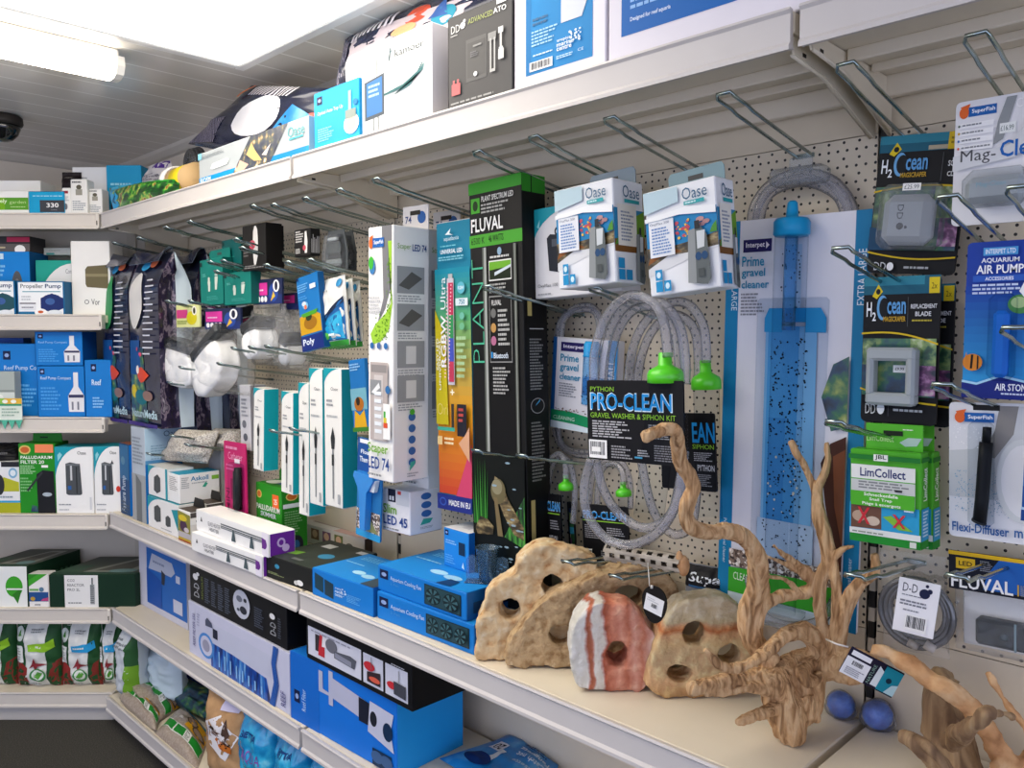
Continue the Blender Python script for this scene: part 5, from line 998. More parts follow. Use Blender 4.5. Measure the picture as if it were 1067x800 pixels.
carton('lamp_carton', 'short white lamp carton hanging below the tall white ones', 'box', (398, 551, 'Y-.2'), (427.5, 558.5, 'Y-.2'), (396.5, 507), .095, '#e9e8ea',
    {'front': [('r', .25, .7, .52, 1, '#20243a'), ('r', .3, .74, .36, .84, '#dfe4ea'), ('r', .4, .74, .46, .84, '#dfe4ea'), ('r', .55, .66, .98, 1, '#d4d6da'), ('r', .6, .9, .72, .98, '#d04038'), ('t', 'Slim', .08, .42, .55, .64, '#6fa82c', 0, True), ('t', 'LED 45', .08, .16, .92, .38, '#2a4b8f'), ('l', .08, .04, .85, .1, 1, '#8d9092')],
     'right': [('e', .5, .85, .16, .08, '#3a6aa8'), ('e', .5, .65, .16, .08, '#3a6aa8'), ('e', .5, .45, .16, .08, '#3a6aa8'), ('p', [(.3, .2), (.6, .22), (.7, .32), (.4, .34)], '#3fae9a'), ('l', .3, .1, .7, .16, 2, '#a9acae')]}, cols={'bottom': '#b98a6a'})
def grad(c0, c1, n, u0, v0, u1, v1):
    a, b = lin(c0), lin(c1); out = []
    def hx(t):
        q = [a[i]*(1-t)+b[i]*t for i in range(3)]; q = [12.92*x if x < .0031308 else 1.055*x**(1/2.4)-.055 for x in q]
        return '#%02x%02x%02x' % tuple(int(255*x) for x in q)
    return [('r', u0, v0+(v1-v0)*i/n, u1, v0+(v1-v0)*(i+1)/n, hx((i+.5)/n)) for i in range(n)]
leds = []
for k in range(26):
    leds += [('e', .47+.1*(j % 2)-.02, .785-.0127*k-.004*j, .02, .0028, '#f0c0c8') for j in range(2)]
carton('lamp_carton', 'teal to yellow to pink printed lamp carton with white top edge', 'box', (458.5, 528.5, 'Y-.155'), (494.5, 536, 'Y-.155'), (453.8, 233.5), .06, '#1a7f9c',
    {'front': grad('#d2452f', '#e09a1c', 10, 0, .055, 1, .34)+grad('#e09a1c', '#5aa86a', 10, 0, .34, 1, .66)+grad('#5aa86a', '#128aa6', 10, 0, .66, 1, .84)+[('p', [(.55, .055), (1, .055), (1, .24)], '#d0466a'), ('p', [(0, .3), (.36, .3), (.3, .6), (0, .7)], '#c8b81f'), ('r', 0, 0, 1, .055, '#24317f'), ('t', 'MADE IN EU', .34, .018, .95, .038, '#f2f2f2'), ('e', .17, .028, .1, .015, '#3a5ab0'), ('e', .17, .028, .07, .010, '#24317f'),
     ('t', 'aquatlantis', .3, .93, .72, .948, '#cfe6ee', 0, False), ('p', [(.34, .955), (.5, .975), (.46, .958), (.56, .952)], '#dff0f4'), ('l', .2, .912, .85, .92, 1, '#6fc0d0'), ('t', 'UNIVERSAL LED', .2, .89, .82, .905, '#e9f4f8', 0, True), ('l', .14, .865, .9, .882, 2, '#7fc4d4'), ('r', .42, .8, .54, .82, '#b4b8b8'), ('r', .385, .44, .575, .805, '#c9c4cc'),
     ('r', .42, .68, .56, .79, '#c83a5c'), ('r', .42, .6, .56, .68, '#3a9a5a'), ('r', .42, .52, .56, .6, '#4a5ac0'), ('r', .42, .45, .56, .52, '#c8405c'), ('t', 'RGBW', .2, .5, .35, .68, '#f4f4f0', 90), ('t', 'Ultra', .2, .7, .35, .81, '#e6f0f0', 90, False), ('t', 'EASY LED', .06, .49, .13, .6, '#f0eed6', 90), ('t', 'UNIVERSAL', .14, .42, .19, .6, '#f0eed6', 90),
     ('r', .64, .71, .98, .735, '#d9e6ea'), ('t', '750', .74, .714, .9, .731, '#2a7f9a'), ('e', .8, .77, .11, .02, '#5fb4c6'), ('t', 'RGBW', .72, .764, .88, .776, '#e6f4f8'), ('e', .82, .675, .07, .012, '#6fb8a0'), ('e', .82, .64, .07, .012, '#6fb48a'), ('l', .66, .46, .96, .61, 7, '#a9cc9a'), ('r', .66, .265, .92, .375, '#23222c'), ('l', .7, .31, .88, .365, 3, '#c8504a'), ('p', [(.7, .24), (1, .18), (1, .3), (.88, .27)], '#d8a47f'), ('r', .5, .29, .58, .375, '#3a342c'), ('t', 'Ori', .1, .335, .4, .375, '#e8d88a', 0, 'thin'), ('t', '+', .48, .405, .6, .425, '#f4eed6'), ('r', .1, .28, .6, .293, '#3fa890'), ('l', .3, .23, .6, .26, 2, '#f2e2b4'), ('r', .1, .23, .24, .26, '#e8c88a')]+leds},
    cols={'right': '#136a84'}, parts=lambda o, w, d, h: carton_end(o, w, d, h, '#e9e8e6'))
def plant_text(): return [('t', 'PLANT', .05, .44, .25, .69, '#4ab08a', 90, 'thin')]
carton('lamp_carton', 'tall black lamp carton with green bands and planted tank picture', 'box', (497.5, 624, 'Y-.16'), (552, 640, 'Y-.16'), (492, 191.5), .068, '#141414',
    {'front': [('r', 0, .973, 1, 1, '#3a9a2c'), ('r', 0, .848, 1, .877, '#48a02f'), ('t', '6500 K', .04, .855, .3, .871, '#142a10', 0, False), ('t', '46 WATTS', .38, .856, .66, .872, '#142a10', 0, False), ('r', .05, .928, .22, .963, '#4aa832'), ('e', .135, .945, .05, .012, '#1a3a14'), ('t', 'PLANT SPECTRUM LED', .26, .952, .86, .965, '#d9d9d6', 0, True), ('l', .25, .923, .8, .948, 3, '#a9a9a6'), ('t', 'FLUVAL', .05, .883, .66, .915, '#efefec', 0, True),
     ('r', .26, .36, .34, .845, '#5f645c'), ('r', .29, .36, .33, .845, '#a4a8a2'), ('r', .84, .36, .9, .845, '#4d514a'), ('r', .86, .36, .88, .845, '#898d86'), ('r', .36, .36, .84, .845, '#0b0b0b'), ('t', 'PLANT', .05, .575, .27, .82, '#4ab08a', 90, 'thin'),
     ('r', .39, .765, .81, .812, '#e0e0dc'), ('r', .4, .768, .8, .809, '#172412'), ('p', [(.4, .79), (.8, .795), (.8, .809), (.4, .809)], '#6aa82c'), ('p', [(.5, .776), (.8, .793), (.8, .799), (.5, .784)], '#c9d4dc'), ('e', .6, .832, .04, .009, '#8aa8c0'), ('l', .42, .815, .8, .824, 1, '#c9c9c6'), ('l', .4, .735, .8, .76, 3, '#a4a4a0'), ('r', .39, .575, .81, .73, '#8d8d8a'), ('r', .4, .578, .8, .727, '#0d0d0d'), ('t', 'FLUVAL', .44, .708, .62, .72, '#d9d9d6'), ('e', .47, .69, .05, .011, '#6d6d6a'), ('e', .47, .656, .05, .011, '#b98d50'), ('e', .47, .626, .05, .011, '#b06a8a'), ('l', .56, .612, .78, .7, 8, '#b4b4b0'), ('r', .42, .586, .45, .6, '#3a9ae0'), ('t', 'Bluetooth', .47, .585, .74, .598, '#d9e6f2'), ('l', .45, .5, .78, .566, 8, '#a9a9a6'),
     ('r', 0, .02, 1, .36, '#0a0f0b')]+[('p', [(.02+.028*k, .19), (.045+.028*k, .19), (.01+.034*k+.02*math.sin(k*2.1), .3+.06*abs(math.sin(k*1.7)))], ('#2f7a2c', '#1c5a20', '#4a9a3a')[k % 3]) for k in range(10)]+[('p', [(.62, .17), (1, .15), (1, .27), (.8, .22)], 'grass_print'), ('p', [(.06, .18), (.16, .21), (.3, .205), (.42, .19), (.4, .17), (.1, .165)], 'driftwood_print'), ('p', [(.4, .27), (.46, .31), (.58, .3), (.7, .26), (.98, .2), (.98, .17), (.8, .18), (.62, .22), (.5, .26)], 'driftwood_print'), ('e', .52, .275, .14, .03, '#6d6445'), ('e', .5, .285, .1, .018, '#8d8668'), ('p', [(.44, .26), (.5, .26), (.6, .17), (.5, .17)], '#7a6a48'), ('spk', .4, .05, .96, .38, 26, .045, .0025, '#8fa8b4')],
     'right': [('r', 0, .96, 1, 1, '#2f8a26'), ('r', .38, .955, .42, 1, '#141414'), ('l', .2, .51, .8, .63, 18, '#8d8d8a'), ('e', .5, .475, .3, .018, '#9a9a98'), ('e', .5, .475, .27, .016, '#141414'), ('p', [(.4, .475), (.6, .485), (.6, .49), (.45, .48)], '#4aa8d8'), ('l', .2, .3, .8, .44, 18, '#7f7f7c'), ('r', .2, .65, .8, .652, '#c9c9c6'), ('r', .12, .68, .3, .72, '#b9a86a'), ('r', .12, .16, .3, .26, '#b9a86a')]}, cols={'right': '#0e0e0e'}, parts=lambda o, w, d, h: carton_end(o, w, d, h, '#2f8a26'))
# pump cartons
def pump_tower(cx, cz, s): return [('p', [(cx-.16*s, cz-.3*s), (cx+.12*s, cz-.34*s), (cx+.17*s, cz-.28*s), (cx+.14*s, cz+.14*s), (cx+.06*s, cz+.22*s), (cx-.12*s, cz+.2*s)], '#5f6666'), ('p', [(cx-.16*s, cz-.3*s), (cx-.04*s, cz-.32*s), (cx-.02*s, cz+.21*s), (cx-.12*s, cz+.2*s)], '#8d9292'), ('p', [(cx, cz-.01*s+.02), (cx+.1*s, cz+.02), (cx+.12*s, cz+.18*s), (cx, cz+.18*s)], '#c9cfd0'), ('e', cx+.01*s, cz-.06*s, .045*s, .04*s, '#23486f'), ('e', cx+.1*s, cz-.06*s, .045*s, .04*s, '#23486f'), ('r', cx-.02*s, cz+.2*s, cx+.05*s, cz+.28*s, '#2a2c30'), ('r', cx+.0*s, cz-.26*s, cx+.09*s, cz-.18*s, '#4a5050')]
def aq_front(front=True): return [('r', 0, .36, 1, .74, '#1f7fb4'), ('p', [(0, .36), (0, .3), (.4, .42), (1, .5), (1, .36), (.6, .3), (0, .18)], '#d6d8da'), ('p', [(0, .26), (0, .46), (.3, .44), (.62, .46), (1, .5), (1, .38), (.6, .36), (.3, .36)], 'driftwood_print'), ('p', [(0, .3), (.06, .4), (.2, .43), (.4, .42), (.5, .38), (.2, .36)], '#8a5428'), ('spk', .44, .52, .64, .68, 14, .03, .016, '#c0525e'), ('spk', .46, .5, .62, .66, 9, .022, .014, '#e2b84a'), ('e', .78, .64, .055, .022, '#b48a8a'), ('e', .86, .61, .05, .02, '#a87f80'), ('e', .8, .59, .045, .018, '#9a7478'), ('p', [(.9, .5), (1, .5), (1, .6), (.94, .56)], '#4a8a34'), ('p', [(0, .74), (0, .7), (.5, .72), (1, .67), (1, .74), (.6, .78)], '#eef0f0'), ('p', [(0, .78), (.5, .84), (.5, .98), (0, .99)], '#b4ccd4'), ('t', 'Oase', .56, .84, .9, .95, '#2f5f7f', 0, False), ('r', .58, .79, .86, .825, '#2fa0a4'), ('l', .6, .795, .84, .82, 1, '#cfe9ea'),
    ('r', .06, .36, .42, .7, '#e3e6ea'), ('t', 'OxyMax 200', .08, .655, .36, .685, '#4a5a7a', 0, False), ('l', .1, .38, .38, .64, 9, '#6f8fc0'), ('r', .12, .14, .22, .24, '#1f8fc4'), ('r', .12, .03, .22, .13, '#1f8fc4'), ('r', .24, .03, .34, .13, '#1f8fc4'), ('e', .17, .19, .03, .03, '#cfe9f4'), ('e', .29, .08, .03, .03, '#cfe9f4'), ('r', .06, .7, .42, .705, '#b4b8c0')]+pump_tower(.74, .36, .95)
def aq_side(): return [('r', 0, .36, 1, .72, '#2c86b4'), ('p', [(.6, .36), (1, .36), (1, .72), (.7, .66)], '#6a9a2c'), ('p', [(0, .3), (0, .42), (1, .46), (1, .3)], '#7a4f24'), ('p', [(.0, .36), (.3, .4), (.5, .5), (.2, .52)], '#4a8a2c'), ('t', 'Oase', .3, .83, .85, .95, '#2f5f7f', 0, False), ('r', .34, .78, .84, .815, '#2fa0a4'), ('r', .1, .36, .72, .76, '#e9e6dc'), ('l', .2, .4, .66, .7, 9, '#8d96a8'), ('r', .08, .14, .28, .24, '#1f8fc4'), ('r', .08, .03, .28, .13, '#1f8fc4'), ('r', .32, .03, .52, .13, '#1f8fc4')]+pump_tower(.8, .3, .9)
def gtab(col): return lambda o, w, d, h: hang_tab(o, w, d, h, col, .8, .034)
carton('pump_carton', 'tilted white carton with reef picture and grey pump, left of two, hanging in front', 'box', (582.5, 301.5, 'Y-.23'), (642, 294, 'Y-.23'), (576, 199.5), .085, '#e6e8ea', {'front': aq_front(), 'right': aq_side()}, parts=gtab('#7f8e98'))
carton('pump_carton', 'tilted white carton with reef picture and grey pump, right of two, beside the gravel cleaner', 'box', (678, 309.5, 'Y-.23'), (752, 298.5, 'Y-.23'), (671, 201.5), .055, '#e6e8ea', {'front': aq_front(), 'right': aq_side()}, parts=gtab('#7f9aa0'))
arc2 = [('p', [(0, .55), (0, 1), (.6, 1)]+[(.6*(1-math.sin(a*PI/2/7)), 1-.45*(1-math.cos(a*PI/2/7))) for a in range(1, 8)], '#1894a4')]
carton('pump_carton', 'white carton with teal corner and dark air pump behind the left reef carton', 'box', (556.5, 312, 'Y-.125'), (648, 303, 'Y-.125'), (541.5, 222), .06, '#d6d6da', {'front': arc2+[('p', [(.06, .8), (.1, .88), (.09, .78)], '#8fd2d8'), ('p', [(.2, .3), (.36, .26), (.46, .28), (.44, .66), (.22, .7), (.18, .66)], '#1d222e'), ('e', .31, .72, .035, .05, '#1d222e'), ('e', .31, .72, .015, .025, '#d6d6da'), ('r', .24, .56, .32, .64, '#4a4f5a'), ('t', 'OxyMax 100', .06, .11, .3, .16, '#6d7076', 0, False), ('l', .06, .03, .28, .06, 1, '#9a9ca2')]}, parts=gtab('#1f8a6a'))
# small gravel cleaner on card, hose coil above and below
def small_cleaner():
    mw, w, h = fit((573, 444, 'Y-.06'), (640, 456, 'Y-.06'), (578, 350.5)); th = .02; b = MB(); b.box(-w/2, 0, 0, w/2, th, h, '#e3e2e6', .002)
    draw(b, faceS(w, th, h, 'front'), [('r', 0, 0, .06, 1, '#1f5fa0'), ('t', 'Interpet', .16, .875, .5, .93, '#2a2a6a'), ('r', .13, .85, .53, .95, '#2a2460'), ('t', 'Interpet', .17, .875, .49, .925, '#e9e6f2'), ('t', 'Prime', .13, .74, .42, .82, '#2f8fb4'), ('t', 'gravel', .13, .62, .42, .72, '#2f8fb4'), ('t', 'cleaner', .13, .54, .46, .61, '#2f8fb4'), ('l', .13, .35, .45, .51, 6, '#8d9098'), ('p', [(.02, .02), (.98, .02), (.98, .14), (.6, .17), (.3, .2), (.02, .2)], '#1a8f5a'), ('t', 'CLEANING', .06, .1, .4, .14, '#d9f0e2', 0, False), ('p', [(.02, .0), (.98, .0), (.98, .03), (.4, .07), (.02, .08)], '#d9e8ec'), ('spk', .04, .19, .98, .23, 50, .012, .006, '#6a4a40'), ('r', .86, .45, 1, 1, '#1f78b4'), ('t', 'SMALL', .88, .5, .97, .8, '#e6f0f6', 90, False), ('r', .5, .3, .84, .6, '#5a9ad0'), ('spk', .5, .3, .84, .62, 60, .01, .008, '#1c3a5a')])
    draw(b, faceS(w, th, h, 'left'), [('r', 0, 0, 1, 1, '#1f5fa0')])
    o = b.build('gravel_cleaner', None, mw); tag(o, 'small boxed gravel cleaner with white and green front behind the hose coil', 'gravel cleaner')
    t = MB(); t.tube([(w*.16, -.012, h*.42), (w*.16, -.012, h*.88)], .016, 'blue_clear', 12); part(t, 'siphon_tube', o)
    c = MB(); c.lathe([(.001, h*.98), (.013, h*.98), (.016, h*.95), (.016, h*.84), (.018, h*.82)], paint('#2fa0dc', rough=.2), 14, 'z', (w*.16, -.012, 0)); part(c, 'blue_cap', o)
    inv = mw.inverted()
    for q in range(2):
        hz = MB(); hz.tube([inv @ p for p in pxpath([(581+4*q, 352, 'Y-.05'), (584+3*q, 335, 'Y-.05'), (598, 321+3*q, 'Y-.05'), (616, 319+4*q, 'Y-.05'), (626-3*q, 332, 'Y-.05'), (629-4*q, 352, 'Y-.05')])], .0065, 'hose_clear', 10); part(hz, 'hose', o); hz = MB()
        hz.tube([inv @ p for p in pxpath([(578+3*q, 446, 'Y-.035'), (583+2*q, 462, 'Y-.035'), (598, 473-3*q, 'Y-.035'), (622, 474-4*q, 'Y-.035'), (640, 462, 'Y-.035')])], .0065, 'hose_clear', 10); part(hz, 'hose', o)
small_cleaner()
LIME = paint('#58d424', rough=.3, spec=.6)
def proclean(label, bl, br, tl, hoses, cap, tube, art, th=.004, hr=.0075, r_t=.034, depth_t=.03):
    mw, w, h = fit(bl, br, tl); e = empty('siphon_kit', mw, label, 'gravel cleaner', None)
    inv = mw.inverted()
    b = card_mesh(w, h, th, '#0f0f12', art, .004); part(b, 'header_card', e)
    # clear sleeve around the card
    s = MB(); s.box(-w/2-.004, .0048, h*.0, w/2+.004, .006, h+.012, 'clear_sleeve'); part(s, 'clear_sleeve', e)
    for hp in hoses:
        hz = MB(); hz.tube([inv @ p for p in pxpath(hp, 8)], hr, 'hose_clear', 12); part(hz, 'hose', e)
    # green cap: bell with a neck
    c0 = inv @ pt(cap[0]); c1 = inv @ pt(cap[1]); hh = c1.z-c0.z; R = cap[2]; c = MB()
    c.lathe([(R*.86, 0), (R, hh*.02), (R, hh*.3), (R*.9, hh*.42), (R*.5, hh*.55), (R*.38, hh*.6), (R*.36, hh*.98), (R*.3, hh)], LIME, 24, 'z', (c0.x, c0.y, c0.z)); part(c, 'green_cap', e)
    a = inv @ pt(tube[0]); bb = inv @ pt(tube[1]); t = MB(); RR = tube[2]
    t.tube([(c0.x, c0.y, c0.z+.004), (c0.x+(bb.x-a.x)*.5, c0.y, (c0.z+bb.z)/2), (c0.x+(bb.x-a.x), c0.y, bb.z)], RR, 'clear_blister', 20, cap=False); part(t, 'siphon_tube', e)
    return e
def pc_art(full=True): return [('t', 'PYTHON', .04, .86, .3, .92, '#8fc83a', 0, False), ('t', 'PRO-CLEAN', .035, .62, .9, .85, '#d9ecf6', 0, True), ('t', 'PRO-CLEAN', .045, .635, .89, .84, '#1d8fd6', 0, True), ('t', 'GRAVEL WASHER & SIPHON KIT', .04, .53, .93, .595, '#8fc83a', 0, False), ('l', .06, .28, .5, .5, 7, '#b9b9bc'), ('l', .66, .3, .96, .48, 7, '#8d8d90'), ('bar', .02, .02, .22, .25), ('r', .05, .1, .15, .16, '#f4f4f0'), ('l', .27, .03, .5, .2, 5, '#9a9a9e'), ('l', .55, .08, .68, .17, 3, '#a9a9ac'), ('l', .72, .04, .95, .24, 7, '#7f7f84'), ('r', .52, .06, .6, .08, '#4aa0c8')]
proclean('large hose and siphon kit with black header card in front of the pegs, centre', (613, 477.5, 'Y-.215'), (713, 487, 'Y-.215'), (613.5, 396),
    [[(616, 478, 'Y-.2'), (609, 505, 'Y-.2'), (612, 535, 'Y-.205'), (632, 561, 'Y-.205'), (660, 567, 'Y-.205'), (688, 552, 'Y-.205'), (706, 520, 'Y-.205'), (712, 480, 'Y-.2')],
     [(621, 478, 'Y-.17'), (628, 508, 'Y-.17'), (645, 535, 'Y-.17'), (672, 550, 'Y-.17'), (698, 537, 'Y-.17'), (709, 500, 'Y-.17'), (713, 470, 'Y-.17')],
     [(619, 400, 'Y-.2'), (620, 365, 'Y-.2'), (632, 330, 'Y-.2'), (655, 308, 'Y-.2'), (680, 315, 'Y-.2'), (692, 338, 'Y-.205'), (696, 372, 'Y-.21')],
     [(628, 400, 'Y-.18'), (631, 365, 'Y-.18'), (640, 335, 'Y-.18'), (660, 313, 'Y-.18'), (690, 316, 'Y-.18'), (708, 340, 'Y-.18'), (714, 375, 'Y-.18'), (714, 400, 'Y-.18')],
     [(634, 400, 'Y-.165'), (637, 370, 'Y-.165'), (645, 342, 'Y-.165'), (662, 322, 'Y-.165'), (688, 322, 'Y-.165'), (704, 348, 'Y-.165'), (709, 400, 'Y-.165')]],
    ((693.5, 399, 'Y-.2'), (695, 367, 'Y-.2'), .030), ((693, 400, 'Y-.2'), (679, 538, 'Y-.19'), .026), pc_art(), hr=.0085)
proclean('second large siphon kit half hidden behind the first, beside the tall gravel cleaner', (690, 508, 'Y-.09'), (747, 513, 'Y-.09'), (690, 430),
    [[(655, 470, 'Y-.09'), (655, 395, 'Y-.09'), (664, 350, 'Y-.09'), (688, 320, 'Y-.09'), (715, 316, 'Y-.09'), (733, 340, 'Y-.09'), (736, 378, 'Y-.09')],
     [(664, 470, 'Y-.08'), (664, 400, 'Y-.08'), (674, 355, 'Y-.08'), (695, 330, 'Y-.08'), (714, 332, 'Y-.08'), (726, 352, 'Y-.08'), (728, 400, 'Y-.08')],
     [(668, 480, 'Y-.06'), (680, 530, 'Y-.06'), (700, 556, 'Y-.06'), (720, 548, 'Y-.06'), (726, 512, 'Y-.06')]],
    ((736, 406, 'Y-.08'), (735, 375, 'Y-.08'), .026), ((735, 406, 'Y-.08'), (738, 541, 'Y-.08'), .0225),
    [('t', 'EAN', .6, .62, 1.0, .88, '#1d8fd6', 0, True), ('t', 'SIPHON', .6, .54, .98, .6, '#8fc83a', 0, False), ('l', .62, .38, .96, .5, 5, '#a9a9ac'), ('t', 'PYTHON', .68, .26, .98, .34, '#c9c9cc', 0, True), ('l', .64, .06, .94, .22, 7, '#8d8d90')], hr=.0085)
def pc_small(): return [('t', 'PRO-CLEAN', .03, .76, .97, .9, '#bfe0f4', 0, True), ('t', 'PRO-CLEAN', .035, .77, .965, .89, '#1d8fd6', 0, True), ('r', .03, .72, .95, .735, '#8fc83a'), ('l', .06, .42, .42, .66, 7, '#8d8d90'), ('l', .55, .5, .95, .64, 4, '#9a9a9e'), ('t', 'PYTHON', .5, .3, .85, .42, '#c9c9cc', 0, True), ('bar', .03, .04, .2, .24), ('l', .4, .08, .9, .24, 5, '#7f7f84')]
proclean('small siphon kit with green cap beside the black lamp carton, low', (562, 585, 'Y-.1'), (586, 590, 'Y-.1'), (561, 513),
    [[(565, 515, 'Y-.09'), (567, 495, 'Y-.09'), (573, 479, 'Y-.09'), (583, 473, 'Y-.09'), (589, 482, 'Y-.095'), (589.5, 499, 'Y-.1')], [(570, 515, 'Y-.08'), (574, 490, 'Y-.08'), (584, 476, 'Y-.08'), (594, 484, 'Y-.08'), (599, 510, 'Y-.08'), (597, 545, 'Y-.08')]],
    ((590, 510.5, 'Y-.09'), (589.5, 495, 'Y-.09'), .016), ((590, 510, 'Y-.09'), (588, 580, 'Y-.09'), .0105), pc_small(), hr=.006)
proclean('small siphon kit with green cap behind the big hose loop', (609, 585, 'Y-.07'), (657, 592, 'Y-.07'), (610, 525),
    [[(622, 528, 'Y-.06'), (624, 500, 'Y-.06'), (630, 486, 'Y-.06'), (640, 483, 'Y-.06'), (648, 490, 'Y-.065'), (650, 505, 'Y-.07')], [(614, 528, 'Y-.05'), (617, 500, 'Y-.05'), (628, 482, 'Y-.05'), (646, 480, 'Y-.05'), (656, 500, 'Y-.05'), (657, 530, 'Y-.05')]],
    ((650, 517, 'Y-.065'), (649.5, 502, 'Y-.065'), .0155), ((650, 516, 'Y-.065'), (651, 575, 'Y-.065'), .0105), pc_small(), hr=.006)
def strip_card():
    mw, w, h = fit((594, 588, 'Y-.06'), (600, 589, 'Y-.06'), (595.5, 523)); b = card_mesh(w, h, .006, '#1d1f22', [('r', .3, .1, 1, .9, 'reef_print'), ('r', .3, .5, 1, .6, '#3fa8c0')], .002); tag(b.build('hang_card', None, mw), 'narrow reef-print card between the two small siphon kits', 'card')
strip_card()
# extra large gravel cleaner on its tall card
def big_cleaner():
    mw, w, h = fit((747.5, 622, 'Y-.05'), (892, 661, 'Y-.05'), (764, 231)); AX = w*.035; e = empty('gravel_cleaner', mw, 'extra large gravel cleaner on tall white card with blue edges', 'gravel cleaner')
    th = .006; BL = '#1782b4'
    art = [('r', 0, 0, .1, 1, BL), ('r', .9, 0, 1, 1, '#1a7fae'), ('t', 'EXTRA LARGE', .048, .77, .092, .9, '#eaf4f8', -90, False), ('t', 'EXTRA LARGE', .925, .78, .975, .91, '#eaf4f8', 90, False), ('t', 'Prime gravel cleaner', .93, .06, .965, .18, '#cfe6f0', 90, False), ('t', 'Prime gravel cleaner', .03, .1, .06, .22, '#cfe6f0', -90, False),
        ('r', .13, .918, .34, .95, '#2a2460'), ('t', 'Interpet', .15, .926, .29, .943, '#efe9f2', 0, True), ('p', [(.3, .925), (.325, .934), (.3, .943)], '#efe9f2'), ('t', 'Prime', .125, .882, .29, .908, '#2590b8', 0, True), ('t', 'gravel', .125, .85, .3, .877, '#2590b8', 0, True), ('t', 'cleaner', .125, .826, .33, .846, '#2590b8', 0, True), ('l', .125, .755, .3, .815, 7, '#8f8f98'),
        ('r', .32, .24, .68, .73, '#7db8e0'), ('r', .34, .24, .56, .73, '#4f9fd6'), ('r', .36, .24, .48, .5, '#3f8fcc'), ('r', .44, .745, .56, .93, '#c9dcec'), ('p', [(.31, .715), (.31, .75), (.34, .775), (.7, .775), (.74, .75), (.74, .715), (.6, .715), (.6, .74), (.44, .74), (.44, .715)], '#2a9ad0'), ('r', .3, .02, .7, .24, '#b4cbe0'), ('spk', .36, .25, .62, .7, 260, .007, .0028, '#10151f'), ('spk', .42, .74, .56, .93, 40, .006, .0026, '#12283f'), ('spk', .36, .26, .62, .42, 16, .008, .0034, '#e0dac0'), ('spk', .34, .1, .68, .24, 70, .006, .0026, '#1a2a44'),
        ('p', [(.74, .4), (.8, .45), (.9, .47), (.9, .1), (.84, .2), (.78, .3)], '#4a2a20'), ('p', [(.82, .42), (.9, .44), (.9, .2), (.84, .3)], '#7f4a30'), ('p', [(.73, .56), (.8, .64), (.9, .66), (.9, .49), (.8, .48)], 'reef_dark'), ('r', .1, .1, .9, .145, 'gravel_print'), ('p', [(.1, .03), (.9, .03), (.9, .1), (.6, .105), (.3, .1), (.1, .095)], '#3fa82c'), ('r', .1, 0, .9, .03, '#cfe0ea'), ('t', 'CLEANING', .14, .065, .34, .085, '#e6f6dc', 0, False)]
    b = card_mesh(w, h, th, '#e9e8ee', art, .003); p = part(b, 'backing_card', e)
    # clear moulded tube standing down the middle, blue cap, inner straw
    t = MB(); t.tube([(AX, -.03, h*.02), (AX, -.03, h*.5), (AX, -.03, h*.95)], w*.105, 'clear_blister', 24, cap=False); part(t, 'siphon_tube', e)
    s = MB(); s.tube([(AX, -.03, h*.72), (AX, -.03, h*.96)], w*.042, 'blue_clear', 14); part(s, 'inner_straw', e)
    c = MB(); c.lathe([(.001, h*.945), (w*.1, h*.945), (w*.115, h*.95), (w*.115, h*.98), (w*.1, h*.988), (w*.04, h*.992), (w*.036, h*1.01), (w*.032, h*1.025), (w*.02, h*1.03), (.001, h*1.03)], paint('#1d98cc', rough=.3), 26, 'z', (AX, -.03, 0)); part(c, 'blue_cap', e)
    bl = MB(); bl.box(-w*.24, -.012, h*.02, w*.26, -.0008, h*.8, 'clear_blister', .008); part(bl, 'blister', e)
    f = MB(); f.lathe([(w*.13, .0), (w*.17, 0), (w*.2, .01), (w*.2, .016), (w*.13, .02)], 'clear_milky', 24, 'z', (0, -.03, .002)); part(f, 'foot_ring', e)
    inv = mw.inverted()
    for q in range(2):
        hz = MB(); hz.tube([inv @ v for v in pxpath([(782+6*q, 300, 'Y-.03'), (784+6*q, 232, 'Y-.03'), (793+5*q, 205, 'Y-.03'), (812+2*q, 188+5*q, 'Y-.03'), (838, 182+6*q, 'Y-.03'), (864-3*q, 188+6*q, 'Y-.03'), (882-5*q, 207, 'Y-.03'), (889-6*q, 232, 'Y-.03'), (889-6*q, 300, 'Y-.03')], 8)], .011, 'hose_clear', 12); part(hz, 'hose', e)
    hz = MB(); hz.tube([inv @ v for v in pxpath([(780, 600, 'Y-.08'), (790, 636, 'Y-.09'), (820, 652, 'Y-.09'), (855, 646, 'Y-.08'), (872, 620, 'Y-.06')], 8)], .008, 'hose_clear', 10)
    part(hz, 'hose', e)
    st = MB(); a = inv @ onY(805, 196, -.05); d_ = inv @ onY(861, 196, -.05); top = inv @ onY(835, 166, -.05)
    st.box(a.x, a.y-.018, a.z, d_.x, a.y+.02, a.z+.028, 'clear_milky', .006); st.box(top.x-.02, a.y-.004, a.z+.02, top.x+.02, a.y+.002, top.z+.004, 'clear_milky', .003); part(st, 'hose_strap', e)
big_cleaner()
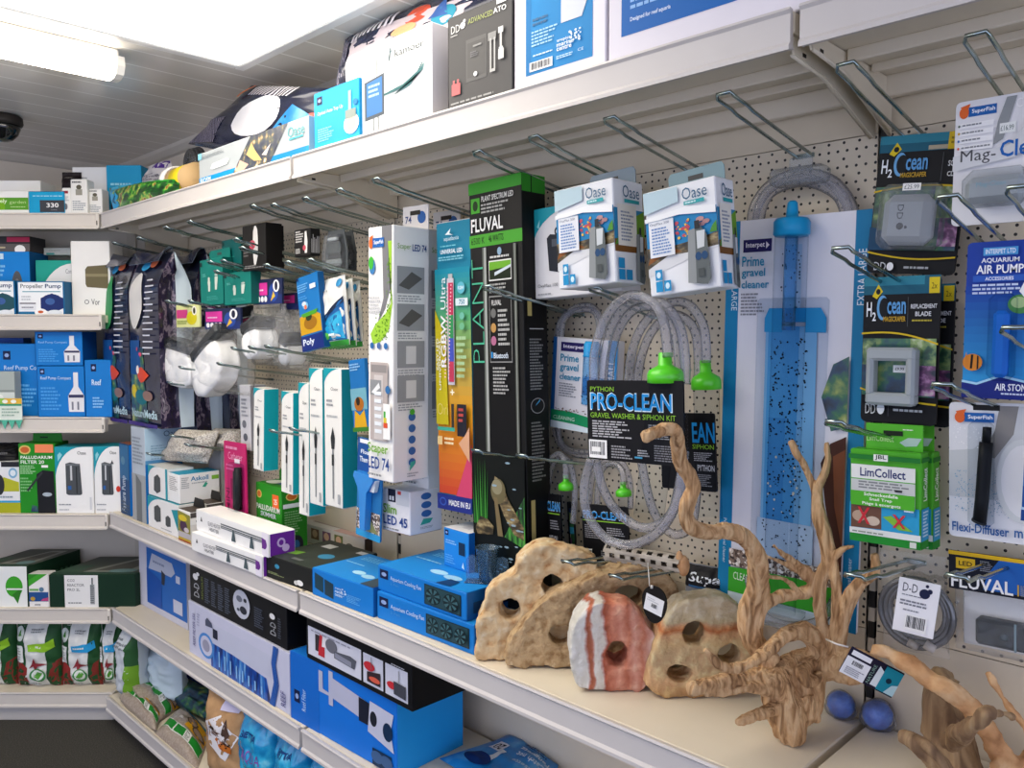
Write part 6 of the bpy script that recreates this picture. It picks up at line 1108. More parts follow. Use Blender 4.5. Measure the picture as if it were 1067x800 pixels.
# stick and oval tag
def cholla():
    A = onY(634, 575, -.17); B = onY(712, 588, -.17); d = B-A; Lh = d.length; mw = Matrix.Translation((A+B)/2) @ d.to_track_quat('X', 'Z').to_matrix().to_4x4()
    mb = MB(); R = .016; nu, nv = 72, 28; vs = []; fs = []
    for i in range(nu+1):
        for j in range(nv):
            a = 2*PI*j/nv; x = -Lh/2+Lh*i/nu; rr = R*(1+.12*math.sin(9*i/nu+1)*.6+.05*mnoise.noise(Vector((x*60, math.cos(a)*3, math.sin(a)*3))))
            vs.append((x, rr*math.cos(a), rr*math.sin(a)))
    for i in range(nu):
        for j in range(nv):
            ph = (i+((j//4) % 2)*5) % 10
            if j % 4 in (1, 2) and ph in (2, 3, 4, 5, 6): continue         # the elongated holes of the dried stem
            fs.append((i*nv+j, i*nv+(j+1) % nv, (i+1)*nv+(j+1) % nv, (i+1)*nv+j))
    mb.add(vs, fs, 'cholla', True); inner = [(v[0], v[1]*.72, v[2]*.72) for v in vs]; mb.add(inner, [f[::-1] for f in fs], '#4a4136', True)
    mb.ball((Lh*.5, 0, -.002), .01, .012, .018, 'branch_wood'); mb.ball((Lh*.48, -.006, .012), .006, .006, .012, 'branch_wood')
    o = mb.build('cholla_branch', None, mw); tag(o, 'pale hollow cactus wood stick with slot holes lying across the hooks above the stones', 'wood')
cholla()
def oval_tag():
    P = onY(681.5, 630, -.235); mw = Matrix.Translation(P) @ Matrix.Rotation(.12, 4, 'Z'); rx = (onY(693.5, 630, -.235)-P).x; rz = P.z-onY(681.5, 649.5, -.235).z
    b = MB(); n = 28; b.prism([(rx*math.cos(2*PI*i/n)+.08*rx*math.sin(4*PI*i/n), rz*math.sin(2*PI*i/n)) for i in range(n)], 0, .003, '#17130f')
    S = lambda u, v, e: (rx*((u-.5)*1.5*math.cos(-.22)-(v-.5)*.9*math.sin(-.22)*1.2), -e, rz*((u-.5)*1.5*math.sin(-.22)*.8+(v-.5)*.9*math.cos(.22)))
    draw(b, S, [('r', 0, 0, 1, 1, '#e9e8e6'), ('l', .1, .6, .8, .85, 2, '#c4c4c4')]); draw(b, S, [('bar', .35, .25, .7, .6)], eps=.0012)
    o = b.build('oval_tag', None, mw); tag(o, 'black oval tag with white barcode sticker hanging in front of the second stone', 'tag')
    s = MB(); inv = mw.inverted(); s.tube([inv @ onY(675, 586, -.2), inv @ onY(676, 600, -.22), inv @ onY(677, 612, -.234)], .0008, '#d9d6ce', 5); s.tube([(-.004, -.001, rz*.86), (-.004, -.001, rz*1.02)], .0022, '#d9d6ce', 6); part(s, 'string', o)
oval_tag()
bag('foil_pouch', 'grey pouch with black band and white lettering on the shelf behind the banded stone', 'bag', (710, 636, 'Y-.06'), (750, 645, 'Y-.06'), (712, 588), .04, '#8f9294', [('r', .0, .55, 1, .98, '#15171c'), ('t', 'Supa', .22, .62, .98, .86, '#e9eef2'), ('r', .2, .56, 1, .6, '#3a6a9a')], seed=3, wr=.004)
# ================================================================== RIGHT BAY: HANGING GOODS
def arcband(v0, v1, bulge, th, col): return [('p', [(u/10, v0+(v1-v0)*u/10+bulge*math.sin(PI*u/10)) for u in range(11)]+[(u/10, v0+(v1-v0)*u/10+bulge*math.sin(PI*u/10)-th) for u in range(10, -1, -1)], col)]
def scraper_card(label, bl, br, tl, art, parts=None, th=.004, tagcol='#d8c01f', twox=True, grp=None):
    mw, w, h = fit(bl, br, tl); b = card_mesh(w, h, th, '#0d0e10', art, .008); o = b.build('scraper_card', None, mw); tag(o, label, 'scraper', grp)
    if parts: parts(o, w, d=th, h=h)
    return o
def h2o(v): return [('t', 'H', .05, v, .12, v+.1, '#eef2f4', 0, True), ('t', '2', .13, v-.03, .18, v+.03, '#eef2f4', 0, True), ('e', .265, v+.06, .075, .085, '#6aa8d8'), ('e', .288, v+.06, .066, .068, '#0d1216'), ('t', 'cean', .33, v+.015, .575, v+.1, '#5f9fd4', 0, True), ('t', 'MAGSCRAPER', .28, v-.035, .575, v+.0, '#c9a02c', 0, True)]
topwater = [('r', 0, .88, 1, 1, '#1c5f74'), ('r', 0, .94, .8, 1, '#2f8296'), ('p', [(.12, .87), (.2, .95), (.26, .9), (.18, .85)], '#e0c81f'), ('e', .2, .9, .03, .02, '#151515')]
magart = topwater+[('r', .77, .88, 1, 1, '#d8b81f'), ('l', .8, .91, .98, .97, 2, '#8f7a14')]+h2o(.73)+[('r', .735, .66, .74, .86, '#5a5f62'), ('t', 'SCRAPE', .8, .76, .98, .8, '#d9dcde', 0, True), ('t', 'CLEAN', .8, .69, .97, .725, '#d9dcde', 0, True), ('r', .02, .17, .98, .63, 'reef_dark'), ('r', .02, .3, .3, .6, 'green_coral_print'), ('r', .78, .2, .98, .4, 'pink_coral_print'), ('r', .7, .4, .98, .62, 'green_coral_print'), ('p', [(0, .17), (.3, .17), (.3, .3), (0, .34)], '#1f4a6a')]+arcband(.6, .62, .03, .012, '#d8b81f')+arcband(.16, .13, -.03, .012, '#d8b81f')+[('t', 'DD', .1, .02, .24, .08, '#c9ccce', 0, False), ('e', .29, .05, .04, .03, '#eef0f0'), ('l', .45, .03, .9, .06, 1, '#a9acae')]
def magpack(o, w, d, h):
    b = MB(); b.box(-w*.3, -.034, h*.2, w*.26, -.0006, h*.56, paint('#a9adb0', rough=.35), .012); part(b, 'grey_magnet', o)
    S = lambda u, v, e: (-w*.3+w*.56*u, -.034-e, h*.2+h*.36*v)
    k = MB(); draw(k, S, [('t', 'DD', .34, .5, .46, .78, '#3a3d42', -90, False), ('e', .42, .36, .07, .07, '#3a3d42'), ('e', .54, .34, .03, .03, '#3a3d42')]); part(k, 'emblem', o)
    q = MB(); q.box(-w*.34, -.04, h*.17, w*.36, -.0004, h*.63, 'clear_milky', .01); part(q, 'blister', o)
    p = MB(); draw(p, lambda u, v, e: (-w*.06+w*.2*u, -.041-e, h*.575+h*.05*v), [('r', 0, 0, 1, 1, '#eeeeea'), ('t', '£25.99', .1, .2, .9, .8, '#55585c', 0, False)]); part(p, 'price_sticker', o)
    z = MB(); z.box(w*.06, -.0012, h*.885, w*.36, -.0006, h*.915, '#b4a88f', .0002); part(z, 'hang_slot', o)
scraper_card('black and reef card holding a grey magnet scraper, upper of two beside the gravel cleaner', (902.5, 284, 'Y-.06'), (994, 287, 'Y-.06'), (910.5, 143.5), magart, magpack)
bladeart = topwater+[('p', [(.86, .88), (.99, .88), (.99, .985), (.86, .985)], '#dcc41f'), ('t', '2x', .89, .91, .96, .95, '#6a5a10', 0, False)]+h2o(.73)+[('r', .6, .66, .605, .86, '#5a5f62'), ('t', 'REPLACEMENT', .64, .78, .97, .81, '#d9dcde', 0, True), ('t', 'BLADE', .7, .73, .9, .76, '#d9dcde', 0, True), ('l', .66, .69, .95, .71, 1, '#b8a83a'), ('r', .02, .19, .98, .58, 'reef_dark'), ('r', .7, .2, .98, .4, 'pink_coral_print'), ('r', .65, .4, .98, .58, 'green_coral_print'), ('r', .02, .4, .2, .58, 'green_coral_print')]+arcband(.62, .55, .035, .012, '#d8b81f')+arcband(.24, .15, -.02, .012, '#d8b81f')+[('t', 'DD', .08, .06, .22, .13, '#c9ccce', 0, False), ('e', .29, .1, .05, .04, '#eef0f0'), ('e', .3, .145, .025, .02, '#eef0f0'), ('r', .39, .05, .394, .15, '#5a5f62'), ('l', .46, .08, .95, .11, 1, '#b9bcbe')]
def bladepack(o, w, d, h):
    b = MB(); x0, x1, z0, z1, t = -w*.36, w*.28, h*.13, h*.52, .026; m = paint('#b4b8b6', rough=.45)
    b.box(x0, -t, z0+h*.0, x1, -.001, z0+h*.085, m, .004); b.box(x0, -t, z1-h*.09, x1, -.001, z1, m, .004); b.box(x0, -t, z0+h*.06, x0+w*.1, -.001, z1-h*.06, m, .004); b.box(x1-w*.12, -t, z0+h*.06, x1, -.001, z1-h*.06, m, .004)
    part(b, 'blade_frame', o)
    q = MB(); q.box(x0-w*.04, -.031, z0-h*.02, x1+w*.05, -.0005, z1+h*.02, 'clear_blister', .008); part(q, 'blister', o)
    sticker(o, lambda u, v, e: (-w*.06+w*.17*u, -.004-e, h*.35+h*.05*v), 0, 0, 1, 1, '£9.99', .0005)
scraper_card('front black card with grey replacement blade frame, above the snail trap cartons', (896.5, 438.5, 'Y-.085'), (975.5, 444.5, 'Y-.085'), (900, 289.5), bladeart, bladepack)
scraper_card('rear black replacement blade card peeking out to the right of the front one', (912, 440, 'Y-.05'), (990.5, 446, 'Y-.05'), (917, 298), bladeart)
LG = '#4fae2a'
def limhead(o, w, d, h):
    b = MB(); b.box(-w*.34, d*.6, h-.003, w*.46, d*.6+.002, h+.038, '#56b42e', .0005); S = lambda u, v, e: (-w*.34+w*.8*u, d*.6-e, h+.038*v)
    draw(b, S, [('t', 'LimCollect', .02, .3, .5, .56, '#bfe29a', 0, False), ('p', [(.6, .3), (.75, .5), (.98, .5), (.9, .2), (.7, .16)], '#a9c4b8'), ('r', .32, .55, .66, .74, '#1a2414'), ('l', .66, .76, .94, .84, 1, '#e6f4dc')]); part(b, 'hang_tab', o)
def lim(label, bl, br, tl, d):
    carton('snail_trap_carton', label, 'box', bl, br, tl, d, LG, {'front': [('r', 0, .0, 1, .085, '#1f8a2c'), ('r', 0, .085, 1, .15, '#e3e6e2'), ('r', .0, .15, .98, .42, '#2a9ac8'), ('p', [(.02, .15), (.46, .16), (.46, .4), (.02, .41)], '#6a4a3a'), ('e', .14, .28, .1, .06, '#b49a84'), ('e', .34, .24, .1, .05, '#c9b8a4'), ('p', [(.48, .3), (.6, .32), (.9, .18), (.7, .18)], '#7fb83a'), ('p', [(.12, .2), (.16, .2), (.3, .38), (.26, .38)], '#c8303a'), ('p', [(.26, .2), (.3, .2), (.16, .38), (.12, .38)], '#c8303a'), ('p', [(.62, .2), (.66, .2), (.8, .34), (.76, .34)], '#c8303a'), ('p', [(.76, .2), (.8, .2), (.66, .34), (.62, .34)], '#c8303a'),
        ('p', [(.76, .35), (.93, .34), (.93, .44), (.78, .46)], '#2c86b8'), ('l', .78, .37, .92, .41, 1, '#e6f4fa'), ('r', .03, .42, .93, .84, '#e6e8e2'), ('t', 'LimCollect', .16, .715, .8, .81, '#24306a', 0, True), ('r', .03, .68, .93, .69, '#4fae2a'), ('r', .04, .56, .93, .68, '#c9ccc8'), ('l', .14, .58, .9, .67, 3, '#7f8284'), ('r', .03, .40, .93, .555, '#4fae2a'), ('t', 'Schneckenfalle', .22, .51, .7, .545, '#f2f8ea', 0, True), ('t', 'Snail Trap', .3, .455, .62, .495, '#f2f8ea', 0, True), ('t', 'Piège à escargots', .2, .405, .74, .445, '#f2f8ea', 0, True), ('r', 0, .9, 1, .95, '#1f7a2c'), ('r', .36, .89, .56, .96, '#eef2ea'), ('t', 'JBL', .38, .9, .54, .955, '#20302a', 0, True), ('r', .66, .58, .76, .6, '#2a2c30'), ('l', .06, .1, .7, .13, 1, '#8f9a8f'), ('r', .87, .02, .96, .08, '#d4d8d0')],
        'right': [('r', 0, 0, 1, .085, '#1f8a2c'), ('r', 0, .085, 1, .42, '#2a9ac8'), ('r', 0, .9, 1, .95, '#1f7a2c'), ('t', 'LimCollect', .2, .5, .7, .84, '#f2f8ea', 90, True), ('l', .15, .12, .85, .4, 8, '#cfe6f0')]}, parts=limhead)
lim('front lime green snail trap carton hanging below the black blade cards', (885.5, 562, 'Y-.115'), (959.5, 573.5, 'Y-.115'), (887.5, 467), .03)
lim('rear lime green snail trap carton just visible to the right of the front one', (897, 562, 'Y-.075'), (972, 573, 'Y-.075'), (899, 467), .03)
def mag_clean():
    mw, w, h = fit((991, 236, 'Y-.13'), (1096, 228, 'Y-.13'), (1005, 106)); b = card_mesh(w, h, .004, '#e2e2e4', fishlogo(.04, .86, .42, .955)+[('p', [(.52, .98), (.62, .98), (.5, .66), (.4, .62), (.44, .8)], '#8f9496'), ('r', .46, .7, .62, .78, '#e9ece9'), ('t', '£16.99', .47, .72, .6, .76, '#5a6a64', 0, False)]+[('r', .05, .78-.06*k, .4, .82-.06*k, '#f2f2f2') for k in range(4)]+[('l', .08, .79-.06*k, .38, .815-.06*k, 1, '#8d9094') for k in range(4)]+[('e', .05, .8-.06*k, .012, .01, c) for k, c in enumerate(('#5a6a5a', '#c8a02c', '#3a6ab0', '#d8503a'))]+[('p', [(.0, .44), (.62, .5), (.98, .7), (.98, .98), (.96, .98), (.56, .6), (.0, .56)], '#d2d4d6'), ('t', 'Mag-', .08, .48, .44, .6, '#4a4c50', 0, False), ('t', 'Clean', .48, .51, .94, .64, '#1a5fae', 0, True), ('t', 'C', .62, .88, .68, .95, '#f2f2f2', 0, False)], .006)
    o = b.build('scraper_card', None, mw); tag(o, 'white card with large grey and blue lettering holding a clear magnet cleaner, top right', 'scraper')
    q = MB(); q.box(-w*.36, -.03, h*.12, w*.32, -.0006, h*.42, 'clear_milky', .012); part(q, 'blister', o)
    g = MB(); g.box(-w*.33, -.024, h*.15, w*.28, -.001, h*.36, '#a9b0b2', .008); draw(g, lambda u, v, e: (-w*.33+w*.61*u, -.024-e, h*.15+h*.21*v), [('t', 'Mag-Clean', .22, .55, .7, .78, '#7fb8c8', 0, False)]); part(g, 'grey_magnet', o)
mag_clean()
def air_stone():
    mw, w, h = fit((1002, 413.5, 'Y-.1'), (1084, 418, 'Y-.1'), (1003.5, 253.5)); b = card_mesh(w, h, .004, '#1c3f9e', grad('#2f9ad8', '#1a3f9e', 12, .004, .1, .996, .72)+[('r', .0, 0, 1, .08, '#16267a'), ('p', [(0, .08), (0, .1), (.2, .085), (.5, .14), (.8, .11), (1, .13), (1, .02), (0, .02)], '#16267a'), ('p', [(0, .1), (0, .115), (.2, .1), (.5, .155), (.8, .125), (1, .145), (1, .13), (.8, .11), (.5, .14), (.2, .085)], '#a9d8f0'), ('t', 'AIR STONE', .44, .055, .88, .1, '#eef2fa', 0, True), ('l', .52, .025, .84, .045, 1, '#c9d4ee'), ('r', .22, .91, .66, .96, '#4a9ad8'), ('t', 'INTERPET LTD', .25, .92, .63, .95, '#e6f2fa', 0, True), ('t', 'AQUARIUM', .2, .86, .68, .895, '#eef2fa', 0, True), ('t', 'AIR PUMP', .14, .795, .74, .85, '#f4f6fc', 0, True), ('r', .1, .745, .8, .785, '#2a5ab8'), ('t', 'ACCESSORIES', .26, .752, .62, .775, '#e6eefa', 0, True), ('l', .1, .66, .74, .735, 3, '#c4d4f0'), ('e', .72, .6, .16, .06, '#4a8a4a'), ('e', .7, .61, .1, .035, '#a9c48a'), ('e', .14, .23, .13, .055, '#d8862c'), ('p', [(.12, .28), (.15, .28), (.14, .19), (.11, .19)], '#16140f'), ('p', [(.2, .275), (.22, .27), (.22, .19), (.2, .185)], '#16140f'), ('p', [(.02, .22), (.06, .3), (.07, .2)], '#d8862c'), ('p', [(.7, .68), (.8, .78), (.9, .72), (.8, .62)], '#e9ecf0')], .006)
    o = b.build('air_stone_card', None, mw); tag(o, 'blue air pump accessory card with orange striped fish at the right edge', 'card')
    s = MB(); s.box(-w*.08, -.022, h*.14, w*.12, -.006, h*.56, paint('#1f6fd0', rough=.5), .005); part(s, 'blue_stone', o)
    q = MB(); q.box(-w*.14, -.028, h*.12, w*.2, -.0006, h*.67, 'clear_blister', .008); part(q, 'blister', o)
air_stone()
def diffuser():
    mw, w, h = fit((989, 557.5, 'Y-.08'), (1076, 569, 'Y-.08'), (1003.5, 419)); b = card_mesh(w, h, .004, '#e3e4e6', [('p', [(0, .64), (.3, .66), (.55, .78), (.7, .98), (.98, .98), (.98, .5), (.6, .3), (0, .3)], '#c9cccd'), ('p', [(.62, .98), (.84, .98), (.78, .78), (.56, .6), (.42, .62), (.56, .8)], '#8a8783'), ('spk', .06, .66, .5, .86, 40, .008, .006, '#f6f6f6'), ('spk', .08, .2, .42, .5, 110, .006, .005, '#6fa8c4'), ('spk', .5, .18, .74, .5, 110, .006, .005, '#7fa4b8'), ('e', .88, .45, .3, .3, '#d2d6d6'), ('e', .9, .45, .26, .26, '#e3e4e6')]+fishlogo(.08, .85, .56, .935)+[('t', 'Flexi-Diffuser', .05, .045, .74, .115, '#2a5f9e', 0, True), ('t', 'm', .8, .05, .9, .1, '#2a5f9e', 0, True)], .006)
    o = b.build('diffuser_card', None, mw); tag(o, 'white card holding a black rod diffuser, hanging at the right edge', 'card')
    s = MB(); P = lambda u, v, y=-.013: (-w/2+w*u, y, h*v)
    s.tube([P(.41, .14), P(.44, .3), P(.475, .6), P(.49, .72)], .0085, '#17191c', 12); s.tube([P(.49, .72), P(.50, .8), P(.502, .83)], .0055, '#17191c', 10); s.tube([P(.40, .135), P(.41, .15)], .0095, '#2a2d31', 12); part(s, 'black_rod', o)
    q = MB(); q.box(-w*.22, -.026, h*.1, w*.08, -.0006, h*.88, 'clear_blister', .008); part(q, 'blister', o)
    z = MB(); z.box(-w*.2, -.0012, h*.945, w*.12, -.0006, h*.985, '#151515', .0002); part(z, 'hang_slot', o)
diffuser()
flat('hang_card', 'blue pack cut off by the right picture edge beside the diffuser card', 'card', (1063.5, 542, 'Y-.16'), (1110, 549, 'Y-.16'), (1066, 470), .02, '#1a4f9e', {'front': [('r', 0, 0, 1, .16, '#173f86'), ('r', 0, .16, 1, .2, '#a9c8e6'), ('p', [(.02, .5), (.3, .6), (.3, .9), (.02, .8)], '#4a7fc0')]})
def led_bag():
    mw, w, h = fit((989, 679, 'Y-.06'), (1094, 702, 'Y-.06'), (999, 574)); e = empty('header_bag', mw, 'white translucent bag with black and yellow header card and dark device, lower right', 'bag')
    b = MB(); hb = h*.63; b.box(-w/2, 0, hb, w/2, .004, h, '#0f1320', .001)
    draw(b, lambda u, v, q: (-w/2+w*u, -q, hb+(h-hb)*v), [('r', 0, .9, 1, 1, '#e0b61f'), ('p', [(.36, .1), (1, .1), (1, .9), (.52, .9), (.4, .5)], '#1f5fb0'), ('r', .08, .56, .28, .84, '#e0b61f'), ('t', 'LED', .11, .64, .25, .76, '#3a2f10', 0, True), ('l', .33, .56, .46, .84, 6, '#8d9098'), ('t', 'FLUVAL', .03, .06, .66, .4, '#f2f2f0', 0, True), ('r', .7, .08, .715, .36, '#c8a02c'), ('l', .73, .08, .98, .36, 6, '#8d9098')]); part(b, 'header_card', e)
    mb, S = bag_mesh(w*.98, hb+.004, .05, [], 'clear_film', seal=.02, wr=.006, seed=4); part(mb, 'clear_pouch', e)
    f = MB(); f.box(-w*.44, .0385, h*.03, w*.46, .043, hb, '#dcdcda', .004); part(f, 'white_liner', e)
    d_ = MB(); d_.box(-w*.26, .014, h*.1, w*.30, .034, h*.36, '#12222c', .004); d_.box(w*.14, .012, h*.1, w*.16, .015, h*.36, '#6f8a94'); d_.lathe([(.001, -.002), (.005, -.002), (.006, .002)], '#3a4a54', 12, 'y', (w*.04, .013, h*.22)); part(d_, 'dark_device', e)
led_bag()
def dd_bag():
    mw, w, h = fit((917, 676, 'Y-.06'), (986, 690, 'Y-.06'), (921, 575)); e = empty('clear_bag', mw, 'clear bag with white barcode card and coiled grey tubing, low on the right bay', 'bag')
    mb, S = bag_mesh(w, h, .03, [], 'clear_film', seal=.2, wr=.005, seed=6); part(mb, 'clear_pouch', e)
    c = MB(); n = 40
    for q in range(3):
        R = .052-.006*q; c.tube([(w*.02+R*math.cos(2*PI*i/n), .016+.003*q, h*.4+R*math.sin(2*PI*i/n)) for i in range(n+1)], .0045, paint('#77787a', rough=.25, metal=.5), 8, cap=False)
    c.tube([(-w*.1, .012, h*.1), (w*.05, .012, h*.06)], .006, '#b4aea8', 8); c.tube([(w*.16, .01, h*.12), (w*.3, .012, h*.07)], .007, '#c4beb8', 8); part(c, 'tubing', e)
    inv = mw.inverted(); A, B, T = [inv @ onY(x, y, -.075) for x, y in ((929.6, 655), (972, 666), (937.5, 600.6))]
    k = MB(); S2 = lambda u, v, q: tuple(A+(B-A)*u+(T-A)*v+Vector((0, -q, 0)))
    k.add([S2(0, 0, -.0012), S2(1, 0, -.0012), S2(1, 1, -.0012), S2(0, 1, -.0012)], [(3, 2, 1, 0)], '#eeeeee')
    draw(k, S2, [('r', 0, 0, 1, 1, '#f2f2f4'), ('t', 'D-D', .12, .76, .48, .92, '#4a4c56', 0, False), ('e', .66, .78, .13, .09, '#1c2444'), ('e', .78, .84, .06, .045, '#1c2444'), ('e', .7, .93, .04, .03, '#1c2444'), ('l', .12, .68, .72, .72, 1, '#8d8f98'), ('l', .1, .5, .9, .62, 2, '#7f828c'), ('l', .2, .4, .72, .45, 1, '#8d8f98'), ('bar', .28, .06, .82, .36)]); part(k, 'label_card', e)
dd_bag()
# ================================================================== ON THE WAIST-HIGH SHELF
MZ = 'Z%.4f' % MIDZ
def rbx(name, label, bl, br, tl, d, base, art=None, cols=None, cat='box', **kw):
    return carton(name, label, cat, bl, br, tl, d, base, art, cols, rest=True, **kw)
def at_Y(x, y, Y, zs, x1, ytop): return None
def sbx(name, label, x0, x1, py, ytop, Y, zs, d, base, art=None, cols=None, **kw): return abx(name, label, 'box', x0, x1, py, ytop, Y, zs, d, base, art, cols, **kw)
mz = MIDZ+.0005
sbx('carton', 'narrow dark blue carton with vertical white lettering at the corner of the waist-high shelf', 126, 136, 538, 461.5, -.283, mz, .07, '#1f4a78', {'front': [('r', .05, .5, .95, .98, '#2c6a98'), ('t', 'Feature Pump', .2, .04, .7, .55, '#c4d2de', 90), ('e', .4, .76, .2, .06, '#5a8aa8'), ('l', .1, .02, .9, .2, 4, '#4a5a6a')]}, cols={'right': '#1a7ad0', 'top': '#8d5a48'})
sbx('carton', 'tall pale blue carton with grey narrow front near the corner, waist-high shelf', 139, 153, 547, 444, -.288, mz, .125, '#b9c4ce', {'front': [('r', 0, 0, 1, .5, '#a4a8aa'), ('p', [(.3, 0), (.7, 0), (.7, .42), (.3, .5)], '#6f7476'), ('l', .1, .6, .9, .9, 8, '#8d98a4')], 'right': [('r', 0, 0, 1, .62, '#1a78c0'), ('t', 'Oase', .5, .9, .95, .96, '#4a6a88', 0, False), ('l', .15, .66, .7, .82, 6, '#8fb0c8'), ('r', .0, .62, 1, .66, '#5a9ac8')]}, cols={'right': '#b4d2e4', 'top': '#d2dbe2'})
oz = [('p', [(0, .5), (0, 1), (.5, 1)]+[(.5*(1-math.sin(a*PI/2/6)), 1-.5*(1-math.cos(a*PI/2/6))) for a in range(1, 7)], '#1797a8')]
o_, w_, h_ = sbx('carton', 'lower of two stacked white and teal pump cartons near the corner', 155, 186, 556, 516, -.294, mz, .09, '#ecebe8', {'front': oz+[('p', [(.22, .3), (.3, .24), (.44, .3), (.44, .72), (.34, .8), (.22, .7)], '#4a4e50'), ('p', [(.6, .26), (.66, .22), (.76, .26), (.76, .52), (.68, .58), (.6, .5)], '#4a4e50'), ('p', [(.8, .8), (1, .86), (1, .2)], '#178f9c'), ('l', .45, .08, .8, .14, 1, '#a9acae')]}, cols={'top': '#1797a8', 'right': '#dededa'})
sbx('carton', 'upper of two stacked white and teal pump cartons near the corner', 155, 175, 519, 484, -.290, mz+h_+.0025, .085, '#ecebe8', {'front': oz+[('p', [(.3, .2), (.46, .12), (.64, .22), (.64, .66), (.5, .76), (.32, .64)], '#4a4e50'), ('r', .9, .0, 1, 1, '#1797a8')]}, cols={'top': '#1797a8', 'right': '#e6e6e2'}, parts=lambda o, w, d, h: carton_end(o, w, d, h, '#c4c6c4'))
sbx('carton', 'white carton with teal top and green sticker, behind the stacked pump cartons', 176, 187, 520, 492, -.288, mz+h_+.0025, .13, '#eeeeeb', {'right': [('t', 'Askoll', .28, .74, .72, .9, '#2a7fb0', 0, True), ('r', .8, .72, .98, .86, '#7fb83a'), ('l', .3, .62, .7, .7, 1, '#b4b8ba'), ('p', [(.56, .5), (.64, .66), (.7, .6), (.64, .48)], '#3fa88a'), ('l', .05, .5, .25, .9, 6, '#a9acae')], 'front': [('l', .1, .4, .9, .9, 8, '#a9a6a4')]}, cols={'top': '#1f8fb0'})
sbx('carton', 'pale lilac tall carton behind the white and teal carton', 218, 231, 520, 462, -.12, mz, .09, '#d2d4dc', {'right': [('l', .2, .2, .8, .7, 10, '#b4b6c0')]}, cols={'top': '#dfe1e6'})
def tabbed(o, w, d, h):
    m = MB(); m.prism([(-w*.5, h-.001), (w*.5, h-.001), (w*.34, h+.03), (-w*.34, h+.03)], d*.85, d*.85+.002, '#23211f'); part(m, 'hang_tab', o)
    l_ = MB(); l_.box(-w/2+.001, .002, h, w/2-.001, d*.84, h+.0015, '#4a3f36', .0005); part(l_, 'top_flap', o)
for k, (x0, x1, Y, yt, lab) in enumerate(((186.5, 199, -.298, 530, 'slim carton with yellow flower picture and black hang tab, front one behind the heater cartons'), (205, 216, -.235, 522, 'second slim carton with white band and black hang tab, behind the heater cartons'))):
    sbx('tabbed_carton', lab, x0, x1, 568, yt, Y, mz, .055, '#e9e9e4', {'front': [('r', 0, 0, 1, .12, '#b8a02c'), ('r', 0, 0, 1, .05, '#a8502c'), ('r', 0, .12, 1, .3, '#b9b4b8'), ('p', [(0, .3), (1, .3), (1, .9), (0, .95)], '#8f8a3a'), ('e', .45, .5, .3, .18, '#4a2f4a'), ('e', .4, .75, .35, .1, '#d8c22c'), ('e', .7, .4, .2, .08, '#c9c0c8')], 'right': [('r', 0, .82, 1, .98, '#4f4a48'), ('r', 0, .6, 1, .8, '#f2f2ef'), ('l', .3, .66, .7, .74, 1, '#5a5a5c')]}, cols={'right': '#e3e2de'}, parts=tabbed)
# two long heater cartons, one on the other
heat = [('t', 'GLASS HEATER', .18, .42, .36, .62, '#77777c', 0, False), ('t', 'HEATER', .2, .2, .34, .36, '#4a4a50', 0, False), ('p', [(.07, .5), (.1, .5), (.085, .74)], '#4a4a50'), ('p', [(.37, .74), (.94, .74), (.94, .68), (.37, .68)], '#6d7276'), ('r', .37, .52, .94, .58, '#8d9296'), ('r', .37, .6, .94, .64, '#4f5458'), ('p', [(.52, .12), (.58, .12), (.555, .64), (.54, .64)], '#4a5a60'), ('p', [(.76, .12), (.82, .12), (.795, .64), (.78, .64)], '#4a5a60'), ('r', .92, .0, 1, 1, '#e9e4ee'), ('p', [(.92, .3), (.97, .36), (.97, .7), (.92, .76)], '#6a2f8a'), ('e', .95, .5, .03, .2, '#6a2f8a')]
end = [('r', .03, .03, .97, .97, '#6a2a94'), ('e', .45, .55, .16, .2, '#c9b0dc'), ('e', .45, .55, .09, .12, '#6a2a94'), ('e', .62, .3, .14, .16, '#c9b0dc')]
o_, w_, hh_ = rbx('heater_carton', 'lower of two long white heater cartons with purple ends', (200, 573, MZ), (274, 601.5, MZ), (200, 554), .075, '#eeeeec', {'front': heat, 'right': end}, cols={'top': '#f2f2f0'})
sbx('heater_carton', 'upper of two long white heater cartons with purple ends, pushed back', 205, 280.5, 565, 530.5, o_.location.y+.012, MIDZ+hh_+.001, .075, '#eeeeec', {'front': heat, 'right': end}, cols={'top': '#f4f4f2'})
palf = [('e', .14, .84, .1, .06, '#d8c46a'), ('e', .14, .84, .07, .045, '#c86a2c'), ('r', .66, .68, .9, .88, '#e8662c'), ('t', '25', .72, .74, .84, .82, '#f6e6d8'), ('t', 'PALLUDARIUM', .04, .62, .94, .7, '#eef4ea'), ('t', 'SKIMMER', .2, .53, .8, .6, '#dfe9f4'), ('l', .08, .3, .7, .5, 7, '#a4c79a'), ('e', .75, .2, .2, .16, '#2a2c34'), ('e', .75, .2, .1, .09, '#2c5f9a')]
pals = [('e', .4, .86, .24, .06, '#d8c46a'), ('e', .4, .86, .19, .045, '#c86a2c'), ('r', .05, .7, .95, .76, '#dfe9ea'), ('l', .1, .3, .8, .66, 10, '#7fb478'), ('e', .55, .16, .28, .14, '#1f2430'), ('e', .55, .16, .13, .07, '#2c5f9a'), ('e', .7, .04, .22, .05, '#e0622c')]
def palh(o, w, d, h):
    m = MB(); m.prism([(-w*.35, h-.002), (w*.5, h-.002), (w*.5, h+.028), (w*.4, h+.034), (-w*.3, h+.034), (-w*.35, h+.028)], d*.8, d*.8+.002, '#24801f'); m.box(-.012, d*.8-.001, h+.014, .014, d*.8, h+.02, '#0d3a10'); part(m, 'hang_tab', o)
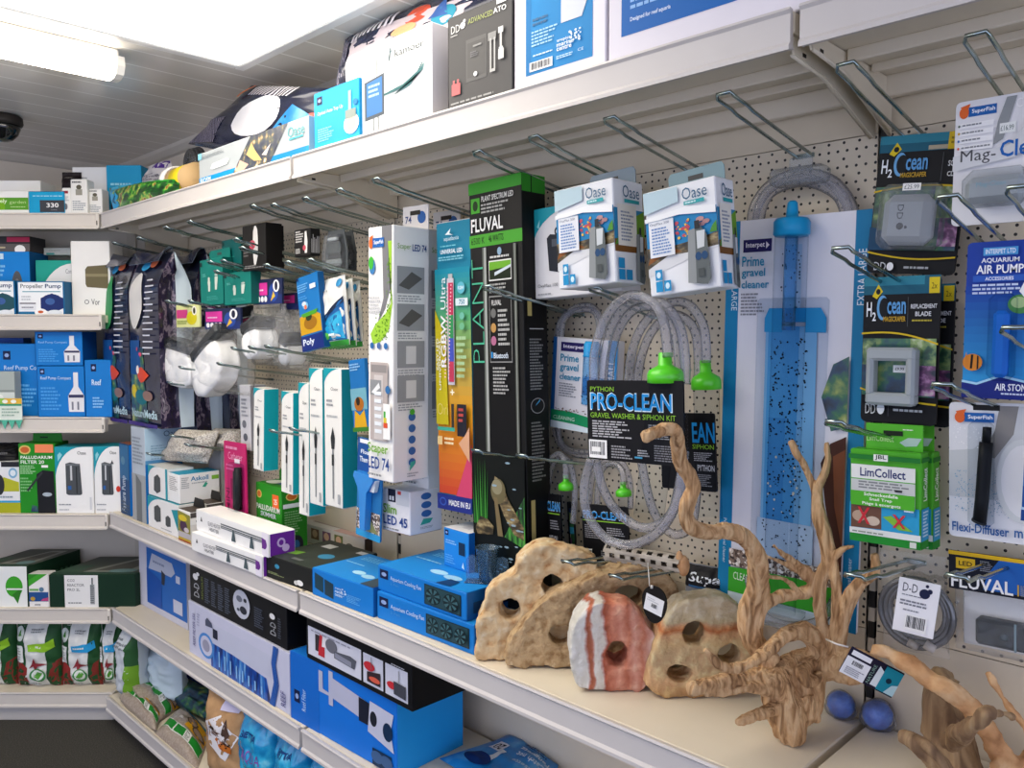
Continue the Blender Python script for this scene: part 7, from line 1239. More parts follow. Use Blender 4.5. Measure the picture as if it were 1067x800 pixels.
sbx('carton', 'green carton with orange sticker standing behind the heater cartons', 267.5, 294, 560, 502, -.185, mz, .08, '#2a8f24', {'front': palf, 'right': pals, 'top': [('e', .3, .5, .25, .3, '#e6ece4'), ('r', .5, .3, .9, .7, '#3a6a9a')]}, cols={'right': '#237f20'}, parts=palh)
rbx('carton', 'long flat white carton with small portraits, lying behind the black carton', (303, 560, 'Z%.4f' % MIDZ), (380, 583, 'Z%.4f' % MIDZ), (303, 541), .1, '#d9d4d0', {'front': [('r', .3+.16*k, .3, .41+.16*k, .85, c) for k, c in enumerate(('#8a6a5a', '#7a5a78', '#6f7a4a'))]+[('e', .355+.16*k, .6, .035, .2, '#d8b49a') for k in range(3)]+[('l', .04, .3, .26, .8, 4, '#8d8a88'), ('e', .82, .4, .05, .2, '#6d6a68'), ('l', .02, .0, .98, .06, 1, '#c8a49a')], 'top': [('r', .2, .3, .7, .8, '#b4a49c'), ('r', .6, 0, 1, .3, '#d8b4ac')]}, cols={'right': '#4a3a34', 'top': '#e0dcd8'})
rbx('carton', 'black carton with blue emblem lying at the front edge next to the heater cartons', (277.5, 600.5, MZ), (326, 618, MZ), (277.5, 577.5), .2, '#1d1f1e', {'front': [('e', .25, .62, .05, .1, '#3a8ab0'), ('l', .04, .2, .4, .32, 2, '#8d9a6a'), ('e', .74, .24, .07, .12, '#e6e6e4'), ('e', .66, .2, .04, .1, '#c9c9c6')], 'top': [('p', [(.1, .2), (.3, .26), (.3, .4), (.08, .36)], '#6a9a3a'), ('e', .66, .45, .12, .1, '#3a8ab0'), ('r', .2, .7, .4, .85, '#d2d4d2'), ('r', .8, .8, .95, .9, '#d2d4d2'), ('r', .4, .1, .6, .16, '#6d706e')]}, cols={'top': '#343b36', 'right': '#161716'})
FB = '#1479cc'
def fans(u0, v0, u1, v1, n): 
    a = [('r', u0, v0, u1, v1, '#1c3036'), ('r', u0+.012, v0+.03, u1-.012, v1-.03, '#294850')]
    for k in range(n):
        cu = u0+(u1-u0)*(k+.5)/n; ru = (u1-u0)/n*.42; rv = (v1-v0)*.40
        a += [('e', cu, (v0+v1)/2, ru, rv, '#16262b')]
        for q in range(7):
            t = q*2*PI/7; a.append(('p', [(cu, (v0+v1)/2), (cu+ru*.9*math.cos(t), (v0+v1)/2+rv*.9*math.sin(t)), (cu+ru*.9*math.cos(t+.45), (v0+v1)/2+rv*.9*math.sin(t+.45))], '#3f666e'))
        a.append(('e', cu, (v0+v1)/2, ru*.28, rv*.28, '#22383e'))
    return a
fantop = [('l', .1, .72, .6, .9, 4, '#6fc0f0'), ('e', .5, .3, .09, .07, '#a9dcf4'), ('e', .68, .26, .09, .07, '#9fd0ec')]+logo(.62, .82, .76, .94)+[('l', .06, .5, .36, .56, 1, '#8fd0f4')]
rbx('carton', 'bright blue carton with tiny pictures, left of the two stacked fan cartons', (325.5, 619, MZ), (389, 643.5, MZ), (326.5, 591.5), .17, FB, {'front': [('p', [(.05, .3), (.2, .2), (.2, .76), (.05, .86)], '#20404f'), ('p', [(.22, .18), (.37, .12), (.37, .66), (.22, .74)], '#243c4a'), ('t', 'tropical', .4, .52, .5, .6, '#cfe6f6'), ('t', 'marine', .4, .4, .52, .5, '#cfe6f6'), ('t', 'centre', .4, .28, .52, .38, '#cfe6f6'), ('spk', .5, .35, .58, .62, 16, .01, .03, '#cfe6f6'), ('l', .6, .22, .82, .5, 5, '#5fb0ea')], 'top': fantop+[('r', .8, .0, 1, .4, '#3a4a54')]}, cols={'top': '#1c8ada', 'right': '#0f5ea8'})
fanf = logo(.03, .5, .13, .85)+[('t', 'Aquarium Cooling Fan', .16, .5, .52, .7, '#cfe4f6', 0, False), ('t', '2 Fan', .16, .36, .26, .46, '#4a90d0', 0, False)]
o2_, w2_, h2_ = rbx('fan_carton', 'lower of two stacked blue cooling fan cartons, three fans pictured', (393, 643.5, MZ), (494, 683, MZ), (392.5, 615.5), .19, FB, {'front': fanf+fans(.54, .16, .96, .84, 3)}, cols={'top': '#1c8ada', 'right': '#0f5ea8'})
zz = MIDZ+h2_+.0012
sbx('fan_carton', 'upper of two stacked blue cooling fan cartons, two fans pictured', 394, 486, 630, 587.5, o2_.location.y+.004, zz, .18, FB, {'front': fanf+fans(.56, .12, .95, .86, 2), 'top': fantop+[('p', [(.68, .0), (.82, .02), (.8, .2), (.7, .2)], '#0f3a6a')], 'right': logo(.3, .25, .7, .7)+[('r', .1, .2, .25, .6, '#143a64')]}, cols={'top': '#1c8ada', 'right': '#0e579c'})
ztop = zz + (onY(394, 587.5, o2_.location.y+.004).z-zz)
def small_blue():
    P = 'Z%.4f' % (ztop+.0004)
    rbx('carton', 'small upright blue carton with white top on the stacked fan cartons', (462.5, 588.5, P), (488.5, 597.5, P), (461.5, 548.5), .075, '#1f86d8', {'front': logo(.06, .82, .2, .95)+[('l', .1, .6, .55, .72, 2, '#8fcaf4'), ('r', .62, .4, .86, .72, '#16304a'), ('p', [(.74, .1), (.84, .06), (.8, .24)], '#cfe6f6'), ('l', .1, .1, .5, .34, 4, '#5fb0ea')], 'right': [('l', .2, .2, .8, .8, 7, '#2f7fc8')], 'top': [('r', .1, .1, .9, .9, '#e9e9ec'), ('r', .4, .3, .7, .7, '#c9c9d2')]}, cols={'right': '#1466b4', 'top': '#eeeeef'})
small_blue()
def clear_holder():
    P = onZ(508, 607, ztop); mw = Matrix.Translation((P.x, P.y, ztop+.0006)) @ Matrix.Rotation(.55, 4, 'Z'); s = .046; m = clear_mat('holder_clear', tint='#d6e9f6', alpha=.1, body='#a9cfe6', rough=.06, gloss=1.6)
    b = MB(); b.box(-s, -.016, 0, s, .016, .003, m, .001); o = b.build('clear_holder', None, mw); tag(o, 'clear plastic holder with round cup and two side wings on the fan cartons', 'holder')
    for sx in (-1, 1):
        w = MB(); n = 10; pts = [(sx*s*.98, .002), (sx*s*.98, .04)]+[(sx*s*(.7+.28*math.cos(PI*i/n)), .04+.016*math.sin(PI*i/n)) for i in range(n+1)]+[(sx*s*.34, .002)]
        if sx > 0: pts = pts[::-1]
        w.prism(pts, -.002, .001, m); part(w, 'wing', o)
    c = MB(); c.lathe([(.009, .003), (.017, .004), (.024, .072), (.0255, .074), (.0235, .073), (.016, .008)], m, 28); part(c, 'cup', o)
    q = MB(); q.tube([(0, 0, .004), (0, 0, .06)], .0025, '#dfe9f0', 8); part(q, 'pin', o)
clear_holder()
# ------------------------------------------------------------------ the cave stones
def stone(label, outline, holes, D, thick, mat, seed, lean=0, basepx=None, cat='stone', amp=.004, vox=.004, colors=None):
    P = onZ(basepx[0], basepx[1], MIDZ); D = (P-CAM).dot(FWD)
    o0 = Vector((P.x, P.y, MIDZ)); inv = Matrix(((RGT.x, RGT.y, 0), (FWD.x, FWD.y, 0), (0, 0, 1)))
    def loc(x, y): q = inv @ (onD(x, y, D)-o0); return (q.x, q.z)
    pts = [loc(*p) for p in outline]; pts = [(x, max(.0, z)) for x, z in pts]
    sm = smooth_path([(x, 0, z) for x, z in pts+[pts[0]]], 3)[:-1]
    mb = MB(); mb.prism([(p.x, max(0.0, p.z)) for p in sm][::-1], 0, thick, '#888888')
    mw = Matrix(((RGT.x, FWD.x, 0, o0.x), (RGT.y, FWD.y, 0, o0.y), (0, 0, 1, o0.z), (0, 0, 0, 1)))
    o = mb.build('cave_stone', None, mw)
    cuts = []
    for hx, hy, rx, ry, tilt in holes:
        cx, cz = loc(hx, hy); ex = loc(hx+rx, hy)[0]-cx; ez = loc(hx, hy-ry)[1]-cz
        c = MB(); n = 18; ring = [(cx+ex*math.cos(2*PI*i/n)*(1+.06*math.sin(3*i)), cz+ez*math.sin(2*PI*i/n)) for i in range(n)]
        c.prism(ring, -.05, thick+.05, '#888888'); co = c.build('cut'); co.matrix_world = mw.copy(); bpy.context.view_layer.update()
        m = o.modifiers.new('hole', 'BOOLEAN'); m.object = co; m.operation = 'DIFFERENCE'; m.solver = 'EXACT'; cuts.append(co)
    bpy.context.view_layer.update()
    r = o.modifiers.new('fuse', 'REMESH'); r.mode = 'VOXEL'; r.voxel_size = vox
    s_ = o.modifiers.new('relax', 'SMOOTH'); s_.iterations = 3; s_.factor = .6
    bake(o)
    for c in cuts:
        me_ = c.data; bpy.data.objects.remove(c); bpy.data.meshes.remove(me_)
    me = o.data
    for v, nrm in [(v, v.normal.copy()) for v in me.vertices]:
        q = v.co*1.0+Vector((seed*3.3, 0, 0)); v.co += nrm*(mnoise.fractal(q*16, .9, 2.0, 4)*amp*1.5+mnoise.fractal(q*60, .7, 2.1, 4)*amp*.5)
        if v.co.z < 0.0: v.co.z = 0.0
    me.materials.clear(); me.materials.append(M(mat))
    for p in me.polygons: p.use_smooth = True; p.material_index = 0
    tag(o, label, cat, None); return o
stone('pale sandstone cave rock with two round holes, leftmost, against the blue cartons', [(495.5, 687), (495.8, 665), (497, 648), (503, 635), (506, 622), (512, 612), (524, 603), (535, 597), (540, 586), (550, 575), (561, 568), (582, 569.5), (602, 574), (618, 578), (624, 588), (622, 602), (618, 630), (604, 668), (596, 689), (560, 690), (527, 690)],
      [(532.5, 635, 11.5, 11, 0), (576.5, 611, 11, 10.5, 0)], 0, .06, 'sandstone_pale', 1, basepx=(512, 689))
stone('brown sandstone cave rock with two holes behind the banded stone', [(528, 693), (530, 673), (535, 660), (549, 644), (556, 634), (566, 626), (584, 616), (604, 608), (625, 599), (646, 593), (670, 590), (690, 595), (702, 606), (707, 622), (708, 650), (706, 690), (690, 695), (640, 697), (594, 696), (560, 696), (545, 697)],
      [(584.5, 662, 12.5, 10.5, 0), (656, 621.5, 13.5, 11, 0)], 0, .06, 'sandstone_brown', 2, basepx=(560, 697))
stone('red and white banded cave stone with one central hole', [(594.5, 668), (598, 652), (606, 641), (616, 632), (626, 627.5), (640, 628.5), (656, 631), (667, 640), (676, 652), (684, 663), (683, 676), (679, 697), (675, 714), (668, 722), (640, 720), (604, 717), (598, 703), (595, 690)],
      [(644, 682, 11.5, 14, 0)], 0, .07, 'red_white_stone', 3, basepx=(640, 721), amp=.003)
stone('rounded ochre cave stone with three holes and orange band, right of the banded stone', [(673.5, 716), (676, 700), (681, 682), (688, 662), (696, 645), (704, 634), (718, 626), (742, 621.5), (760, 626), (776, 638), (783, 660), (784, 688), (780, 709), (762, 722), (740, 726), (722, 728), (704, 727), (688, 725)],
      [(725, 660, 13, 13, 0), (708.5, 702, 12.5, 9, 0), (760, 683, 12, 12, 0)], 0, .06, 'ochre_stone', 4, basepx=(722, 728), amp=.003)
# ------------------------------------------------------------------ driftwood
def px_r(r, D): return r*(.84 if r > 12 else .95)*D/FPX
def limb(mb, pts, seg=10, n=5, ymax=-.088):
    """pts: (column, row, depth, radius in picture columns)"""
    P = [onD(x, y, D) for x, y, D, r in pts]; P = [p if p.y < ymax else onY(q[0], q[1], ymax) for p, q in zip(P, pts)]; R = [px_r(r, D) for x, y, D, r in pts]
    sp = smooth_path(P, n); rr = lerp_list(R, n); mb.tube(sp, rr, '#888888', seg)
def wood(label, limbs, mat, vox, amp, freq, origin, stretch=None, zmin=MIDZ, branches=None, name='driftwood'):
    mb = MB()
    for l_ in limbs: limb(mb, l_)
    mb.v = [(x-origin.x, y-origin.y, max(z, zmin)-origin.z) for x, y, z in mb.v]
    o = organic(name, mb, vox, mat, amp, freq, None, stretch, 1)
    for v in o.data.vertices:
        if v.co.z < zmin-origin.z: v.co.z = zmin-origin.z
    o.location = origin; tag(o, label, 'driftwood'); return o
O1 = onZ(825, 773, MIDZ); d0 = (O1-CAM).dot(FWD)
main = [
    [(826, 772, d0, 15), (824, 758, d0, 21), (818, 740, d0+.01, 26), (812, 720, d0+.02, 24), (814, 706, d0+.03, 20), (828, 694, d0+.04, 19), (848, 690, d0+.05, 20)],
    [(812, 768, d0+.0, 6), (818, 752, d0, 14), (838, 742, d0+.01, 16), (845, 722, d0+.02, 18), (842, 700, d0+.03, 20)],
    [(852, 752, d0+.0, 3), (846, 740, d0, 8), (842, 726, d0+.01, 12)],
    [(810, 708, d0+.02, 18), (794, 707, d0+.01, 14), (778, 707, d0+.0, 9.5), (756, 709, d0-.03, 8.5), (738, 713, d0-.05, 9), (724, 717, d0-.06, 8.5), (718, 718, d0-.065, 6)],
    [(806, 718, d0+.01, 11), (780, 716, d0-.02, 6), (755, 721, d0-.04, 5), (735, 720, d0-.055, 6)],
    [(735, 676, d0-.06, 3), (742, 686, d0-.06, 4.5), (752, 694, d0-.05, 5.5), (766, 696, d0-.04, 6), (784, 690, d0-.03, 6.5), (802, 676, d0-.01, 7.5), (818, 662, d0+.01, 9), (836, 657, d0+.03, 11), (850, 668, d0+.04, 13), (856, 684, d0+.05, 14)],
    [(768, 753, d0-.05, 3.5), (778, 749, d0-.04, 5.5), (790, 744, d0-.03, 7), (806, 738, d0-.01, 8), (820, 732, d0, 9)],
    [(671, 455, d0-.1, 6.5), (682, 451, d0-.09, 7.5), (696, 447, d0-.08, 7.5), (705, 449, d0-.08, 7.5), (706, 462, d0-.07, 8.5), (709, 480, d0-.06, 8.5), (718, 496, d0-.05, 8.5), (723, 508, d0-.05, 8.5), (718, 522, d0-.05, 8.5), (714, 536, d0-.04, 8.5), (720, 548, d0-.04, 9), (736, 554, d0-.03, 9), (758, 553, d0-.02, 9), (776, 560, d0-.01, 10), (787, 576, d0, 11), (790, 594, d0+.01, 11.5), (788, 614, d0+.02, 13), (782, 632, d0+.03, 14.5), (780, 652, d0+.03, 14.5), (788, 672, d0+.03, 14), (802, 690, d0+.03, 15)],
    [(795, 600, d0+.02, 6), (797, 620, d0+.03, 6), (790, 642, d0+.035, 7), (790, 660, d0+.04, 7)],
    [(858, 690, d0+.05, 12), (858, 670, d0+.06, 8.5), (856, 648, d0+.07, 7), (854, 628, d0+.08, 6.6), (855, 606, d0+.08, 7), (862, 588, d0+.08, 6.5), (859, 565, d0+.08, 6.2), (852, 540, d0+.07, 5.6), (850, 520, d0+.07, 5), (845, 500, d0+.07, 4.4), (836, 481, d0+.06, 3.8), (829, 470, d0+.06, 3.6), (824, 460, d0+.06, 2.6)],
    [(868, 690, d0+.06, 10), (870, 660, d0+.08, 6.4), (872, 630, d0+.09, 6), (870, 600, d0+.09, 5.8), (866, 575, d0+.09, 5.8), (860, 550, d0+.09, 5.2), (854, 525, d0+.085, 4.6), (853, 506, d0+.08, 4.2), (859, 492, d0+.085, 3.8), (863.5, 479, d0+.09, 3.4), (862, 468, d0+.09, 3.2), (861, 461, d0+.09, 2.2)],
    [(806, 568, d0+.0, 1.8), (815, 577, d0+.02, 2.8), (828, 585, d0+.04, 4), (842, 596, d0+.06, 5), (852, 606, d0+.07, 6)],
    [(799, 579, d0+.0, 1.8), (812, 585, d0+.02, 2.6), (826, 592, d0+.04, 3), (840, 602, d0+.06, 3.6), (852, 612, d0+.07, 5)],
    [(802, 601, d0+.0, 1.8), (816, 603, d0+.02, 2.6), (827, 611, d0+.04, 3), (835, 620, d0+.05, 3)],
    [(788, 650, d0+.03, 9), (794, 634, d0+.03, 7), (804, 625, d0+.04, 7), (818, 620, d0+.05, 6.6), (836, 618, d0+.06, 6.6), (848, 612, d0+.07, 7), (856, 598, d0+.075, 7), (864, 586, d0+.08, 6), (872, 577, d0+.08, 4.6), (880, 571, d0+.09, 2.8), (890, 569, d0+.1, 1.6)],
    [(911, 577, d0+.14, 3.4), (913, 588, d0+.14, 4.6), (910, 599, d0+.13, 5.2), (898, 606, d0+.12, 6.4), (889, 618, d0+.11, 8), (881, 636, d0+.1, 7.6), (876, 656, d0+.08, 8), (870, 680, d0+.06, 10)],
    [(850, 694, d0+.05, 22), (872, 690, d0+.07, 18), (892, 688, d0+.09, 15), (910, 694, d0+.1, 10), (922, 702, d0+.11, 5)],
    [(872, 700, d0+.06, 10), (888, 706, d0+.08, 8), (902, 706, d0+.09, 5)],
    [(845, 690, d0+.03, 8), (836, 700, d0+.0, 8), (842, 710, d0-.0, 7), (856, 704, d0+.01, 6)],
]
wood('large branching driftwood with twisted trunk and tall curling limb, in front of the gravel cleaner', main, 'driftwood', .0018, .0024, 50, O1, (1, 1, .4))
dR = 1.06
O2 = onD(1040, 800, dR)
# the lower right group: one long orange branch with a root mass, one grey stump, one pale fragment
wood('orange driftwood branch running down to the bottom right corner over the grey stump',
     [[(908, 676, dR+.1, 6), (926, 681, dR+.09, 8), (946, 692, dR+.07, 10), (966, 706, dR+.05, 10.5), (986, 718, dR+.03, 12), (1004, 730, dR+.02, 13.5), (1020, 748, dR+.01, 13), (1034, 770, dR, 13), (1046, 792, dR, 15), (1058, 812, dR, 18)],
      [(1028.5, 700, dR+.06, 3), (1036, 712, dR+.05, 3.4), (1046, 729, dR+.04, 4), (1056, 742, dR+.03, 4.4), (1068, 758, dR+.02, 5), (1082, 790, dR+.0, 7), (1070, 815, dR, 12)],
      [(1060, 800, dR, 16), (1048, 796, dR-.01, 14), (1036, 800, dR-.02, 8)], [(1080, 790, dR, 14), (1060, 815, dR, 20)], [(1058, 812, dR, 18), (1055, 850, dR, 20), (1050, 880, dR, 20)]], 'branch_wood', .0028, .0034, 46, O2)
wood('grey weathered driftwood stump standing at the lower right with a broken side branch',
     [[(985, 700, dR+.09, 12), (981, 712, dR+.09, 17), (980, 730, dR+.09, 23), (984, 752, dR+.085, 27), (990, 775, dR+.08, 30), (996, 800, dR+.07, 33), (1000, 850, dR+.07, 36)], [(976, 716, dR+.09, 10), (972, 740, dR+.09, 13), (970, 765, dR+.09, 13)],
      [(1001, 708, dR+.09, 5), (992, 714, dR+.09, 9)], [(990, 772, dR+.03, 12), (1000, 763, dR-.02, 10), (1014, 755, dR-.05, 7.5), (1026, 744, dR-.07, 5.5), (1034, 742, dR-.07, 5)], [(1022, 750, dR-.06, 5), (1036, 743, dR-.06, 4.6), (1048, 744, dR-.05, 4), (1058, 748, dR-.04, 2.6)]], 'grey_driftwood', .0028, .0062, 34, O2, (1, 1, .16))
wood('pale broken driftwood fragment with dark hollow end at the bottom edge',
     [[(938, 766, dR-.0, 6.5), (948, 770, dR-.01, 10), (962, 780, dR-.02, 13), (976, 794, dR-.03, 15), (985, 815, dR-.03, 18), (990, 850, dR-.03, 20)], [(956, 768, dR-.02, 4), (970, 780, dR-.04, 5), (982, 796, dR-.05, 6), (990, 815, dR-.05, 7)]], 'grey_driftwood', .003, .003, 34, O2, (1, 1, .4))
def wood_tag():
    Y = -.175; D = d0-.075; A = onD(874, 699, D); B = onD(903, 714, D+.005); T = onD(882, 671, D); C = onD(930, 722, D+.01)
    ex = (B-A).normalized(); up = (T-A); up = (up-ex*up.dot(ex)).normalized(); n = ex.cross(up)
    if n.dot(CAM-A) < 0: n = -n
    mw = Matrix(((ex.x, -n.x, up.x, A.x), (ex.y, -n.y, up.y, A.y), (ex.z, -n.z, up.z, A.z), (0, 0, 0, 1))); w = (C-A).length*1.02; h = (T-A).length
    b = MB(); b.box(0, 0, 0, w, .002, h, '#1c1830', .0006)
    draw(b, lambda u, v, e: (w*u, -e, h*v), [('r', .0, .0, .44, .66, '#eeeeee'), ('r', .04, .74, .4, .92, '#f0f0f0'), ('bar', .1, .38, .34, .6), ('l', .06, .06, .4, .32, 4, '#9a9a9e'), ('t', 'NATURE', .46, .1, .52, .8, '#8fb0a0', 90, False), ('p', [(.54, .1), (.7, .1), (.68, .7), (.56, .85)], '#dfe9ea'), ('r', .66, .05, .98, .95, '#1a8fa4'), ('e', .8, .5, .05, .1, '#123040'), ('p', [(.8, .06), (.98, .06), (.98, .5), (.88, .4)], '#bfe3e8')])
    o = b.build('swing_tag', None, mw); tag(o, 'dark swing tag with white barcode label tied to the large driftwood', 'tag')
    s = MB(); inv = mw.inverted(); s.tube([inv @ onD(861, 666, D+.03), inv @ onD(872, 671, D), inv @ onD(884, 674, D-.003)], .0014, '#dcd6cc', 6); part(s, 'string', o)
wood_tag()
def ball(label, px, py, r, base):
    P = onZ(base[0], base[1], MIDZ); D = (P-CAM).dot(FWD); R = px_r(r, D); mw = Matrix.Translation((P.x, P.y, MIDZ+R))
    b = MB(); bm = bmesh.new(); bmesh.ops.create_icosphere(bm, subdivisions=4, radius=R)
    for v in bm.verts: v.co *= 1+.03*mnoise.noise(v.co*90)
    b.bm(bm, ramp_mat('blue_ball', 'noise', 60, [(.3, '#1a4fb4'), (.6, '#2a72dc'), (.8, '#5a9aec')], rough=.5, bump=.4), True); o = b.build('filter_ball', None, mw); tag(o, label, 'ball')
    f = MB(); bm = bmesh.new(); bmesh.ops.create_icosphere(bm, subdivisions=4, radius=R*1.12)
    for v in bm.verts:
        c = v.co.copy(); v.co *= 1+.10*mnoise.noise(c*45+Vector((r, 0, 0))); v.co.x *= 1+.5*max(0, -c.z/R)*abs(c.x/R)
        v.co.z = max(v.co.z, -R)
    f.bm(bm, clear_mat('ball_film', alpha=.1, bump=.9, gloss=1.3), True); part(f, 'clear_film', o)
ball('blue sponge ball in clear film, left of two, partly behind the large driftwood', 876, 730, 16.5, (876, 747))
ball('blue sponge ball in clear film, right of two, beside the grey stump', 915, 741, 18, (914, 759))
# ================================================================== SECOND LOWEST SHELF
SZ = 'Z%.4f' % SECZ
sz = SECZ+.0005
def rb2(name, label, bl, br, tl, d, base, art=None, cols=None, z=SZ, **kw): return carton(name, label, 'box', bl, br, tl, d, base, art, cols, rest=True, **kw)
rb2('carton', 'white bordered blue carton at the corner end of the second lowest shelf', (146, 629, SZ), (195.5, 657, SZ), (145, 559), .09, '#c9cad8', {'front': [('r', .18, .1, 1, .9, '#1f66b8'), ('p', [(.22, .6), (.3, .84), (.72, .82), (.78, .7), (.7, .62), (.5, .62)], '#b4bcd0'), ('l', .32, .7, .66, .76, 1, '#7f8aa8'), ('p', [(.5, .46), (.56, .46), (.58, .62), (.5, .66)], '#2a3444'), ('t', 'Filter 2.0', .3, .18, .38, .5, '#9fc0e8', 90, False), ('p', [(.18, .1), (.5, .1), (.5, .5), (.18, .6)], '#1a52a8'), ('r', .8, .58, .88, .68, '#c4cce0'), ('r', .74, .16, .92, .34, '#c9cedf')]}, cols={'left': '#b4b6c4'})
o_, w_, h_ = rb2('carton', 'long white and blue skimmer carton under the black carton, second lowest shelf', (197.5, 679, SZ), (302.5, 746, SZ), (195.8, 624.5), .1, '#c9cbe0',
    {'front': [('p', [(.25, 0), (.84, 0), (.8, .38), (.25, .48)], 'blue_streaks'), ('r', .25, .44, .84, .8, '#c4c8dc'), ('e', .2, .32, .085, .23, '#4a8ad0'), ('e', .2, .32, .065, .18, '#c9cbe0'), ('e', .2, .32, .04, .11, '#9a9ab0'), ('t', 'REEF FILTER 250', .05, .2, .08, .8, '#4a4a8a', 90, False), ('l', .1, .6, .14, .85, 5, '#a4a6c0'), ('r', .28, .55, .33, .72, '#23283c'), ('p', [(.2, .7), (.28, .72), (.27, .8), (.22, .86), (.2, .8)], '#4a5068'), ('p', [(.83, 0), (.86, 0), (.9, .4), (.88, .7), (.9, 1), (.87, 1), (.85, .7), (.87, .4)], '#2a5aa8'), ('p', [(.86, 0), (.875, 0), (.915, .4), (.89, .7), (.915, 1), (.905, 1), (.88, .7), (.905, .4)], '#2a5aa8'), ('t', 'REEF', .93, .1, .97, .34, '#4a4a8a', 90, False)]+[('r', .34+.06*k, .08, .352+.06*k, .36-.02*k, '#8fc4f0') for k in range(8)]}, cols={'right': '#b4b8d0', 'left': '#b9bcd0', 'top': '#c9cbda'})
sbx('carton', 'long black carton with white oval picture lying on the white and blue skimmer carton', 199, 299, 650, 588, o_.location.y+.004, SECZ+h_+.001, .11, '#15161a',
    {'front': [('t', 'D-D', .05, .18, .11, .55, '#b9bcc0', 90, False), ('e', .07, .72, .03, .09, '#e6e6e6'), ('e', .1, .82, .018, .05, '#e6e6e6'), ('t', 'REFUGIUM', .14, .2, .16, .8, '#7a8a3a', 90, False)]+[('l', .18+.075*k, .14, .24+.075*k, .82, 12, '#5a6272') for k in range(4)]+[('e', .58, .58, .085, .36, '#c4c8d4'), ('e', .56, .7, .03, .08, '#6a7080'), ('e', .6, .45, .035, .1, '#2a2e3a'), ('e', .55, .42, .015, .04, '#4a5060'), ('e', .62, .72, .015, .05, '#2a2e3a'), ('l', .71, .2, .8, .7, 9, '#4f5666'), ('t', 'D-D', .86, .22, .91, .52, '#a9acb2', 90, False), ('e', .88, .66, .025, .07, '#e6e6e6'), ('l', .93, .2, .96, .7, 9, '#4a4f5c')]}, cols={'right': '#0b0b0d', 'top': '#1a1b20'})
ob_, wb_, hb_ = rb2('carton', 'largest bright blue carton picturing a white filter, under the black pictured carton', (303.5, 747, SZ), (414, 811, SZ), (302, 677), .2, '#1573d6',
    {'front': [('r', .0, .0, .3, 1, '#1569c8'), ('t', 'Reef Filter', .12, .2, .16, .52, '#bcd8f4', 90, False)]+logo(.04, .28, .1, .46)+[('p', [(.42, .62), (.76, .52), (.76, .8), (.42, .9)], '#b9bcd2'), ('p', [(.3, .62), (.42, .62), (.42, .66), (.34, .68), (.34, .92), (.3, .92)], '#b4b8d0'), ('r', .4, .5, .44, .98, '#b9bcd2'), ('p', [(.68, .5), (.78, .5), (.78, .8), (.68, .82)], '#1c2030'), ('p', [(.76, .42), (.98, .3), (.96, .5), (.92, .56), (.96, .62), (.98, .8), (.78, .84)], '#c4c8dc'), ('e', .81, .62, .03, .1, '#20242f'), ('e', .93, .54, .04, .12, '#16304f'), ('r', .8, .02, .96, .24, '#16304f'), ('e', .84, .14, .05, .08, '#3f5f8a'), ('e', .92, .14, .05, .08, '#3f5f8a')]}, cols={'right': '#1f9ae8', 'top': '#1a7ad8'})
sbx('carton', 'black carton with white panel of red and grey devices on the largest blue carton', 320, 429, 700, 643, ob_.location.y-.004, SECZ+hb_+.001, .2, '#121316',
    {'front': [('r', .0, .1, .985, .78, '#16171b'), ('r', .02, .13, .56, .82, '#d6d8e4'), ('r', .58, .13, .76, .8, '#cfd2e0'), ('r', .78, .13, .97, .8, '#cfd2e0'), ('r', .1, .3, .16, .7, '#3a3438'), ('p', [(.13, .22), (.2, .22), (.2, .7), (.15, .74)], '#c4303a'), ('p', [(.17, .46), (.22, .48), (.22, .7), (.18, .72)], '#e9e6ea'), ('e', .27, .58, .06, .16, '#6d6f78'), ('p', [(.3, .34), (.5, .3), (.52, .52), (.46, .56), (.3, .5)], '#5a5d68'), ('p', [(.31, .36), (.47, .32), (.47, .44), (.31, .48)], '#8d90a0'), ('l', .06, .72, .5, .78, 1, '#9a9cac'), ('e', .64, .55, .05, .1, '#c4303a'), ('p', [(.62, .2), (.74, .2), (.74, .5), (.62, .42)], '#3a2c30'), ('e', .69, .3, .05, .06, '#d8604a'), ('r', .66, .5, .665, .78, '#6d6f78'), ('e', .84, .38, .04, .08, '#c4303a'), ('p', [(.86, .22), (.96, .2), (.96, .48), (.86, .5)], '#44464f'), ('r', .9, .5, .905, .76, '#6d6f78'), ('l', .84, .83, .96, .87, 1, '#b9bcc6')]}, cols={'right': '#0a0a0c', 'top': '#1c1c20'})
qbag('net_pouch', 'flat blue printed pouch with white upside-down lettering at the bottom edge', 'bag', (458, 790, 'Z.430'), (560, 850, 'Z.430'), (582, 797, 'Z.436'), (535, 765, 'Z.440'), .03, 'blue_water',
     [('r', .3, .3, .36, .6, '#eef2f4'), ('r', .15, .52, .3, .72, '#e4e6ec'), ('t', '20', .17, .55, .28, .69, '#23283a', 180), ('t', 'Fangnetz', .42, .76, .9, .86, '#dfeaf4', 180), ('t', 'Catch net', .46, .62, .88, .72, '#cfe0f0', 180), ('t', 'Epuisette', .5, .48, .9, .57, '#bcd4ea', 180), ('l', .4, .88, .9, .96, 2, '#1c3f7a'), ('e', .25, .25, .14, .12, '#16306a')], seed=4, floor=SECZ+.001)
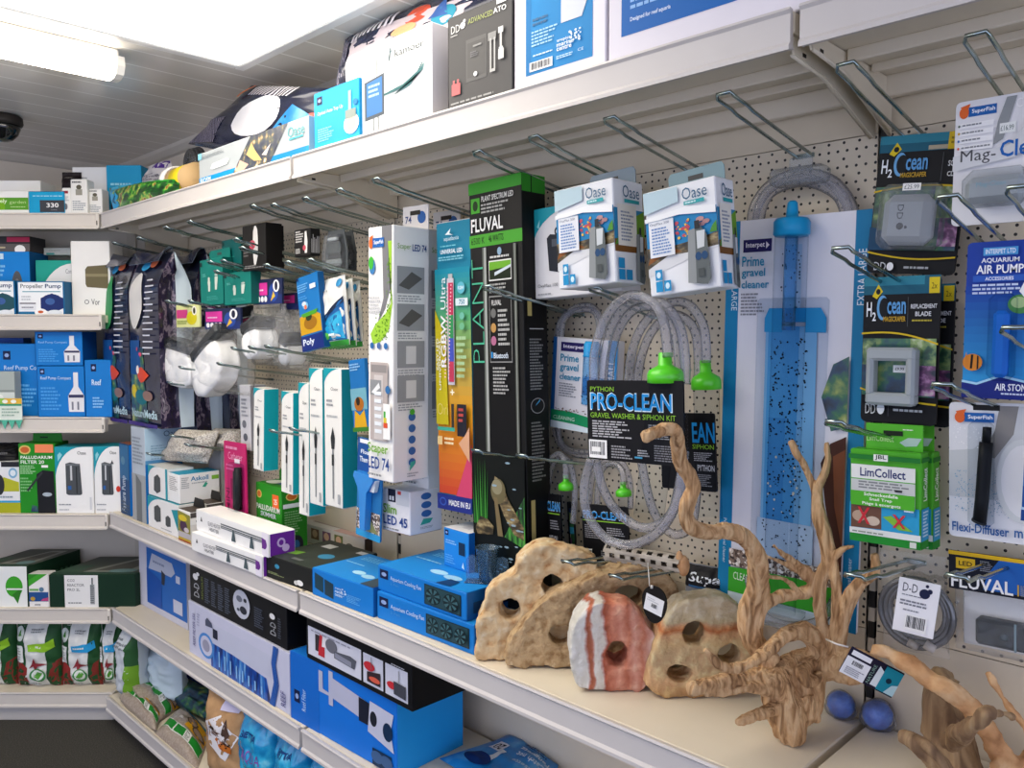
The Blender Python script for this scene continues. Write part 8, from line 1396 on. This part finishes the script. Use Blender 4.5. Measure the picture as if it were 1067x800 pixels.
# ================================================================== LOWEST SHELF OF THE LONG WALL
LZ = BASEZ+.001
def sack(label, bl, br, tl, t, art, col, seed, name='sand_bag', lean=0, **kw):
    return bag(name, label, 'bag', bl, br, tl, t, col, art, rest=True, seed=seed, **kw)
LZs = 'Z%.4f' % LZ
sack('white standing soil bag with grey print at the corner end of the lowest shelf', (117, 725, LZs), (131, 735, LZs), (117, 652), .1, [('l', .2, .7, .8, .85, 3, '#7f868c'), ('r', .8, .05, 1, .5, '#6fa02c'), ('e', .4, .06, .3, .05, '#3f8ab0'), ('r', .8, .5, 1, .95, '#2f5a34')], '#c9d0d4', 3, seal=.05, wr=.012, name='soil_bag')
sack('plain pale blue-grey sack standing behind the sand bags on the lowest shelf', (141, 714, 'Y-.23'), (176, 728, 'Y-.23'), (143, 664), .09, [], '#c9dae4', 5, seal=.06, wr=.014, name='soil_bag')
sack('dark green plant soil bag standing behind the white soil bag on the lowest shelf', (124, 715, 'Y-.2'), (146, 722, 'Y-.2'), (124, 655), .08, [('r', .1, .1, .9, .5, '#8cb83a'), ('r', .0, .6, 1, 1, '#1f4a2a')], '#2c6a2a', 6, seal=.06, wr=.012, name='soil_bag')
def sandart(): return [('r', 0, .0, 1, .2, 'sand_film'), ('r', .02, .2, .98, .44, '#1f8a2c'), ('r', .33, .2, .36, .44, '#e6e9e4'), ('r', .60, .2, .74, .44, '#e9ebe8'), ('l', .62, .23, .72, .42, 5, '#5a605c'), ('r', .02, .19, .98, .21, '#d6dcd4'), ('r', .02, .43, .98, .45, '#d6dcd4'), ('p', [(.5, .5), (.98, .5), (.98, .84), (.62, .84)], '#d8a01f'), ('e', .62, .72, .15, .1, '#4a3a30'), ('e', .82, .6, .15, .09, '#4a3a30'), ('e', .62, .72, .12, .075, '#8a7466'), ('e', .82, .6, .12, .07, '#8a7466'), ('p', [(.2, .9), (.98, .88), (.98, .99), (.2, .99)], '#4aa8d0'), ('t', 'JBL', .3, .56, .42, .64, '#eeeae4', 0, False)]
qbag('sand_bag', 'grey sand bag with green stripe lying flat beneath the upper sand bag', 'bag', (124, 727, 'Y-.325'), (162, 761, 'Y-.325'), (170, 742, 'Y-.25'), (134, 712, 'Y-.25'), .06, 'sand_film', sandart(), seed=7, wr=.008, p=3, floor=LZ)
qbag('sand_bag', 'grey sand bag with green stripe and amber window lying on another, upper one', 'bag', (138, 715, 'Y-.29'), (165, 751, 'Y-.29'), (190, 738, 'Y-.18'), (151, 706, 'Y-.18'), .06, 'sand_film', sandart(), seed=2, wr=.008, p=3, floor=LZ)
qbag('sand_bag', 'grey sand bag with green stripe nearest the front, lying beside the brown gecko bag', 'bag', (161, 766, 'Y-.325'), (206, 806, 'Y-.325'), (220, 770, 'Y-.2'), (190, 741, 'Y-.2'), .09, 'sand_film', sandart(), seed=9, wr=.008, p=3, floor=LZ)
qbag('dark_pouch', 'dark printed pouch lying behind the sand bags in the shade', 'bag', (168, 728, 'Y-.2'), (222, 752, 'Y-.2'), (228, 722, 'Y-.12'), (176, 698, 'Y-.12'), .06, 'reef_dark', [], seed=12, wr=.012)
sack('deep blue bag standing far back on the lowest shelf behind the dark pouch', (176, 722, 'Y-.1'), (226, 745, 'Y-.1'), (178, 684), .08, [('l', .1, .4, .9, .8, 4, '#2c4fb0')], '#153a9c', 8, seal=.05, wr=.012)
def gecko():
    o, w, h = sack('brown paper bag with white lizard label standing among the blue bags', (208, 806, LZs), (247, 832, LZs), (221, 722), .07, [('p', [(.3, .4), (.12, .62), (.55, .78), (.95, .62), (.7, .32)], '#e9e6e8'), ('p', [(.3, .62), (.6, .6), (.82, .5), (.76, .44), (.56, .54), (.3, .56)], '#6a4a3a'), ('p', [(.72, .78), (.8, .62), (.7, .52), (.62, .6)], '#4f3c34'), ('p', [(.44, .5), (.6, .44), (.82, .42), (.84, .5), (.66, .5), (.5, .54)], '#c8702c'), ('e', .42, .63, .06, .02, '#3a2a24'), ('spk', .5, .44, .82, .54, 14, .02, .008, '#2c2018'), ('t', 'REPTI', .2, .5, .28, .62, '#5a6a9a', 90, False), ('p', [(.5, .82), (.9, .86), (.98, .99), (.52, .99)], '#c9c4dc')], 'kraft', 4, seal=.1, wr=.006, name='paper_bag')
gecko()
def aqua(label, bl, br, tl, seed):
    sack(label, bl, br, tl, .09, [('t', 'BETTA', .3, .72, .7, .78, '#0f3f7a', 0, True), ('t', 'BETTA', .34, .73, .66, .77, '#0f3f7a', 0, True), ('t', 'AQUA', .3, .48, .8, .6, '#7a3f9a', 0, False), ('t', 'SOIL', .4, .38, .8, .46, '#3f9a7a', 0, False)], 'aqua_film', seed, seal=.06, wr=.010, name='aqua_bag')
aqua('glossy aqua blue bag right beside the brown paper bag on the lowest shelf', (242, 832, LZs), (278, 855, LZs), (241, 734), 1)
aqua('glossy aqua blue bag in the middle of the three under the skimmer carton', (279, 857, LZs), (312, 878, LZs), (276, 752), 2)
aqua('glossy aqua blue bag at the bottom edge under the rail joint', (314, 880, LZs), (350, 902, LZs), (308, 772), 3)
